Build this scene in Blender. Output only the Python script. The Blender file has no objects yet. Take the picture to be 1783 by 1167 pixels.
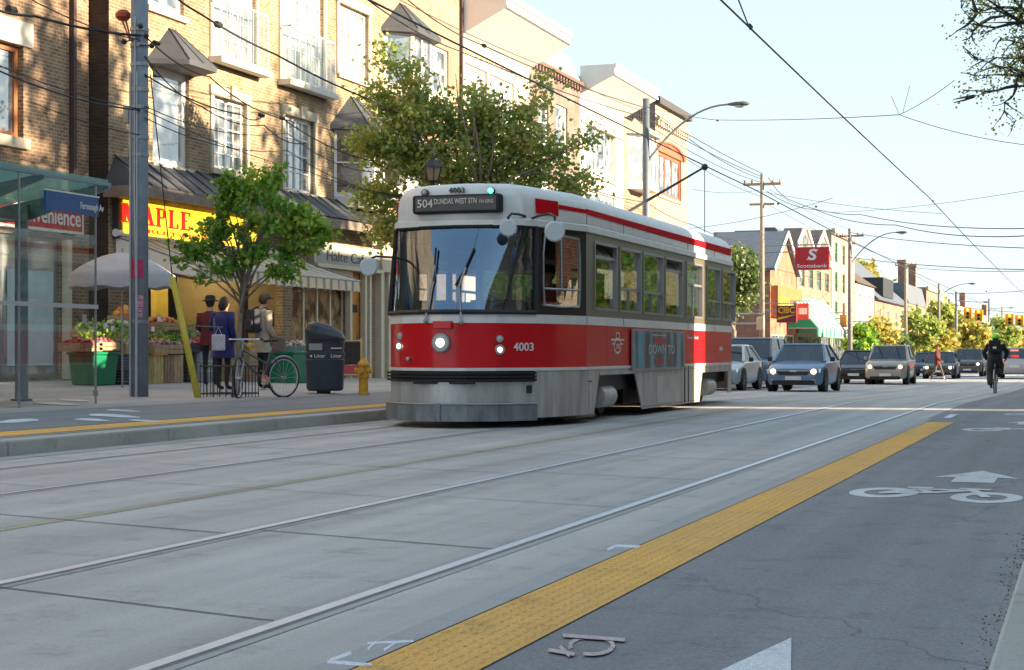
import bpy, bmesh, math, random
from mathutils import Vector, Matrix
R=math.radians
C=bpy.context.scene.collection
SC=bpy.context.scene
# ------------------------------------------------------------ camera, sky, sun
TH=R(18.57); CT,ST=math.cos(TH),math.sin(TH); F=3000.0; HZ=612.0; CX=891.5
cam=bpy.data.cameras.new('camera'); camo=bpy.data.objects.new('camera',cam); C.objects.link(camo)
cam.sensor_width=36; cam.lens=36*F/1783; cam.shift_y=(HZ-583.5)/1783
cam.clip_start=.1; cam.clip_end=6000
camo.location=(0,0,1); camo.rotation_euler=(R(90),0,TH)
SC.camera=camo
SC.render.resolution_x=1024; SC.render.resolution_y=670
SUN_EL=R(15); SUN_AZ=R(4)      # azimuth measured from +X towards +Y
w=bpy.data.worlds.new('World'); SC.world=w; w.use_nodes=True
nt=w.node_tree; bg=nt.nodes['Background']
sky=nt.nodes.new('ShaderNodeTexSky'); sky.sky_type='NISHITA'; sky.sun_disc=False
sky.sun_elevation=SUN_EL; sky.sun_rotation=R(90)-SUN_AZ; sky.air_density=1.0; sky.dust_density=.6; sky.ozone_density=1.5; sky.altitude=100
KS=1.0      # soft shoulder so that the sky near the sun does not outshine the rest
va=nt.nodes.new('ShaderNodeVectorMath'); va.operation='ADD'; va.inputs[1].default_value=(KS*.84,KS*1.0,KS*1.08); nt.links.new(sky.outputs[0],va.inputs[0])
vd=nt.nodes.new('ShaderNodeVectorMath'); vd.operation='DIVIDE'; nt.links.new(sky.outputs[0],vd.inputs[0]); nt.links.new(va.outputs[0],vd.inputs[1])
vm=nt.nodes.new('ShaderNodeVectorMath'); vm.operation='MULTIPLY'; vm.inputs[1].default_value=(KS*.84,KS*1.0,KS*1.08); nt.links.new(vd.outputs[0],vm.inputs[0])
nt.links.new(vm.outputs[0],bg.inputs[0]); bg.inputs[1].default_value=.15
sd=bpy.data.lights.new('sun','SUN'); so=bpy.data.objects.new('sun',sd); C.objects.link(so)
sd.energy=2.0; sd.angle=R(.5); sd.color=(1,.80,.55)
sv=Vector((math.cos(SUN_EL)*math.cos(SUN_AZ),math.cos(SUN_EL)*math.sin(SUN_AZ),math.sin(SUN_EL)))
so.rotation_euler=sv.to_track_quat('Z','Y').to_euler(); so.location=(60,0,40)
SC.view_settings.view_transform='Standard'; SC.view_settings.look='None'
SC.view_settings.exposure=3.22; SC.view_settings.gamma=1
# ------------------------------------------------------------ geometry of the photograph
def Wp(u,y,z):
    k=(u-CX)/F; return Vector((z*(-ST+k*CT), z*(CT+k*ST), 1-(y-HZ)*z/F))
def FY(u,X):
    k=(u-CX)/F; return X*(CT+k*ST)/(-ST+k*CT)
def dep(X,Y): return -X*ST+Y*CT
def ZH(y,X,Y): return 1-(y-HZ)*dep(X,Y)/F
def FP(u,y,X):
    Y=FY(u,X); return Y,ZH(y,X,Y)
def lerp(a,b,t): return a+(b-a)*t
GP=[(-200,0),(34,0),(53,-.23),(75,-.41),(111,-.53),(200,-.6),(2000,-.6)]
def gz(Y):
    for (a,za),(b,zb) in zip(GP,GP[1:]):
        if Y<=b: return lerp(za,zb,max(0,(Y-a)/(b-a)))
    return -.6
def se(X): return .15+.02*max(0,-X-9.75)      # pavement height over the road
def gs(X,Y): return se(X)+gz(Y)
# ------------------------------------------------------------ materials
MC={}
def mat(name,col,rough=.6,metal=0,var=.12,vs=3.0,bump=0,bs=60,emis=None,es=1,spec=.5,grime=0,vz=1):
    if name in MC: return MC[name]
    m=bpy.data.materials.new(name); m.use_nodes=True; n=m.node_tree.nodes; l=m.node_tree.links
    p=n['Principled BSDF']; p.inputs['Roughness'].default_value=rough; p.inputs['Metallic'].default_value=metal
    p.inputs['Specular IOR Level'].default_value=spec
    g=n.new('ShaderNodeNewGeometry')
    if var>0:
        t=n.new('ShaderNodeTexNoise'); t.inputs['Scale'].default_value=vs; t.inputs['Detail'].default_value=6; t.inputs['Roughness'].default_value=.65
        mpz=n.new('ShaderNodeMapping'); mpz.inputs['Scale'].default_value=(1,1,vz); l.new(g.outputs['Position'],mpz.inputs[0]); l.new(mpz.outputs[0],t.inputs['Vector'])
        r=n.new('ShaderNodeMapRange'); r.inputs[1].default_value=.3; r.inputs[2].default_value=.7; r.inputs[3].default_value=1-var; r.inputs[4].default_value=1+var
        l.new(t.outputs[0],r.inputs[0])
        mx=n.new('ShaderNodeVectorMath'); mx.operation='SCALE'; mx.inputs[0].default_value=col[:3]
        l.new(r.outputs[0],mx.inputs[3]); l.new(mx.outputs[0],p.inputs['Base Color'])
    else: p.inputs['Base Color'].default_value=(*col[:3],1)
    if bump>0:
        t2=n.new('ShaderNodeTexNoise'); t2.inputs['Scale'].default_value=bs; t2.inputs['Detail'].default_value=4
        l.new(g.outputs['Position'],t2.inputs['Vector'])
        b=n.new('ShaderNodeBump'); b.inputs['Strength'].default_value=bump; b.inputs['Distance'].default_value=.02
        l.new(t2.outputs[0],b.inputs['Height']); l.new(b.outputs[0],p.inputs['Normal'])
    if emis: p.inputs['Emission Color'].default_value=(*emis,1); p.inputs['Emission Strength'].default_value=es
    MC[name]=m; return m
def ramp(n,stops):
    r=n.new('ShaderNodeValToRGB'); e=r.color_ramp.elements
    while len(e)>1: e.remove(e[-1])
    e[0].position=stops[0][0]; e[0].color=(*stops[0][1],1)
    for p,c in stops[1:]:
        q=e.new(p); q.color=(*c,1)
    return r
def brick(name,c1,c2,mortar,bw=.22,rh=.078,ms=.011,stain=.35):
    if name in MC: return MC[name]
    m=bpy.data.materials.new(name); m.use_nodes=True; n=m.node_tree.nodes; l=m.node_tree.links; p=n['Principled BSDF']
    p.inputs['Roughness'].default_value=.88; p.inputs['Specular IOR Level'].default_value=.25
    g=n.new('ShaderNodeNewGeometry'); s=n.new('ShaderNodeSeparateXYZ'); l.new(g.outputs['Position'],s.inputs[0])
    a=n.new('ShaderNodeMath'); l.new(s.outputs[0],a.inputs[0]); l.new(s.outputs[1],a.inputs[1])
    c=n.new('ShaderNodeCombineXYZ'); l.new(a.outputs[0],c.inputs[0]); l.new(s.outputs[2],c.inputs[1])
    b=n.new('ShaderNodeTexBrick'); b.inputs['Scale'].default_value=1; b.inputs['Brick Width'].default_value=bw; b.inputs['Row Height'].default_value=rh
    b.inputs['Mortar Size'].default_value=ms; b.inputs['Color1'].default_value=(*c1,1); b.inputs['Color2'].default_value=(*c2,1); b.inputs['Mortar'].default_value=(*mortar,1)
    b.inputs['Mortar Smooth'].default_value=.3; b.inputs['Bias'].default_value=-.1
    l.new(c.outputs[0],b.inputs['Vector'])
    t=n.new('ShaderNodeTexNoise'); t.inputs['Scale'].default_value=.9; t.inputs['Detail'].default_value=8; t.inputs['Roughness'].default_value=.7; l.new(g.outputs['Position'],t.inputs['Vector'])
    r=n.new('ShaderNodeMapRange'); r.inputs[1].default_value=.35; r.inputs[2].default_value=.65; r.inputs[3].default_value=1-stain; r.inputs[4].default_value=1+stain*.6
    l.new(t.outputs[0],r.inputs[0])
    v=n.new('ShaderNodeVectorMath'); v.operation='SCALE'; l.new(b.outputs[0],v.inputs[0]); l.new(r.outputs[0],v.inputs[3]); l.new(v.outputs[0],p.inputs['Base Color'])
    bp=n.new('ShaderNodeBump'); bp.inputs['Strength'].default_value=.5; bp.inputs['Distance'].default_value=.01; bp.invert=True
    l.new(b.outputs['Fac'],bp.inputs['Height']); l.new(bp.outputs[0],p.inputs['Normal'])
    MC[name]=m; return m
def glass(name,tint=(.75,.8,.8),refl=.22,rough=.02,gcol=(1,1,1),add=.6):
    if name in MC: return MC[name]
    m=bpy.data.materials.new(name); m.use_nodes=True; n=m.node_tree.nodes; l=m.node_tree.links
    n.remove(n['Principled BSDF']); o=n['Material Output']
    t=n.new('ShaderNodeBsdfTransparent'); t.inputs[0].default_value=(*tint,1)
    g=n.new('ShaderNodeBsdfGlossy'); g.inputs['Roughness'].default_value=rough; g.inputs[0].default_value=(*gcol,1)
    f=n.new('ShaderNodeLayerWeight'); f.inputs[0].default_value=.35
    r=n.new('ShaderNodeMapRange'); r.inputs[3].default_value=refl; r.inputs[4].default_value=min(1,refl+add)
    l.new(f.outputs['Fresnel'],r.inputs[0])
    x=n.new('ShaderNodeMixShader'); l.new(r.outputs[0],x.inputs[0]); l.new(t.outputs[0],x.inputs[1]); l.new(g.outputs[0],x.inputs[2]); l.new(x.outputs[0],o.inputs[0])
    MC[name]=m; return m
def pane_mat(name,col=(.03,.04,.05),refl=.4,curtain=None):
    """window glass of a building: mirror coat over whatever is behind (a dim room or a blind)"""
    if name in MC: return MC[name]
    m=bpy.data.materials.new(name); m.use_nodes=True; n=m.node_tree.nodes; l=m.node_tree.links
    n.remove(n['Principled BSDF']); o=n['Material Output']
    d=n.new('ShaderNodeBsdfDiffuse'); g=n.new('ShaderNodeBsdfGlossy'); g.inputs['Roughness'].default_value=.03
    ge=n.new('ShaderNodeNewGeometry'); t=n.new('ShaderNodeTexNoise'); t.inputs['Scale'].default_value=1.6; t.inputs['Detail'].default_value=3; l.new(ge.outputs['Position'],t.inputs['Vector'])
    c2=curtain or tuple(min(1,x*2.5) for x in col)
    r=ramp(n,[(.42,col),(.55,c2)]); l.new(t.outputs[0],r.inputs[0]); l.new(r.outputs[0],d.inputs[0])
    b=n.new('ShaderNodeBump'); b.inputs['Strength'].default_value=.04; b.inputs['Distance'].default_value=.05
    l.new(t.outputs[0],b.inputs['Height']); l.new(b.outputs[0],g.inputs['Normal'])
    x=n.new('ShaderNodeMixShader'); x.inputs[0].default_value=refl; l.new(d.outputs[0],x.inputs[1]); l.new(g.outputs[0],x.inputs[2]); l.new(x.outputs[0],o.inputs[0])
    MC[name]=m; return m
def leafmat(name,stops,trans=.35):
    if name in MC: return MC[name]
    m=bpy.data.materials.new(name); m.use_nodes=True; n=m.node_tree.nodes; l=m.node_tree.links
    n.remove(n['Principled BSDF']); o=n['Material Output']
    g=n.new('ShaderNodeNewGeometry'); r=ramp(n,stops); 
    t=n.new('ShaderNodeTexNoise'); t.inputs['Scale'].default_value=1.3; l.new(g.outputs['Position'],t.inputs['Vector'])
    a=n.new('ShaderNodeMath'); a.operation='MULTIPLY_ADD'; a.inputs[1].default_value=.55; l.new(g.outputs['Random Per Island'],a.inputs[0])
    s=n.new('ShaderNodeMapRange'); s.inputs[1].default_value=.3; s.inputs[2].default_value=.7; s.inputs[3].default_value=0; s.inputs[4].default_value=.45; l.new(t.outputs[0],s.inputs[0]); l.new(s.outputs[0],a.inputs[2])
    l.new(a.outputs[0],r.inputs[0])
    d=n.new('ShaderNodeBsdfDiffuse'); tr=n.new('ShaderNodeBsdfTranslucent'); l.new(r.outputs[0],d.inputs[0]); l.new(r.outputs[0],tr.inputs[0])
    x=n.new('ShaderNodeMixShader'); x.inputs[0].default_value=trans; l.new(d.outputs[0],x.inputs[1]); l.new(tr.outputs[0],x.inputs[2])
    gl=n.new('ShaderNodeBsdfGlossy'); gl.inputs['Roughness'].default_value=.45; y=n.new('ShaderNodeMixShader'); y.inputs[0].default_value=.06
    l.new(x.outputs[0],y.inputs[1]); l.new(gl.outputs[0],y.inputs[2]); l.new(y.outputs[0],o.inputs[0])
    MC[name]=m; return m
# ------------------------------------------------------------ mesh builder
OFF={}
def tagp(o,label=None,cat=None,group=None,kind=None):
    if label: o['label']=label
    if cat: o['category']=cat
    if group: o['group']=group
    if kind: o['kind']=kind
    return o
def thing(name,label,cat,loc=(0,0,0),group=None,rz=0):
    o=bpy.data.objects.new(name,None); C.objects.link(o); o.location=loc; o.rotation_euler=(0,0,rz); o.empty_display_size=.2
    OFF[o.name]=Vector(loc); return tagp(o,label,cat,group)
class B:
    def __init__(s): s.v=[]; s.f=[]; s.m=[]; s.cm=0
    def add(s,vs,fs):
        o=len(s.v); s.v+= [tuple(x) for x in vs]; s.f+=[tuple(i+o for i in q) for q in fs]; s.m+=[s.cm]*len(fs); return s
    def box(s,x0,x1,y0,y1,z0,z1):
        return s.add([(x0,y0,z0),(x1,y0,z0),(x1,y1,z0),(x0,y1,z0),(x0,y0,z1),(x1,y0,z1),(x1,y1,z1),(x0,y1,z1)],
          [(0,3,2,1),(4,5,6,7),(0,1,5,4),(1,2,6,5),(2,3,7,6),(3,0,4,7)])
    def quad(s,a,b,c,d): return s.add([a,b,c,d],[(0,1,2,3)])
    def poly(s,p): return s.add(p,[tuple(range(len(p)))])
    def prism(s,p,d):      # p list of 3D points (ccw seen from +d end), d extrude vector
        n=len(p); d=Vector(d); q=[Vector(x)+d for x in p]
        return s.add(list(p)+q,[tuple(reversed(range(n))),tuple(range(n,2*n))]+[(i,(i+1)%n,n+(i+1)%n,n+i) for i in range(n)])
    def tube(s,pts,r,n=8,cap=True):
        pts=[Vector(p) for p in pts]; rs=r if isinstance(r,(list,tuple)) else [r]*len(pts); vs=[];fs=[]
        up=None
        for i,p in enumerate(pts):
            d=(pts[min(i+1,len(pts)-1)]-pts[max(i-1,0)]); d=d.normalized() if d.length>1e-9 else Vector((0,0,1))
            a=Vector((0,0,1)) if abs(d.z)<.92 else Vector((1,0,0))
            if up is not None and abs(up.dot(d))<.95: a=up
            x=d.cross(a).normalized(); y=x.cross(d).normalized(); up=y
            for k in range(n):
                t=2*math.pi*k/n; vs.append(p+(x*math.cos(t)+y*math.sin(t))*rs[i])
        for i in range(len(pts)-1):
            for k in range(n): fs.append((i*n+k,i*n+(k+1)%n,(i+1)*n+(k+1)%n,(i+1)*n+k))
        if cap: fs.append(tuple(reversed(range(n)))); fs.append(tuple(range((len(pts)-1)*n,len(pts)*n)))
        return s.add(vs,fs)
    def lathe(s,c,prof,n=24,ax='z',sx=1,sy=1):   # prof [(r,h)]
        c=Vector(c); vs=[];fs=[]
        for r,h in prof:
            for k in range(n):
                t=2*math.pi*k/n; a,b=r*math.cos(t)*sx,r*math.sin(t)*sy
                vs.append(c+(Vector((a,b,h)) if ax=='z' else Vector((h,a,b)) if ax=='x' else Vector((b,h,a))))
        for i in range(len(prof)-1):
            for k in range(n): fs.append((i*n+k,i*n+(k+1)%n,(i+1)*n+(k+1)%n,(i+1)*n+k))
        if prof[0][0]>1e-4: fs.append(tuple(reversed(range(n))))
        if prof[-1][0]>1e-4: fs.append(tuple(range((len(prof)-1)*n,len(prof)*n)))
        return s.add(vs,fs)
    def ball(s,c,r,n=10,sq=1):
        rr=r if isinstance(r,(tuple,list)) else (r,r,r); m=max(4,n//2); pr=[(math.sin(math.pi*i/m)+1e-5,-math.cos(math.pi*i/m)) for i in range(m+1)]
        c=Vector(c); vs=[];fs=[]
        for a,h in pr:
            for k in range(n): t=2*math.pi*k/n; vs.append(c+Vector((a*math.cos(t)*rr[0],a*math.sin(t)*rr[1],h*rr[2])))
        for i in range(m):
            for k in range(n): fs.append((i*n+k,i*n+(k+1)%n,(i+1)*n+(k+1)%n,(i+1)*n+k))
        return s.add(vs,fs)
    def panel(s,A,Bp,z0,z1,ops,t=.15,rev=True,grade=None):
        """vertical wall from plan point A to B with openings [(s0,s1,za,zb)] s in metres; t reveal depth behind (left of A->B is the front when A->B ... ) """
        A=Vector((A[0],A[1],0)); Bv=Vector((Bp[0],Bp[1],0)); L=(Bv-A).length; d=(Bv-A)/L; nrm=Vector((d.y,-d.x,0))  # outward
        S=sorted(set([0,L]+[max(0,min(L,q)) for o in ops for q in o[:2]])); Z=sorted(set([z0,z1]+[max(z0,min(z1,q)) for o in ops for q in o[2:4]]))
        P=lambda a,z,dd=0: A+d*a+Vector((0,0,z))-nrm*dd
        for i in range(len(S)-1):
            for j in range(len(Z)-1):
                cs,cz=(S[i]+S[i+1])/2,(Z[j]+Z[j+1])/2
                if any(o[0]<cs<o[1] and o[2]<cz<o[3] for o in ops): continue
                s.quad(P(S[i],Z[j]),P(S[i+1],Z[j]),P(S[i+1],Z[j+1]),P(S[i],Z[j+1]))
        if rev:
            for a,b,c,e in [o[:4] for o in ops]:
                s.quad(P(a,c),P(a,e),P(a,e,t),P(a,c,t)); s.quad(P(b,c),P(b,c,t),P(b,e,t),P(b,e))
                s.quad(P(a,c),P(a,c,t),P(b,c,t),P(b,c)); s.quad(P(a,e),P(b,e),P(b,e,t),P(a,e,t))
        return s
    def build(s,name,mats,parent=None,world=True,smooth=False,bevel=0,label=None,cat=None,group=None,kind=None,origin=None,fixn=False,bseg=2):
        me=bpy.data.meshes.new(name)
        if parent is not None: off=OFF.get(parent.name,Vector((0,0,0))) if world else Vector((0,0,0))
        elif origin is not None: off=Vector(origin)
        else:
            xs=[p[0] for p in s.v]; ys=[p[1] for p in s.v]; zs=[p[2] for p in s.v]
            off=Vector(((min(xs)+max(xs))/2,(min(ys)+max(ys))/2,min(zs)))
        me.from_pydata([(p[0]-off.x,p[1]-off.y,p[2]-off.z) for p in s.v],[],s.f)
        if not isinstance(mats,(list,tuple)): mats=[mats]
        for m in mats: me.materials.append(m)
        if any(s.m): me.polygons.foreach_set('material_index',s.m)
        if smooth: me.polygons.foreach_set('use_smooth',[True]*len(me.polygons))
        me.update()
        if fixn:
            bm=bmesh.new(); bm.from_mesh(me); bmesh.ops.remove_doubles(bm,verts=bm.verts,dist=1e-5); bmesh.ops.recalc_face_normals(bm,faces=bm.faces); bm.to_mesh(me); bm.free()
        o=bpy.data.objects.new(name,me); C.objects.link(o)
        if parent is not None: o.parent=parent; OFF[o.name]=off
        else: o.location=off; OFF[o.name]=off
        if smooth=='auto':
            me.polygons.foreach_set('use_smooth',[True]*len(me.polygons)); es=o.modifiers.new('split','EDGE_SPLIT'); es.split_angle=R(38)
        if bevel:
            b=o.modifiers.new('bevel','BEVEL'); b.width=bevel; b.segments=bseg; b.limit_method='ANGLE'; b.angle_limit=R(35)
        if smooth=='auto' or (smooth and bevel): pass
        return tagp(o,label,cat,group,kind)
def kids(o): return [c for c in bpy.data.objects if c.parent==o]
def copy_tree(o,parent=None):
    c=o.copy(); C.objects.link(c)
    if parent is not None: c.parent=parent
    for ch in kids(o): copy_tree(ch,c)
    return c
def text_mesh(b,txt,origin,xa,ya,size,width=None,depth=.01,bold=0):
    """adds lettering to builder b. origin = lower left, xa,ya unit axes"""
    cu=bpy.data.curves.new('t','FONT'); cu.body=txt; cu.size=size; cu.extrude=depth/2; cu.resolution_u=3; cu.offset=bold*size
    ob=bpy.data.objects.new('t',cu); C.objects.link(ob)
    dg=bpy.context.evaluated_depsgraph_get(); me=bpy.data.meshes.new_from_object(ob.evaluated_get(dg))
    vs=[v.co.copy() for v in me.vertices]; fs=[tuple(p.vertices) for p in me.polygons]
    bpy.data.objects.remove(ob); bpy.data.curves.remove(cu); bpy.data.meshes.remove(me)
    if not vs: return
    x0=min(v.x for v in vs); x1=max(v.x for v in vs); k=(width/(x1-x0)) if width else 1
    xa=Vector(xa); ya=Vector(ya); za=xa.cross(ya); o=Vector(origin)
    b.add([o+xa*((v.x-x0)*k)+ya*v.y+za*(v.z+depth/2) for v in vs],fs)
def sag(a,b,s=.3,n=14):
    a,b=Vector(a),Vector(b); return [a.lerp(b,i/n)-Vector((0,0,s*4*(i/n)*(1-i/n))) for i in range(n+1)]
# ------------------------------------------------------------ common materials
M=dict(
 white=mat('white_paint',(.72,.71,.68),.5,var=.05), cream=mat('cream_paint',(.62,.54,.40),.6,var=.08), offw=mat('off_white',(.6,.57,.5),.6,var=.1),
 dark=mat('dark_metal',(.02,.022,.025),.5,var=.1), black=mat('black_rubber',(.012,.012,.013),.7,var=.1),
 steel=mat('galvanised_steel',(.32,.34,.36),.45,.6,var=.15,vs=6), conc=mat('pole_concrete',(.20,.24,.29),.8,var=.18,vs=4,bump=.2,bs=80),
 roofm=mat('seamed_roof_metal',(.055,.06,.07),.6,.1,var=.2,vs=2), stone=mat('stone_trim',(.5,.44,.34),.85,var=.15,bump=.2),
 wood=mat('raw_wood',(.33,.21,.11),.75,var=.3,vs=8), copper=mat('weathered_wood_frame',(.33,.13,.05),.6,var=.2), tarp=mat('grey_canvas',(.42,.42,.43),.9,var=.1),
 skin=mat('skin',(.5,.28,.19),.55,var=.05), tar=mat('roof_tar',(.06,.06,.065),.9), green=mat('green_plastic',(.0,.16,.07),.45,var=.1),
 chrome=mat('chrome',(.7,.7,.72),.15,1,var=0), interior=mat('room_dark',(.03,.025,.02),.9))
G=dict(win=pane_mat('window_glass',(.05,.06,.07),.45,(.3,.32,.33)), pale=pane_mat('window_glass_pale',(.22,.26,.28),.35,(.55,.55,.5)), shop=glass('shop_glass',(.6,.65,.65),.15),
 shelter=glass('shelter_glass',(.90,.95,.95),.10,gcol=(.8,.95,.95)), tram=glass('tram_glass',(.20,.24,.24),.5), wind=glass('windscreen_glass',(.42,.50,.56),.24,gcol=(.55,.75,1)), car=glass('car_glass',(.16,.20,.21),.10,add=.35),
 far=pane_mat('window_glass_far',(.04,.05,.06),.3,(.15,.16,.17)))
# ------------------------------------------------------------ ground
def concrete_mat(name,col,joint=None,streak=.2,rough=.75,fine=.5,crack=False):
    m=bpy.data.materials.new(name); m.use_nodes=True; n=m.node_tree.nodes; l=m.node_tree.links; p=n['Principled BSDF']
    g=n.new('ShaderNodeNewGeometry')
    def noise(sc,det,vec=None,ro=.6):
        t=n.new('ShaderNodeTexNoise'); t.inputs['Scale'].default_value=sc; t.inputs['Detail'].default_value=det; t.inputs['Roughness'].default_value=ro
        l.new(vec or g.outputs['Position'],t.inputs['Vector']); return t.outputs[0]
    mp=n.new('ShaderNodeMapping'); mp.inputs['Scale'].default_value=(2.6,.07,1); l.new(g.outputs['Position'],mp.inputs[0])
    a=noise(.9,7,mp.outputs[0]); b=noise(.35,5); c=noise(55,3,ro=.8); d=noise(260,2)
    def rng(x,lo,hi,i0=.3,i1=.7):
        r=n.new('ShaderNodeMapRange'); r.inputs[1].default_value=i0; r.inputs[2].default_value=i1; r.inputs[3].default_value=lo; r.inputs[4].default_value=hi; l.new(x,r.inputs[0]); return r.outputs[0]
    def mul(x,y):
        k=n.new('ShaderNodeMath'); k.operation='MULTIPLY'; l.new(x,k.inputs[0]); l.new(y,k.inputs[1]); return k.outputs[0]
    wv=n.new('ShaderNodeTexVoronoi'); wv.feature='DISTANCE_TO_EDGE'; wv.inputs['Scale'].default_value=.16; wn=n.new('ShaderNodeVectorMath'); wn.operation='MULTIPLY_ADD'; tn=n.new('ShaderNodeTexNoise'); tn.inputs['Scale'].default_value=2.5; tn.inputs['Detail'].default_value=5; l.new(g.outputs['Position'],tn.inputs['Vector']); wn.inputs[1].default_value=(.5,.5,0); l.new(tn.outputs['Color'],wn.inputs[0]); l.new(g.outputs['Position'],wn.inputs[2]); l.new(wn.outputs[0],wv.inputs['Vector'])
    crk=rng(wv.outputs['Distance'],.72 if crack else 1,1,.0006,.002); spots=rng(noise(2.2,8,ro=.78),.70,1.0,.33,.47)
    v=mul(mul(crk,spots),mul(mul(rng(a,1-streak,1+streak),rng(b,1-streak*.7,1+streak*.7)),mul(rng(c,1-.24*fine,1+.24*fine),rng(d,1-.42*fine,1+.42*fine))))
    s=n.new('ShaderNodeVectorMath'); s.operation='SCALE'; s.inputs[0].default_value=col; l.new(v,s.inputs[3]); l.new(s.outputs[0],p.inputs['Base Color'])
    l.new(rng(b,rough-.12,rough+.08),p.inputs['Roughness'])
    bp=n.new('ShaderNodeBump'); bp.inputs['Strength'].default_value=.35*fine; bp.inputs['Distance'].default_value=.006; l.new(d,bp.inputs['Height']); l.new(bp.outputs[0],p.inputs['Normal'])
    return m
slabm=concrete_mat('track_concrete',(.45,.435,.405),streak=.22,fine=.6,rough=.72)
asph=concrete_mat('asphalt',(.25,.255,.26),crack=True,streak=.16,rough=.85,fine=1.1)
walkm=concrete_mat('pavement_concrete',(.38,.375,.37),streak=.16,fine=.5)
kerbm=concrete_mat('kerb_concrete',(.42,.42,.38),streak=.25,fine=.5)
yelm=concrete_mat('worn_yellow_paint',(.80,.43,.09),streak=.14,fine=.9)
whitem=concrete_mat('worn_white_paint',(.66,.68,.68),streak=.25,fine=.9)
def stripmesh(x0,x1,y0,y1,dz,pav=False,x0f=None):
    b=B(); ys=[y0]
    for p,_ in GP:
        if y0<p<y1: ys.append(p)
    ys.append(y1); ys=sorted(set(ys))
    for a,c in zip(ys,ys[1:]):
        e0,e1=(se(x0),se(x1)) if pav else (0,0)
        b.quad((x0,a,gz(a)+dz+e0),(x1,a,gz(a)+dz+e1),(x1,c,gz(c)+dz+e1),(x0,c,gz(c)+dz+e0))
    return b
def st(name,b,m,**k): return b.build(name,m,kind='structure',origin=(0,0,0),**k)
b=B(); b.quad((-900,-300,-1.2),(600,-300,-1.2),(600,2500,-1.2),(-900,2500,-1.2)); st('ground',b,concrete_mat('far_ground',(.1,.1,.09)))
KL=-9.75
b=stripmesh(-13.0,.0,-60,600,-.004); st('road',b,asph)
b=stripmesh(-9.9,-2.30,-60,600,0.0); st('track_bed',b,slabm)
b=stripmesh(-2.33,-2.205,-60,26.2,.0025); st('concrete_edge_strip',b,walkm)
# slab joints, bevelled grooves cut as thin dark inlays
jm=mat('joint_tar',(.13,.125,.12),.9)
b=B()
for i in range(34):
    Yj=4.0+i*2.45
    for (xa,xb) in ((-4.40,-2.87),(-7.15,-4.50),(-9.7,-7.30)):
        sl=-.30; w_=.012+.003*(i%3)
        ya,yb=Yj+sl*(xa+6),Yj+sl*(xb+6); off=(-.8 if xb<-7 else 0)+( .25 if xa>-4.45 else 0)
        b.quad((xa,ya+off,gz(ya)+.004),(xb,yb+off,gz(yb)+.004),(xb,yb+off+w_,gz(yb)+.004),(xa,ya+off+w_,gz(ya)+.004))
st('slab_joints',b,jm)
# rails set in the slab
railm=mat('rail_steel',(.62,.65,.68),.42,.4,var=.1,vs=9); groove=mat('rail_groove',(.2,.2,.2),.8); flange=concrete_mat('rail_side_concrete',(.39,.385,.37),streak=.1)
for k,(x,wd) in enumerate(((-2.82,.06),(-4.45,.065),(-7.22,.045),(-8.82,.05))):
    b=B()
    ys=[-20]+[p for p,_ in GP if -20<p<500]+[500]
    def ribbon(xa,xb,dz):
        for a,c in zip(ys,ys[1:]): b.quad((xa,a,gz(a)+dz),(xb,a,gz(a)+dz),(xb,c,gz(c)+dz),(xa,c,gz(c)+dz))
    b.cm=1; ribbon(x-.085,x+.10,.0025); b.cm=2; ribbon(x+wd/2,x+wd/2+.022,.004); b.cm=0; ribbon(x-wd/2,x+wd/2,.0055)
    st('rail',b,[railm,flange,groove])
# faint yellow centre line between the two tracks
def dashes(x,wd,segs,m,name):
    b=B()
    for a,c in segs: b.v+=[];bb=stripmesh(x-wd/2,x+wd/2,a,c,.0025); b.add(bb.v,bb.f)
    st(name,b,m)
fy=concrete_mat('faded_yellow_paint',(.42,.38,.26),streak=.35,fine=.9)
dashes(-5.8,.13,[(8,200)],fy,'centre_line')
# tactile strip with small ribs
b=B()
x=-2.2
b.quad((-2.2,-5,.001),(-1.82,-5,.001),(-1.82,25.0,.001),(-2.2,25.0,.001))
nb=B()
yy=2.5
random.seed(3)
while yy<25:
    for j in range(7):
        xx=-2.175+j*.0525
        b.add([(xx-.015,yy-.03,.001),(xx+.015,yy-.03,.001),(xx+.015,yy+.03,.001),(xx-.015,yy+.03,.001),(xx-.008,yy-.02,.0042),(xx+.008,yy-.02,.0042),(xx+.008,yy+.02,.0042),(xx-.008,yy+.02,.0042)],[(4,5,6,7),(0,1,5,4),(1,2,6,5),(2,3,7,6),(3,0,4,7)])
    yy+=.09 if yy<14 else .14
st('yellow_tactile_strip',b,yelm)
# white dashes beyond the strip
dashes(-2.05,.12,[(26.6,28.2)],whitem,'lane_dash')
# chalk like survey marks near the strip
def ground_marks(name,polys,m,dz=.0022):
    b=B()
    for p in polys:
        pts=[]; dz+=.0004
        for (u,y) in p:
            v=(y-HZ); z=F*(1-dz)/v; k=(u-CX)/F; pts.append((z*(-ST+k*CT),z*(CT+k*ST),dz))
        b.poly(pts)
    return st(name,b,m)
def stroke(pts,w0,w1=None):
    """ground ribbon in image coordinates, returns quads"""
    out=[]; w1=w1 or w0
    for i,((u0,y0),(u1,y1)) in enumerate(zip(pts,pts[1:])):
        d=math.hypot(u1-u0,y1-y0); nx,ny=-(y1-y0)/d,(u1-u0)/d
        out.append([(u0+nx*w0,y0+ny*w1),(u1+nx*w0,y1+ny*w1),(u1-nx*w0,y1-ny*w1),(u0-nx*w0,y0-ny*w1)])
    return out
chalk=concrete_mat('chalk_mark_paint',(.74,.76,.80),streak=.3,fine=1); pink=concrete_mat('pink_survey_paint',(.62,.50,.50),streak=.3,fine=1)
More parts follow.
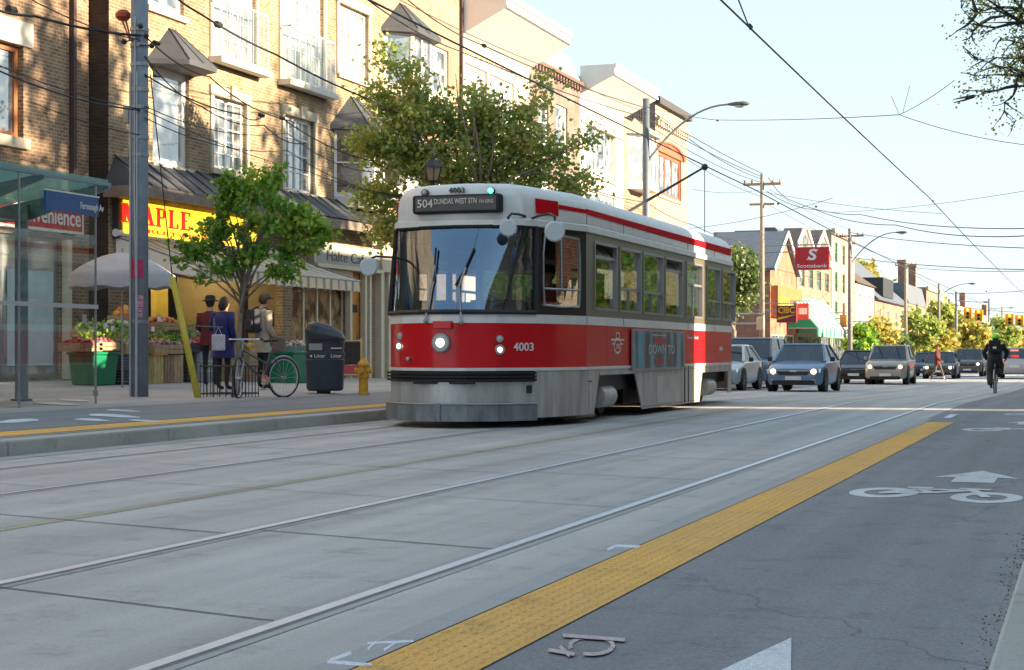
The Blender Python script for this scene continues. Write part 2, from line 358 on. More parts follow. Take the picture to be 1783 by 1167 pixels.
ground_marks('survey_mark',stroke([(570,1152),(648,1158)],3)+stroke([(575,1150),(612,1136)],3)+stroke([(640,1120),(720,1116)],2)+stroke([(655,1117),(640,1130)],2)+stroke([(690,1118),(668,1132)],2),chalk)
ground_marks('survey_mark',stroke([(1058,957),(1072,950),(1114,952)],2.2),chalk)
cpts=[(1012+30*math.cos(t)-10,1128+13*math.sin(t)) for t in [R(a) for a in range(-160,200,24)]]
cp2=[(1030+38*math.cos(R(a)),1124+15*math.sin(R(a))) for a in range(-200,130,24)]
ground_marks('survey_mark',stroke(cp2,4,3)+stroke([(980,1106),(1088,1114)],3)+stroke([(955,1131),(1000,1139)],4,3)+stroke([(975,1125),(992,1142)],3),pink,-.0018)
# bicycle lane symbols and arrows built on the lane
def bike_symbol(x,y,s=1.0,kx=.62,ky=1.0):
    polys=[]
    Z=-.0012
    def P(a,c): return (x+a*kx*s,y+c*ky*s,Z+gz(y))
    b=B()
    def ring(cx,cy,r0,r1,n=22):
        for i in range(n):
            t0,t1=2*math.pi*i/n,2*math.pi*(i+1)/n
            b.quad(P(cx+r0*math.cos(t0),cy+r0*math.sin(t0)),P(cx+r1*math.cos(t0),cy+r1*math.sin(t0)),P(cx+r1*math.cos(t1),cy+r1*math.sin(t1)),P(cx+r0*math.cos(t1),cy+r0*math.sin(t1)))
    def bar(a,c,w=.06):
        nonlocal Z
        Z+=.0003; d=Vector((c[0]-a[0],c[1]-a[1])).normalized(); nx,ny=-d.y*w,d.x*w
        b.quad(P(a[0]-nx,a[1]-ny),P(c[0]-nx,c[1]-ny),P(c[0]+nx,c[1]+ny),P(a[0]+nx,a[1]+ny))
    ring(-.62,-.05,.24,.42); ring(.62,-.25,.24,.42); ring(-.62,-.05,0.0,.07); 
    Z+=.0006
    bar((-.62,-.05),(-.28,.32)); bar((-.28,.32),(-.05,.02)); bar((-.05,.02),(-.62,-.05)); bar((-.05,.02),(.38,.28)); bar((-.28,.3),(.40,.26)); bar((.36,.4),(.62,-.25)); bar((-.42,.42),(-.1,.40)); bar((.22,.42),(.62,.34),.045)
    return b
b=bike_symbol(-1.035,12.5,.93,ky=1.15); st('bicycle_lane_symbol',b,whitem)
b=bike_symbol(-.93,22.9,1.0,ky=1.15); st('bicycle_lane_symbol',b,whitem)
def arrow(x,y,s=1):
    b=B(); z=-.001; g=gz(y)
    b.poly([(x-.16*s,y,z+g),(x+.16*s,y,z+g),(x+.16*s,y+.55*s,z+g),(x+.33*s,y+.5*s,z+g),(x,y+1.35*s,z+g),(x-.33*s,y+.5*s,z+g),(x-.16*s,y+.55*s,z+g)]); return b
st('lane_arrow',arrow(-.86,13.6,1.0),whitem); st('lane_arrow',arrow(-.80,24.6,1.0),whitem)
st('bicycle_lane_symbol',bike_symbol(-.80,28.6,.8),whitem)
ground_marks('lane_arrow',[[(1255,1167),(1378,1110),(1377,1167)],[(1230,1180),(1255,1167),(1377,1167),(1377,1180)]],whitem,-.0015)
# right hand kerb beside the lane
b=B(); b.box(-.27,-.02,-20,400,-.3,.13); st('kerb',b,kerbm,bevel=.015)
b=B(); b.box(-.02,4.9,-80,400,-.3,.125); st('pavement',b,walkm)
b=B(); random.seed(9)
for i in range(900):
    yy=random.uniform(4,16); xx=-.28-abs(random.gauss(0,.05)); r=random.uniform(.002,.007)
    a=random.random()*3; b.add([(xx+r*math.cos(a),yy+r*math.sin(a),.0),(xx-r*math.sin(a),yy+r*math.cos(a),.0),(xx-r*math.cos(a),yy-r*math.sin(a),0),(xx,yy,r)],[(0,1,3),(1,2,3),(2,0,3)])
b.build('gutter_grit',mat('leaf_litter',(.07,.05,.03),.9,var=.3),kind='stuff',label='thin line of grit and leaf crumbs along the right gutter',cat='litter')
# left platform and pavement
YE=46
b=stripmesh(-21.2,KL-.32,-60,YE,0,True); st('pavement',b,walkm)
b=stripmesh(-21.2,-13.2,YE,600,0,True); st('pavement',b,walkm)
b=B(); 
yj=-10
while yj<YE:
    b.box(KL-.32,KL,yj+.006,min(YE,yj+3.0)-.006,-.1,.153); yj+=3.0
st('kerb',b,kerbm,bevel=.02)
b=stripmesh(-10.62,-10.16,-30,YE,.005,True); st('yellow_platform_line',b,yelm)
b=B(); 
for a,c in ((YE,53),(53,75),(75,111),(111,200),(200,500)):
    b.add([(-13.2,a,gz(a)-.1),(-13,a,gz(a)-.1),(-13,c,gz(c)-.1),(-13.2,c,gz(c)-.1),(-13.2,a,gz(a)+.22),(-13,a,gz(a)+.22),(-13,c,gz(c)+.22),(-13.2,c,gz(c)+.22)],[(4,5,6,7),(1,2,6,5),(0,1,5,4)])
st('kerb',b,kerbm)
b=stripmesh(-9.78,KL+.06,-30,YE,.003); st('gutter',stripmesh(KL,KL+.28,-30,YE,.004),kerbm)
# paving joints in the left pavement + worn white patches of lane paint
b=B()
for i in range(30):
    yy=10+i*1.5; b.add([(-21,yy,gs(-21,yy)+.003),(-13.2,yy,gs(-13.2,yy)+.003),(-13.2,yy+.015,gs(-13.2,yy)+.003),(-21,yy+.015,gs(-21,yy)+.003)],[(0,1,2,3)])
for xx in (-13.2,-15.0,-16.8,-18.6): b.add([(xx,5,gs(xx,5)+.004),(xx+.015,5,gs(xx,5)+.004),(xx+.015,46,gs(xx,34)+.004-.12),(xx,46,gs(xx,34)+.004-.12)],[(0,1,2,3)])
st('paving_joints',b,jm)
b=stripmesh(-13.1,-10.7,-30,YE,.004,True); st('raised_cycle_path',b,concrete_mat('path_asphalt',(.22,.225,.23),streak=.15,fine=.8))
b=B()
def pm(u,y,du,dy):
    z=F*.80/(y-HZ); return z
for (u,y,du,dy,sk) in ((30,733,38,3,-8),(100,703,40,2,6),(200,724,45,2.5,8),(160,731,30,2,5),(255,733,30,1.5,6),(130,697,26,1.6,4),(215,715,30,1.5,5)):
    pts=[]
    for a in range(10):
        t=2*math.pi*a/10; uu=u+du*math.cos(t)*(1+.2*math.sin(3*t)); yv=y+dy*math.sin(t)+sk*math.cos(t)*.3
        # intersect with sloping pavement
        k=(uu-CX)/F; z=35
        for _ in range(8):
            X=z*(-ST+k*CT); z=F*(1-se(X)-.008)/(yv-HZ)
        X=z*(-ST+k*CT); pts.append((X,z*(CT+k*ST),se(X)+.009))
    b.poly(pts)
st('worn_paint_patches',b,whitem)
# ------------------------------------------------------------ buildings
def frame_rect(b,X,y0,y1,z0,z1,t=.07,d=.06):
    b.box(X,X+d,y0,y1,z0,z0+t); b.box(X,X+d,y0,y1,z1-t,z1); b.box(X,X+d,y0,y0+t,z0+t,z1-t); b.box(X,X+d,y1-t,y1,z0+t,z1-t)
def window(par,X,y0,y1,z0,z1,fm=None,pm_=None,nx=2,nz=1,t=.07,sill=True,rec=.14,mt=.025,mid=True,sashbar=None,name='window'):
    b=B(); frame_rect(b,X-rec,y0,y1,z0,z1,t)
    w_=(y1-y0-2*t)
    for i in range(1,nx):
        yy=y0+t+w_*i/nx; tt=t*.8 if (mid and nx%2==0 and i==nx//2) else mt
        b.box(X-rec+.003,X-rec+.05,yy-tt/2,yy+tt/2,z0+t,z1-t)
    for i in range(1,nz):
        zz=z0+t+(z1-z0-2*t)*i/nz; b.box(X-rec+.006,X-rec+.045,y0+t,y1-t,zz-mt/2,zz+mt/2)
    if sashbar: 
        zz=lerp(z0,z1,sashbar); b.box(X-rec+.008,X-rec+.058,y0+t,y1-t,zz-t*.4,zz+t*.4)
    f=b.build(name,fm or M['white'],par)
    p=B(); p.quad((X-rec+.015,y0+t*.6,z0+t*.6),(X-rec+.015,y1-t*.6,z0+t*.6),(X-rec+.015,y1-t*.6,z1-t*.6),(X-rec+.015,y0+t*.6,z1-t*.6)); p.build('pane',pm_ or G['win'],f)
    if sill:
        s=B(); s.box(X-.02,X+.09,y0-.1,y1+.1,z0-.14,z0-.004); s.build('sill',M['stone'],f)
    return f
def wall_block(par,X,Y0,Y1,z0,z1,dep_,ops,m,name='wall',rd=.16,top=True,near=True):
    b=B(); b.panel((X,Y0),(X,Y1),z0,z1,[(a-Y0,c-Y0,d,e) for a,c,d,e in ops],rd)
    if near: b.quad((X-dep_,Y0,z0),(X,Y0,z0),(X,Y0,z1),(X-dep_,Y0,z1))
    b.quad((X,Y1,z0),(X-dep_,Y1,z0),(X-dep_,Y1,z1),(X,Y1,z1)); b.quad((X-dep_,Y1,z0),(X-dep_,Y0,z0),(X-dep_,Y0,z1),(X-dep_,Y1,z1))
    if top: b.quad((X-dep_,Y0,z1),(X,Y0,z1),(X,Y1,z1),(X-dep_,Y1,z1))
    # dark room behind the openings
    return b.build(name,m,par)
def rectu(X,u0,u1,yt,yb,adj=0):
    """opening from picture columns u0,u1 and top/bottom rows measured at its left edge"""
    a=FY(u0,X); c=FY(u1,X); return (a,c,ZH(yb,X,a),ZH(yt,X,a))
XF=-20.5
brY=brick('yellow_brick',(.31,.215,.12),(.20,.13,.075),(.36,.31,.24),stain=.4)
brO=brick('orange_brick',(.34,.205,.13),(.27,.15,.10),(.45,.36,.28),stain=.25)
brB=brick('brown_brick',(.29,.18,.105),(.18,.105,.065),(.36,.30,.23),stain=.3)
brR=brick('red_brick',(.36,.13,.07),(.28,.10,.06),(.35,.28,.22))
brG=brick('grey_brown_brick',(.22,.16,.13),(.16,.11,.09),(.22,.2,.18))
# ---- convenience store (left)
X0=-21.0
Y0=5; Y1=FY(190,XF)-.02
P0=thing('brick_building','brown brick corner store building behind the glass shelter with a timber framed upper window','building',(X0,25,0))
w0=rectu(X0,-60,41,52,222); zt=14.5
sy0=FY(-120,X0); 
shop0=(sy0,FY(106,X0),.45,3.42)
wall_block(P0,X0,Y0,Y1-.0,-.1,zt,9,[w0,shop0],brB,rd=.2)
f=window(P0,X0,*w0,fm=M['copper'],pm_=G['win'],nx=2,t=.13,rec=.2,sill=False)
b=B(); b.box(X0,X0+.05,w0[0]-.3,w0[1]+.28,w0[3],w0[3]+.5); b.build('lintel',M['offw'],P0)
b=B(); b.box(X0,X0+.1,w0[0]-.3,w0[1]+.12,w0[2]-.22,w0[2]); b.build('sill',M['stone'],P0)
dy=FY(123,X0); b=B(); b.box(X0+.003,X0+.12,dy-.06,dy+.06,4.0,zt-.6); b.build('downpipe',mat('pipe_brown',(.06,.035,.03),.6),P0)
b=B(); yy=Y0
while yy<Y1-.2:
    b.box(X0+.002,X0+.10,yy,yy+.16,8.75,9.0); yy+=.32
b.box(X0+.001,X0+.14,Y0,Y1-.6,9.0,9.25); b.build('brick_corbel',brB,P0)
b=B(); b.box(X0-.16,X0-.10,shop0[0],shop0[1],.46,3.40); 
ff=B(); frame_rect(ff,X0-.15,*shop0,t=.08); yy=lerp(shop0[0],shop0[1],.55); ff.box(X0-.147,X0-.08,yy-.04,yy+.04,.53,3.34); f=ff.build('shop_window',M['steel'],P0)
p=B(); p.quad((X0-.12,shop0[0],.5),(X0-.12,shop0[1],.5),(X0-.12,shop0[1],3.4),(X0-.12,shop0[0],3.4)); p.build('pane',G['pale'],f)
b=B(); b.quad((X0-.105,FY(20,X0),.7),(X0-.105,FY(100,X0),.7),(X0-.105,FY(100,X0),2.7),(X0-.105,FY(20,X0),2.7)); b.build('window_film',mat('window_film',(.50,.62,.62),.5,var=.1),P0)
b=B(); b.box(X0,X0+.14,FY(108,X0),FY(116,X0),.4,3.4); b.build('door_post',M['cream'],P0)
# sign
ys0,ys1=FY(-140,X0),FY(132,X0); zs0,zs1=ZH(410,X0,ys1),ZH(366,X0,ys1)
b=B(); b.box(X0+.01,X0+.2,ys0,ys1,zs0,zs1); sg=b.build('shop_sign',mat('sign_white_edge',(.75,.72,.66),.5,var=.04),P0)
b=B(); b.box(X0+.2,X0+.203,ys0,ys1-.07,zs0+.06,zs1-.05); b.build('sign_panel',mat('sign_red',(.55,.02,.035),.4,var=.06),sg)
b=B(); text_mesh(b,'Convenience',(X0+.204,ys1-2.66,zs0+.17),(0,1,0),(0,0,1),.5,2.52,.012,.012); b.build('lettering',M['white'],sg)
# ---- yellow brick building with the fruit shop
P1=thing('brick_building','three storey yellow brick building with metal hoods and white casement windows above the fruit shop','building',(XF,40,0))
YA=FY(190,XF); YB=FY(648,XF); zt=15.2
W1=rectu(XF,266,329,113,283); W2=rectu(XF,370,428,165,292); W3=rectu(XF,494,546,198,330)
W5=rectu(XF,369,445,-60,100); W6=rectu(XF,489,563,-50,140); W7=rectu(XF,589,641,3,126); W1b=rectu(XF,258,320,-150,8)
W4=rectu(XF,582,645,222,342)
door=(YA+1.0,YA+8.6,.2,3.5)
d2=(YA+9.2,FY(602,XF),.2,3.1); d3=(FY(606,XF),FY(628,XF),.3,3.3)
wall_block(P1,XF,YA,YB,-.1,zt,12,[W1,W2,W3,W5,W6,W7,W1b,W4,door,d2,d3],brY,rd=.22)
def surround(par,X,w_,m,t=.14,d=.05,key=True):
    b=B(); a,c,z0,z1=w_
    b.box(X,X+d,a-t,a,z0-.05,z1); b.box(X,X+d,c,c+t,z0-.05,z1); b.box(X,X+d+.03,a-t-.05,c+t+.05,z1,z1+.24)
    if key: b.box(X+d+.03,X+d+.1,(a+c)/2-.12,(a+c)/2+.12,z1-.02,z1+.32)
    b.build('window_surround',m,par)
for w_,nx,nz,sb in ((W2,4,5,None),(W3,4,4,None),(W5,4,4,None),(W6,4,6,None),(W7,4,6,None),(W1,1,1,None),(W1b,1,1,None)):
    f=window(P1,XF,*w_,fm=M['white'],pm_=G['pale'] if w_ in (W5,W6,W7) else G['win'],nx=nx,nz=nz,t=.10 if nx>1 else .16,rec=.16,mt=.03)
for w_ in (W2,W3): surround(P1,XF,w_,M['stone'])
for w_ in (W5,W6,W7): surround(P1,XF,w_,M['cream'],key=False)
# balcony guards of glass on third floor
for w_ in (W5,W6):
    b=B(); a,c,z0,z1=w_; zt_=z0+1.45
    b.box(XF+.30,XF+.34,a-.12,c+.12,zt_-.04,zt_); b.box(XF+.02,XF+.34,a-.12,a-.08,zt_-.04,zt_); b.box(XF+.02,XF+.34,c+.08,c+.12,zt_-.04,zt_); b.box(XF+.30,XF+.34,a-.12,c+.12,z0+.02,z0+.06)
    n_=9
    for i in range(n_+1): yy=lerp(a-.1,c+.1,i/n_); b.box(XF+.31,XF+.33,yy-.01,yy+.01,z0+.06,zt_-.04)
    f=b.build('balcony_rail',M['white'],P1)
    b=B(); b.box(XF+.002,XF+.38,a-.2,c+.2,z0-.14,z0); b.build('balcony_slab',M['offw'],f)
    b=B(); b.quad((XF+.345,a-.1,z0+.06),(XF+.345,c+.1,z0+.06),(XF+.345,c+.1,zt_-.05),(XF+.345,a-.1,zt_-.05)); b.build('glass_panel',glass('balcony_glass',(.8,.85,.85),.12),f)
# metal hoods
def hood(par,X,a,c,z0,h,pr,m=None,sides=True,fascia=.12):
    b=B(); mid=(a+c)/2; k=(c-a)*.22
    pts=[(X,a,z0),(X+pr,a+k*.9,z0),(X+pr,c-k*.9,z0),(X,c,z0)]; ap1=(X+.02,mid-k*.25,z0+h); ap2=(X+.02,mid+k*.25,z0+h)
    b.add(pts+[ap1,ap2],[(0,1,4),(1,2,5,4),(2,3,5),(3,2,1,0)])
    q=[(x,y,z-fascia) for x,y,z in pts]; b.add(pts+q,[(0,4,5,1),(1,5,6,2),(2,6,7,3),(4,7,6,5)])
    h_=b.build('window_hood',m or M['roofm'],par)
    r=B()
    for s0,s1 in ((pts[1],ap1),(pts[2],ap2),((pts[1][0],mid,z0),((ap1[0]),mid,z0+h))): r.tube([s0,s1],.02,5)
    r.build('seam',M['dark'],h_)
hood(P1,XF,W1[0]-.25,W1[1]+.25,W1[3]+.12,.85,.85)
# bay window under hood on the right side
def bay(par,X,w_,pr,fm,pane,base=.3,nz=2):
    a,c,z0,z1=w_; k=(c-a)*.22
    A=[(X,a),(X+pr,a+k),(X+pr,c-k),(X,c)]
    b=B(); g=B()
    for i in range(3):
        p,q=A[i],A[i+1]; L=math.hypot(q[0]-p[0],q[1]-p[1]); n_=2 if i==1 else 1
        ops=[(.08+j*(L-.08)/n_, (j+1)*(L-.08)/n_, z0+.1, z1-.1) for j in range(n_)]
        ops2=[]
        for o in ops:
            for r_ in range(nz): ops2.append((o[0],o[1],lerp(o[2],o[3],r_/nz)+.02,lerp(o[2],o[3],(r_+1)/nz)-.02))
        b.panel(p,q,z0,z1,ops2,.05)
        d=Vector((q[0]-p[0],q[1]-p[1],0)).normalized(); nn=Vector((d.y,-d.x,0))*-.04
        g.quad((p[0]+nn.x,p[1]+nn.y,z0),(q[0]+nn.x,q[1]+nn.y,z0),(q[0]+nn.x,q[1]+nn.y,z1),(p[0]+nn.x,p[1]+nn.y,z1))
    f=b.build('bay_window',fm,par); g.build('pane',pane,f)
    s=B(); P=[(x+(.08 if x>X else 0),y,z0-base) for x,y in A]; s.prism(P,(0,0,base-.003)); s.build('bay_base',M['offw'],f)
bay(P1,XF,W4,.7,M['white'],G['win'])
hood(P1,XF,W4[0]-.3,W4[1]+.3,W4[3]+.05,1.0,.95)
# pent roof over shops
zb=4.62; a,c=YA-.25,YB+.1
b=B(); b.add([(XF,a+.5,5.35),(XF+1.0,a,zb),(XF+1.0,c,zb+.05),(XF,c,5.35),(XF,a,zb)],[(0,1,2,3),(0,4,1)]); pr=b.build('pent_roof',M['roofm'],P1)
b=B(); b.quad((XF-.52,YA-.004,-.1),(XF-.02,YA-.004,-.1),(XF-.02,YA-.004,15.2),(XF-.52,YA-.004,15.2)); b.build('dark_side_pier',brick('soot_brick',(.07,.045,.03),(.05,.03,.02),(.06,.05,.04)),P1)  # shade of the camera-facing side wall, put into a darker brick colour
b=B(); yy=a+.4
while yy<c:
    b.tube([(XF+.02,yy+.02,5.36),(XF+1.0,yy,zb+.02)],.022,5); yy+=.62
b.build('seam',M['dark'],pr)
b=B(); b.box(XF+.9,XF+1.0,a,c,zb-.24,zb-.002); b.box(XF+.002,XF+.9,a,a+.1,zb-.24,zb-.002); b.build('fascia',mat('fascia_brown',(.20,.15,.12),.7,var=.3),pr)
b=B(); b.box(XF+.01,XF+.9,a+.1,c,zb-.10,zb-.06); b.build('soffit',M['dark'],pr)
# yellow shop sign
def signbox(par,X,u0,u1,z0,z1,mats,name='shop_sign',d=.15,x0=None):
    a,c=FY(u0,X),FY(u1,X); b=B(); b.box(X+.01,X+d,a,c,z0,z1); return b.build(name,mats,par),a,c
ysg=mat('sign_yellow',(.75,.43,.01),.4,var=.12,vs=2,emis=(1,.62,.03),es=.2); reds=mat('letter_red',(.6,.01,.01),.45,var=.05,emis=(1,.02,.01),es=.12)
zs0,zs1=3.62,4.36
sg,a,c=signbox(P1,XF,203,436,zs0,zs1,ysg,d=.2)
b=B()
XL=XF+.204
def serif(ch,y,w_,h,z):
    t=w_*.30; sf=w_*.12; hh=h*.08; 
    def r(y0,y1,z0,z1): b.box(XL-.003,XL+.012,y+y0,y+y1,z+z0,z+z1)
    def sl(p0,p1,tt):
        b.prism([(XL-.002,y+p0[0],z+p0[1]),(XL-.002,y+p0[0]+tt,z+p0[1]),(XL-.002,y+p1[0]+tt,z+p1[1]),(XL-.002,y+p1[0],z+p1[1])],(.012,0,0))
    if ch=='M':
        for s in (0,w_-t): r(s,s+t*.7,hh,h-hh); r(s-sf*.6,s+t+sf*.4,0,hh); r(s-sf*.6,s+t+sf*.2,h-hh,h)
        sl((w_/2-t/2,hh),(t*.1,h-hh*.5),t); sl((w_/2-t/2,hh),(w_-t*.9,h-hh*.5),t*.5)
    if ch=='A':
        sl((0,hh),(w_/2-t*.3,h),t*.5); sl((w_-t,hh),(w_/2-t*.6,h),t); r(w_*.2,w_*.75,h*.3,h*.38); r(-sf,t,0,hh); r(w_-t-sf,w_+sf,0,hh)
    if ch in 'PLE': r(t*.3,t*1.3,hh,h-hh); r(-sf*.3,t*1.6,0,hh); r(-sf*.3,t*1.6,h-hh,h)
    if ch=='P': r(t*1.3,w_*.8,h-hh*1.2,h-.002); r(t*1.3,w_*.8,h*.46,h*.54); r(w_*.72,w_*.98,h*.52,h-hh)
    if ch=='L': r(t*1.6,w_*.95,0.002,hh); r(w_*.82,w_*.95,hh,h*.28)
    if ch=='E': r(t*1.6,w_*.92,.002,hh); r(w_*.8,w_*.92,hh,h*.26); r(t*1.6,w_*.92,h-hh,h-.002); r(w_*.8,w_*.92,h*.78,h-hh); r(t*1.3,w_*.62,h*.48,h*.55)
for ch,u0,u1 in (('M',213,242),('A',247,267),('P',272,288),('L',294,311),('E',315,332)):
    ya_,yb_=FY(u0,XL),FY(u1,XL); serif(ch,ya_,yb_-ya_,.43,zs0+.24)
text_mesh(b,'FRUIT MARKET',(XL-.003,FY(246,XL),zs0+.06),(0,1,0),(0,0,1),.13,FY(400,XL)-FY(246,XL),.01)
b.build('lettering',reds,sg)
b=B(); b.box(XF+.02,XF+.16,FY(195,XF),FY(203,XF)-.005,3.5,4.38); b.build('sign_end',M['dark'],P1)
# second sign
sg,a,c=signbox(P1,XF,535,652,3.45,4.05,mat('sign_grey_cream',(.42,.43,.38),.6),d=.22)
b=B(); text_mesh(b,'Halte Cafe',(XF+.222,FY(569,XF+.22),3.55),(0,1,0),(0,0,1),.42,FY(640,XF+.22)-FY(569,XF+.22),.01); b.build('lettering',mat('letter_grey',(.12,.12,.14),.6),sg)
b=B(); b.box(XF+.001,XF+.32,a,c,3.34,3.445); b.build('sign_ledge',M['cream'],P1)
b=B(); b.box(XF+.002,XF+.2,FY(512,XF),FY(603,XF),2.75,3.33); b.build('bulkhead_panel',mat('tan_panel',(.42,.29,.2),.6),P1)
b=B(); b.box(XF-.15,XF-.05,*d3); dd=b.build('door',mat('orange_wood_door',(.50,.22,.05),.5,var=.2,vs=8),P1)
b=B(); b.box(XF-.049,XF-.03,lerp(d3[0],d3[1],.2),lerp(d3[0],d3[1],.8),2.15,2.38); b.build('notice',M['dark'],dd)
b=B(); b.box(XF-.049,XF-.0,d3[1]-.18,d3[1]-.14,1.2,1.5); b.build('handle',M['steel'],dd)
for u in (603,629,637):
    b=B(); yy=FY(u,XF); b.box(XF+.003,XF+.16,yy-.07,yy+.07,.2,3.33); b.build('pilaster',M['cream'],P1)
# fruit shop interior and cafe glazing
b=B(); a,c,z0,z1=door
b.quad((XF-3.2,a,z0),(XF-3.2,c,z0),(XF-3.2,c,z1),(XF-3.2,a,z1)); b.build('shop_back_wall',mat('mustard_wall',(.50,.36,.06),.8,var=.25,vs=1.5),P1)
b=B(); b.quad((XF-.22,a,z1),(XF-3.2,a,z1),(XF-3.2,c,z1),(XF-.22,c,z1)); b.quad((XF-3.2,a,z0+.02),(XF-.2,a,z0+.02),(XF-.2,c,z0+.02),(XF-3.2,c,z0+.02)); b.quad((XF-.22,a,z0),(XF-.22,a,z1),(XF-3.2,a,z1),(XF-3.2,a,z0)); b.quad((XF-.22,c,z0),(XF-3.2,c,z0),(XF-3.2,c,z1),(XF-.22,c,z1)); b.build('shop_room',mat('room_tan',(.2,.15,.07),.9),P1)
for i in range(4): yy=lerp(a,c,(i+.5)/4); b=B(); b.box(XF-2.6,XF-1.6,yy-.04,yy+.04,z1-.08,z1-.03); b.build('ceiling_lamp',mat('lamp_tube',(1,1,1),.5,var=0,emis=(1,.86,.55),es=9),P1)
for i,t in enumerate((0.02,.26,.74)): yy=lerp(a,c,t); b=B(); b.box(XF-.2,XF-.04,yy-.07,yy+.07,z0,z1); b.build('shop_post',M['interior'],P1)
b=B(); b.box(XF-.6,XF-.5,lerp(a,c,.03),lerp(a,c,.215),z0,z1-.01); b.build('dark_screen',M['interior'],P1)
a,c,z0,z1=d2; b=B(); frame_rect(b,XF-.15,a,c,z0,z1,.07)
for t in (.25,.5,.75): yy=lerp(a,c,t); b.box(XF-.148,XF-.08,yy-.04,yy+.04,z0+.07,z1-.07)
f=b.build('shop_window',M['cream'],P1); p=B(); p.quad((XF-.12,a,z0),(XF-.12,c,z0),(XF-.12,c,z1),(XF-.12,a,z1)); p.build('pane',pane_mat('cafe_glass',(.05,.035,.02),.18,(.35,.22,.1)),f)
# striped awning
aw=thing('awning','long striped white and grey shop awning hanging above the fruit stand','awning',(XF,37.7,2.5))
def awn_mat():
    m=bpy.data.materials.new('awning_stripes'); m.use_nodes=True; n=m.node_tree.nodes; l=m.node_tree.links; p=n['Principled BSDF']; p.inputs['Roughness'].default_value=.85
    g=n.new('ShaderNodeNewGeometry'); s=n.new('ShaderNodeSeparateXYZ'); l.new(g.outputs['Position'],s.inputs[0])
    k=n.new('ShaderNodeMath'); k.operation='MULTIPLY'; k.inputs[1].default_value=2.2; l.new(s.outputs[1],k.inputs[0]); q=n.new('ShaderNodeMath'); q.operation='FRACT'; l.new(k.outputs[0],q.inputs[0])
    r=ramp(n,[(0,(.80,.74,.64)),(.66,(.80,.74,.64)),(.68,(.34,.36,.35)),(.97,(.34,.36,.35)),(.99,(.80,.74,.64))]); l.new(q.outputs[0],r.inputs[0]); l.new(r.outputs[0],p.inputs['Base Color'])
    tr=n.new('ShaderNodeBsdfTranslucent'); l.new(r.outputs[0],tr.inputs[0]); x=n.new('ShaderNodeMixShader'); x.inputs[0].default_value=.45; l.new(p.outputs[0],x.inputs[1]); l.new(tr.outputs[0],x.inputs[2]); l.new(x.outputs[0],n['Material Output'].inputs[0]); return m
awm=awn_mat(); ya,yb=33.35,42.2; XW=-18.45
b=B(); N=40
for i in range(N):
    y0_,y1_=lerp(ya,yb,i/N),lerp(ya,yb,(i+1)/N); J=5
    for j in range(J):
        t0,t1=j/J,(j+1)/J; zf=lambda t,yy: lerp(3.58,2.88,t)-.05*math.sin(math.pi*t)-.015*math.sin(yy*5)*math.sin(math.pi*t)
        b.quad((lerp(XF+.05,XW,t0),y0_,zf(t0,y0_)),(lerp(XF+.05,XW,t1),y0_,zf(t1,y0_)),(lerp(XF+.05,XW,t1),y1_,zf(t1,y1_)),(lerp(XF+.05,XW,t0),y1_,zf(t0,y1_)))
b.build('awning_cloth',awm,aw,smooth=True)
b=B(); N=120
for i in range(N):
    y0_,y1_=lerp(ya,yb,i/N),lerp(ya,yb,(i+1)/N); sc=lambda yy: 2.56+.035*abs(math.sin(yy*7)); o=lambda yy:.02*math.sin(yy*9)
    b.quad((XW+.01+o(y0_),y0_,sc(y0_)),(XW+.01+o(y1_),y1_,sc(y1_)),(XW,y1_,2.88),(XW,y0_,2.88))
b.build('valance',awm,aw,smooth=True)
b=B(); b.poly([(XF+.05,ya-.004,3.55),(XF+.05,ya-.004,2.95),(XW,ya-.004,2.58),(XW,ya-.004,2.87)]); ep=b.build('end_panel',mat('awning_end_white',(.78,.74,.66),.85,var=.06),aw); b=B(); b.tube([(XF+.05,ya-.012,2.95),(XW,ya-.012,2.58)],.035,5); b.build('edge_trim',mat('trim_brown',(.10,.06,.04),.7),ep)
b=B(); b.tube([(XF+.05,ya,3.55),(XW,ya,2.87),(XW,yb,2.87),(XF+.05,yb,3.55)],.025,6)
for yy in (ya+.05,37,yb-.05): b.tube([(XF+.05,yy,2.6),(XW,yy,2.86)],.018,5)
b.build('frame',M['steel'],aw)
b=B(); b.tube([(XF+.1,ya-.1,3.62),(XF+.1,yb+.1,3.62)],.09,10); b.build('roller_box',M['white'],aw)
# ------------------------------------------------------------ the other buildings of the near row
def cornice(par,X,a,c,z0,z1,pr,m,sof=None,name='cornice',drop=.35):
    """deep projecting cornice: soffit slopes up from the wall to the front edge"""
    b=B(); b.prism([(X,a,z0),(X,a,z1+.1),(X+pr,a,z1+.1),(X+pr,a,z1-.35),(X+pr-.12,a,z1-.42)],(0,c-a,0))
    f=b.build(name,m,par,fixn=True)
    s=B(); s.box(X+pr+.002,X+pr+.09,a-.05,c+.05,z1-.06,z1+.12); s.box(X+pr+.002,X+pr+.05,a-.02,c+.02,z1-.36,z1-.28); s.build('moulding',M['white'],f); return f
def dentils(par,X,a,c,z,m,h=.22,st_=.4):
    b=B(); yy=a+.05
    while yy<c-.2: b.box(X+.002,X+.16,yy,yy+st_*.5,z,z+h); yy+=st_
    b.box(X+.001,X+.22,a,c,z+h+.001,z+h+.14); return b.build('dentils',m,par)
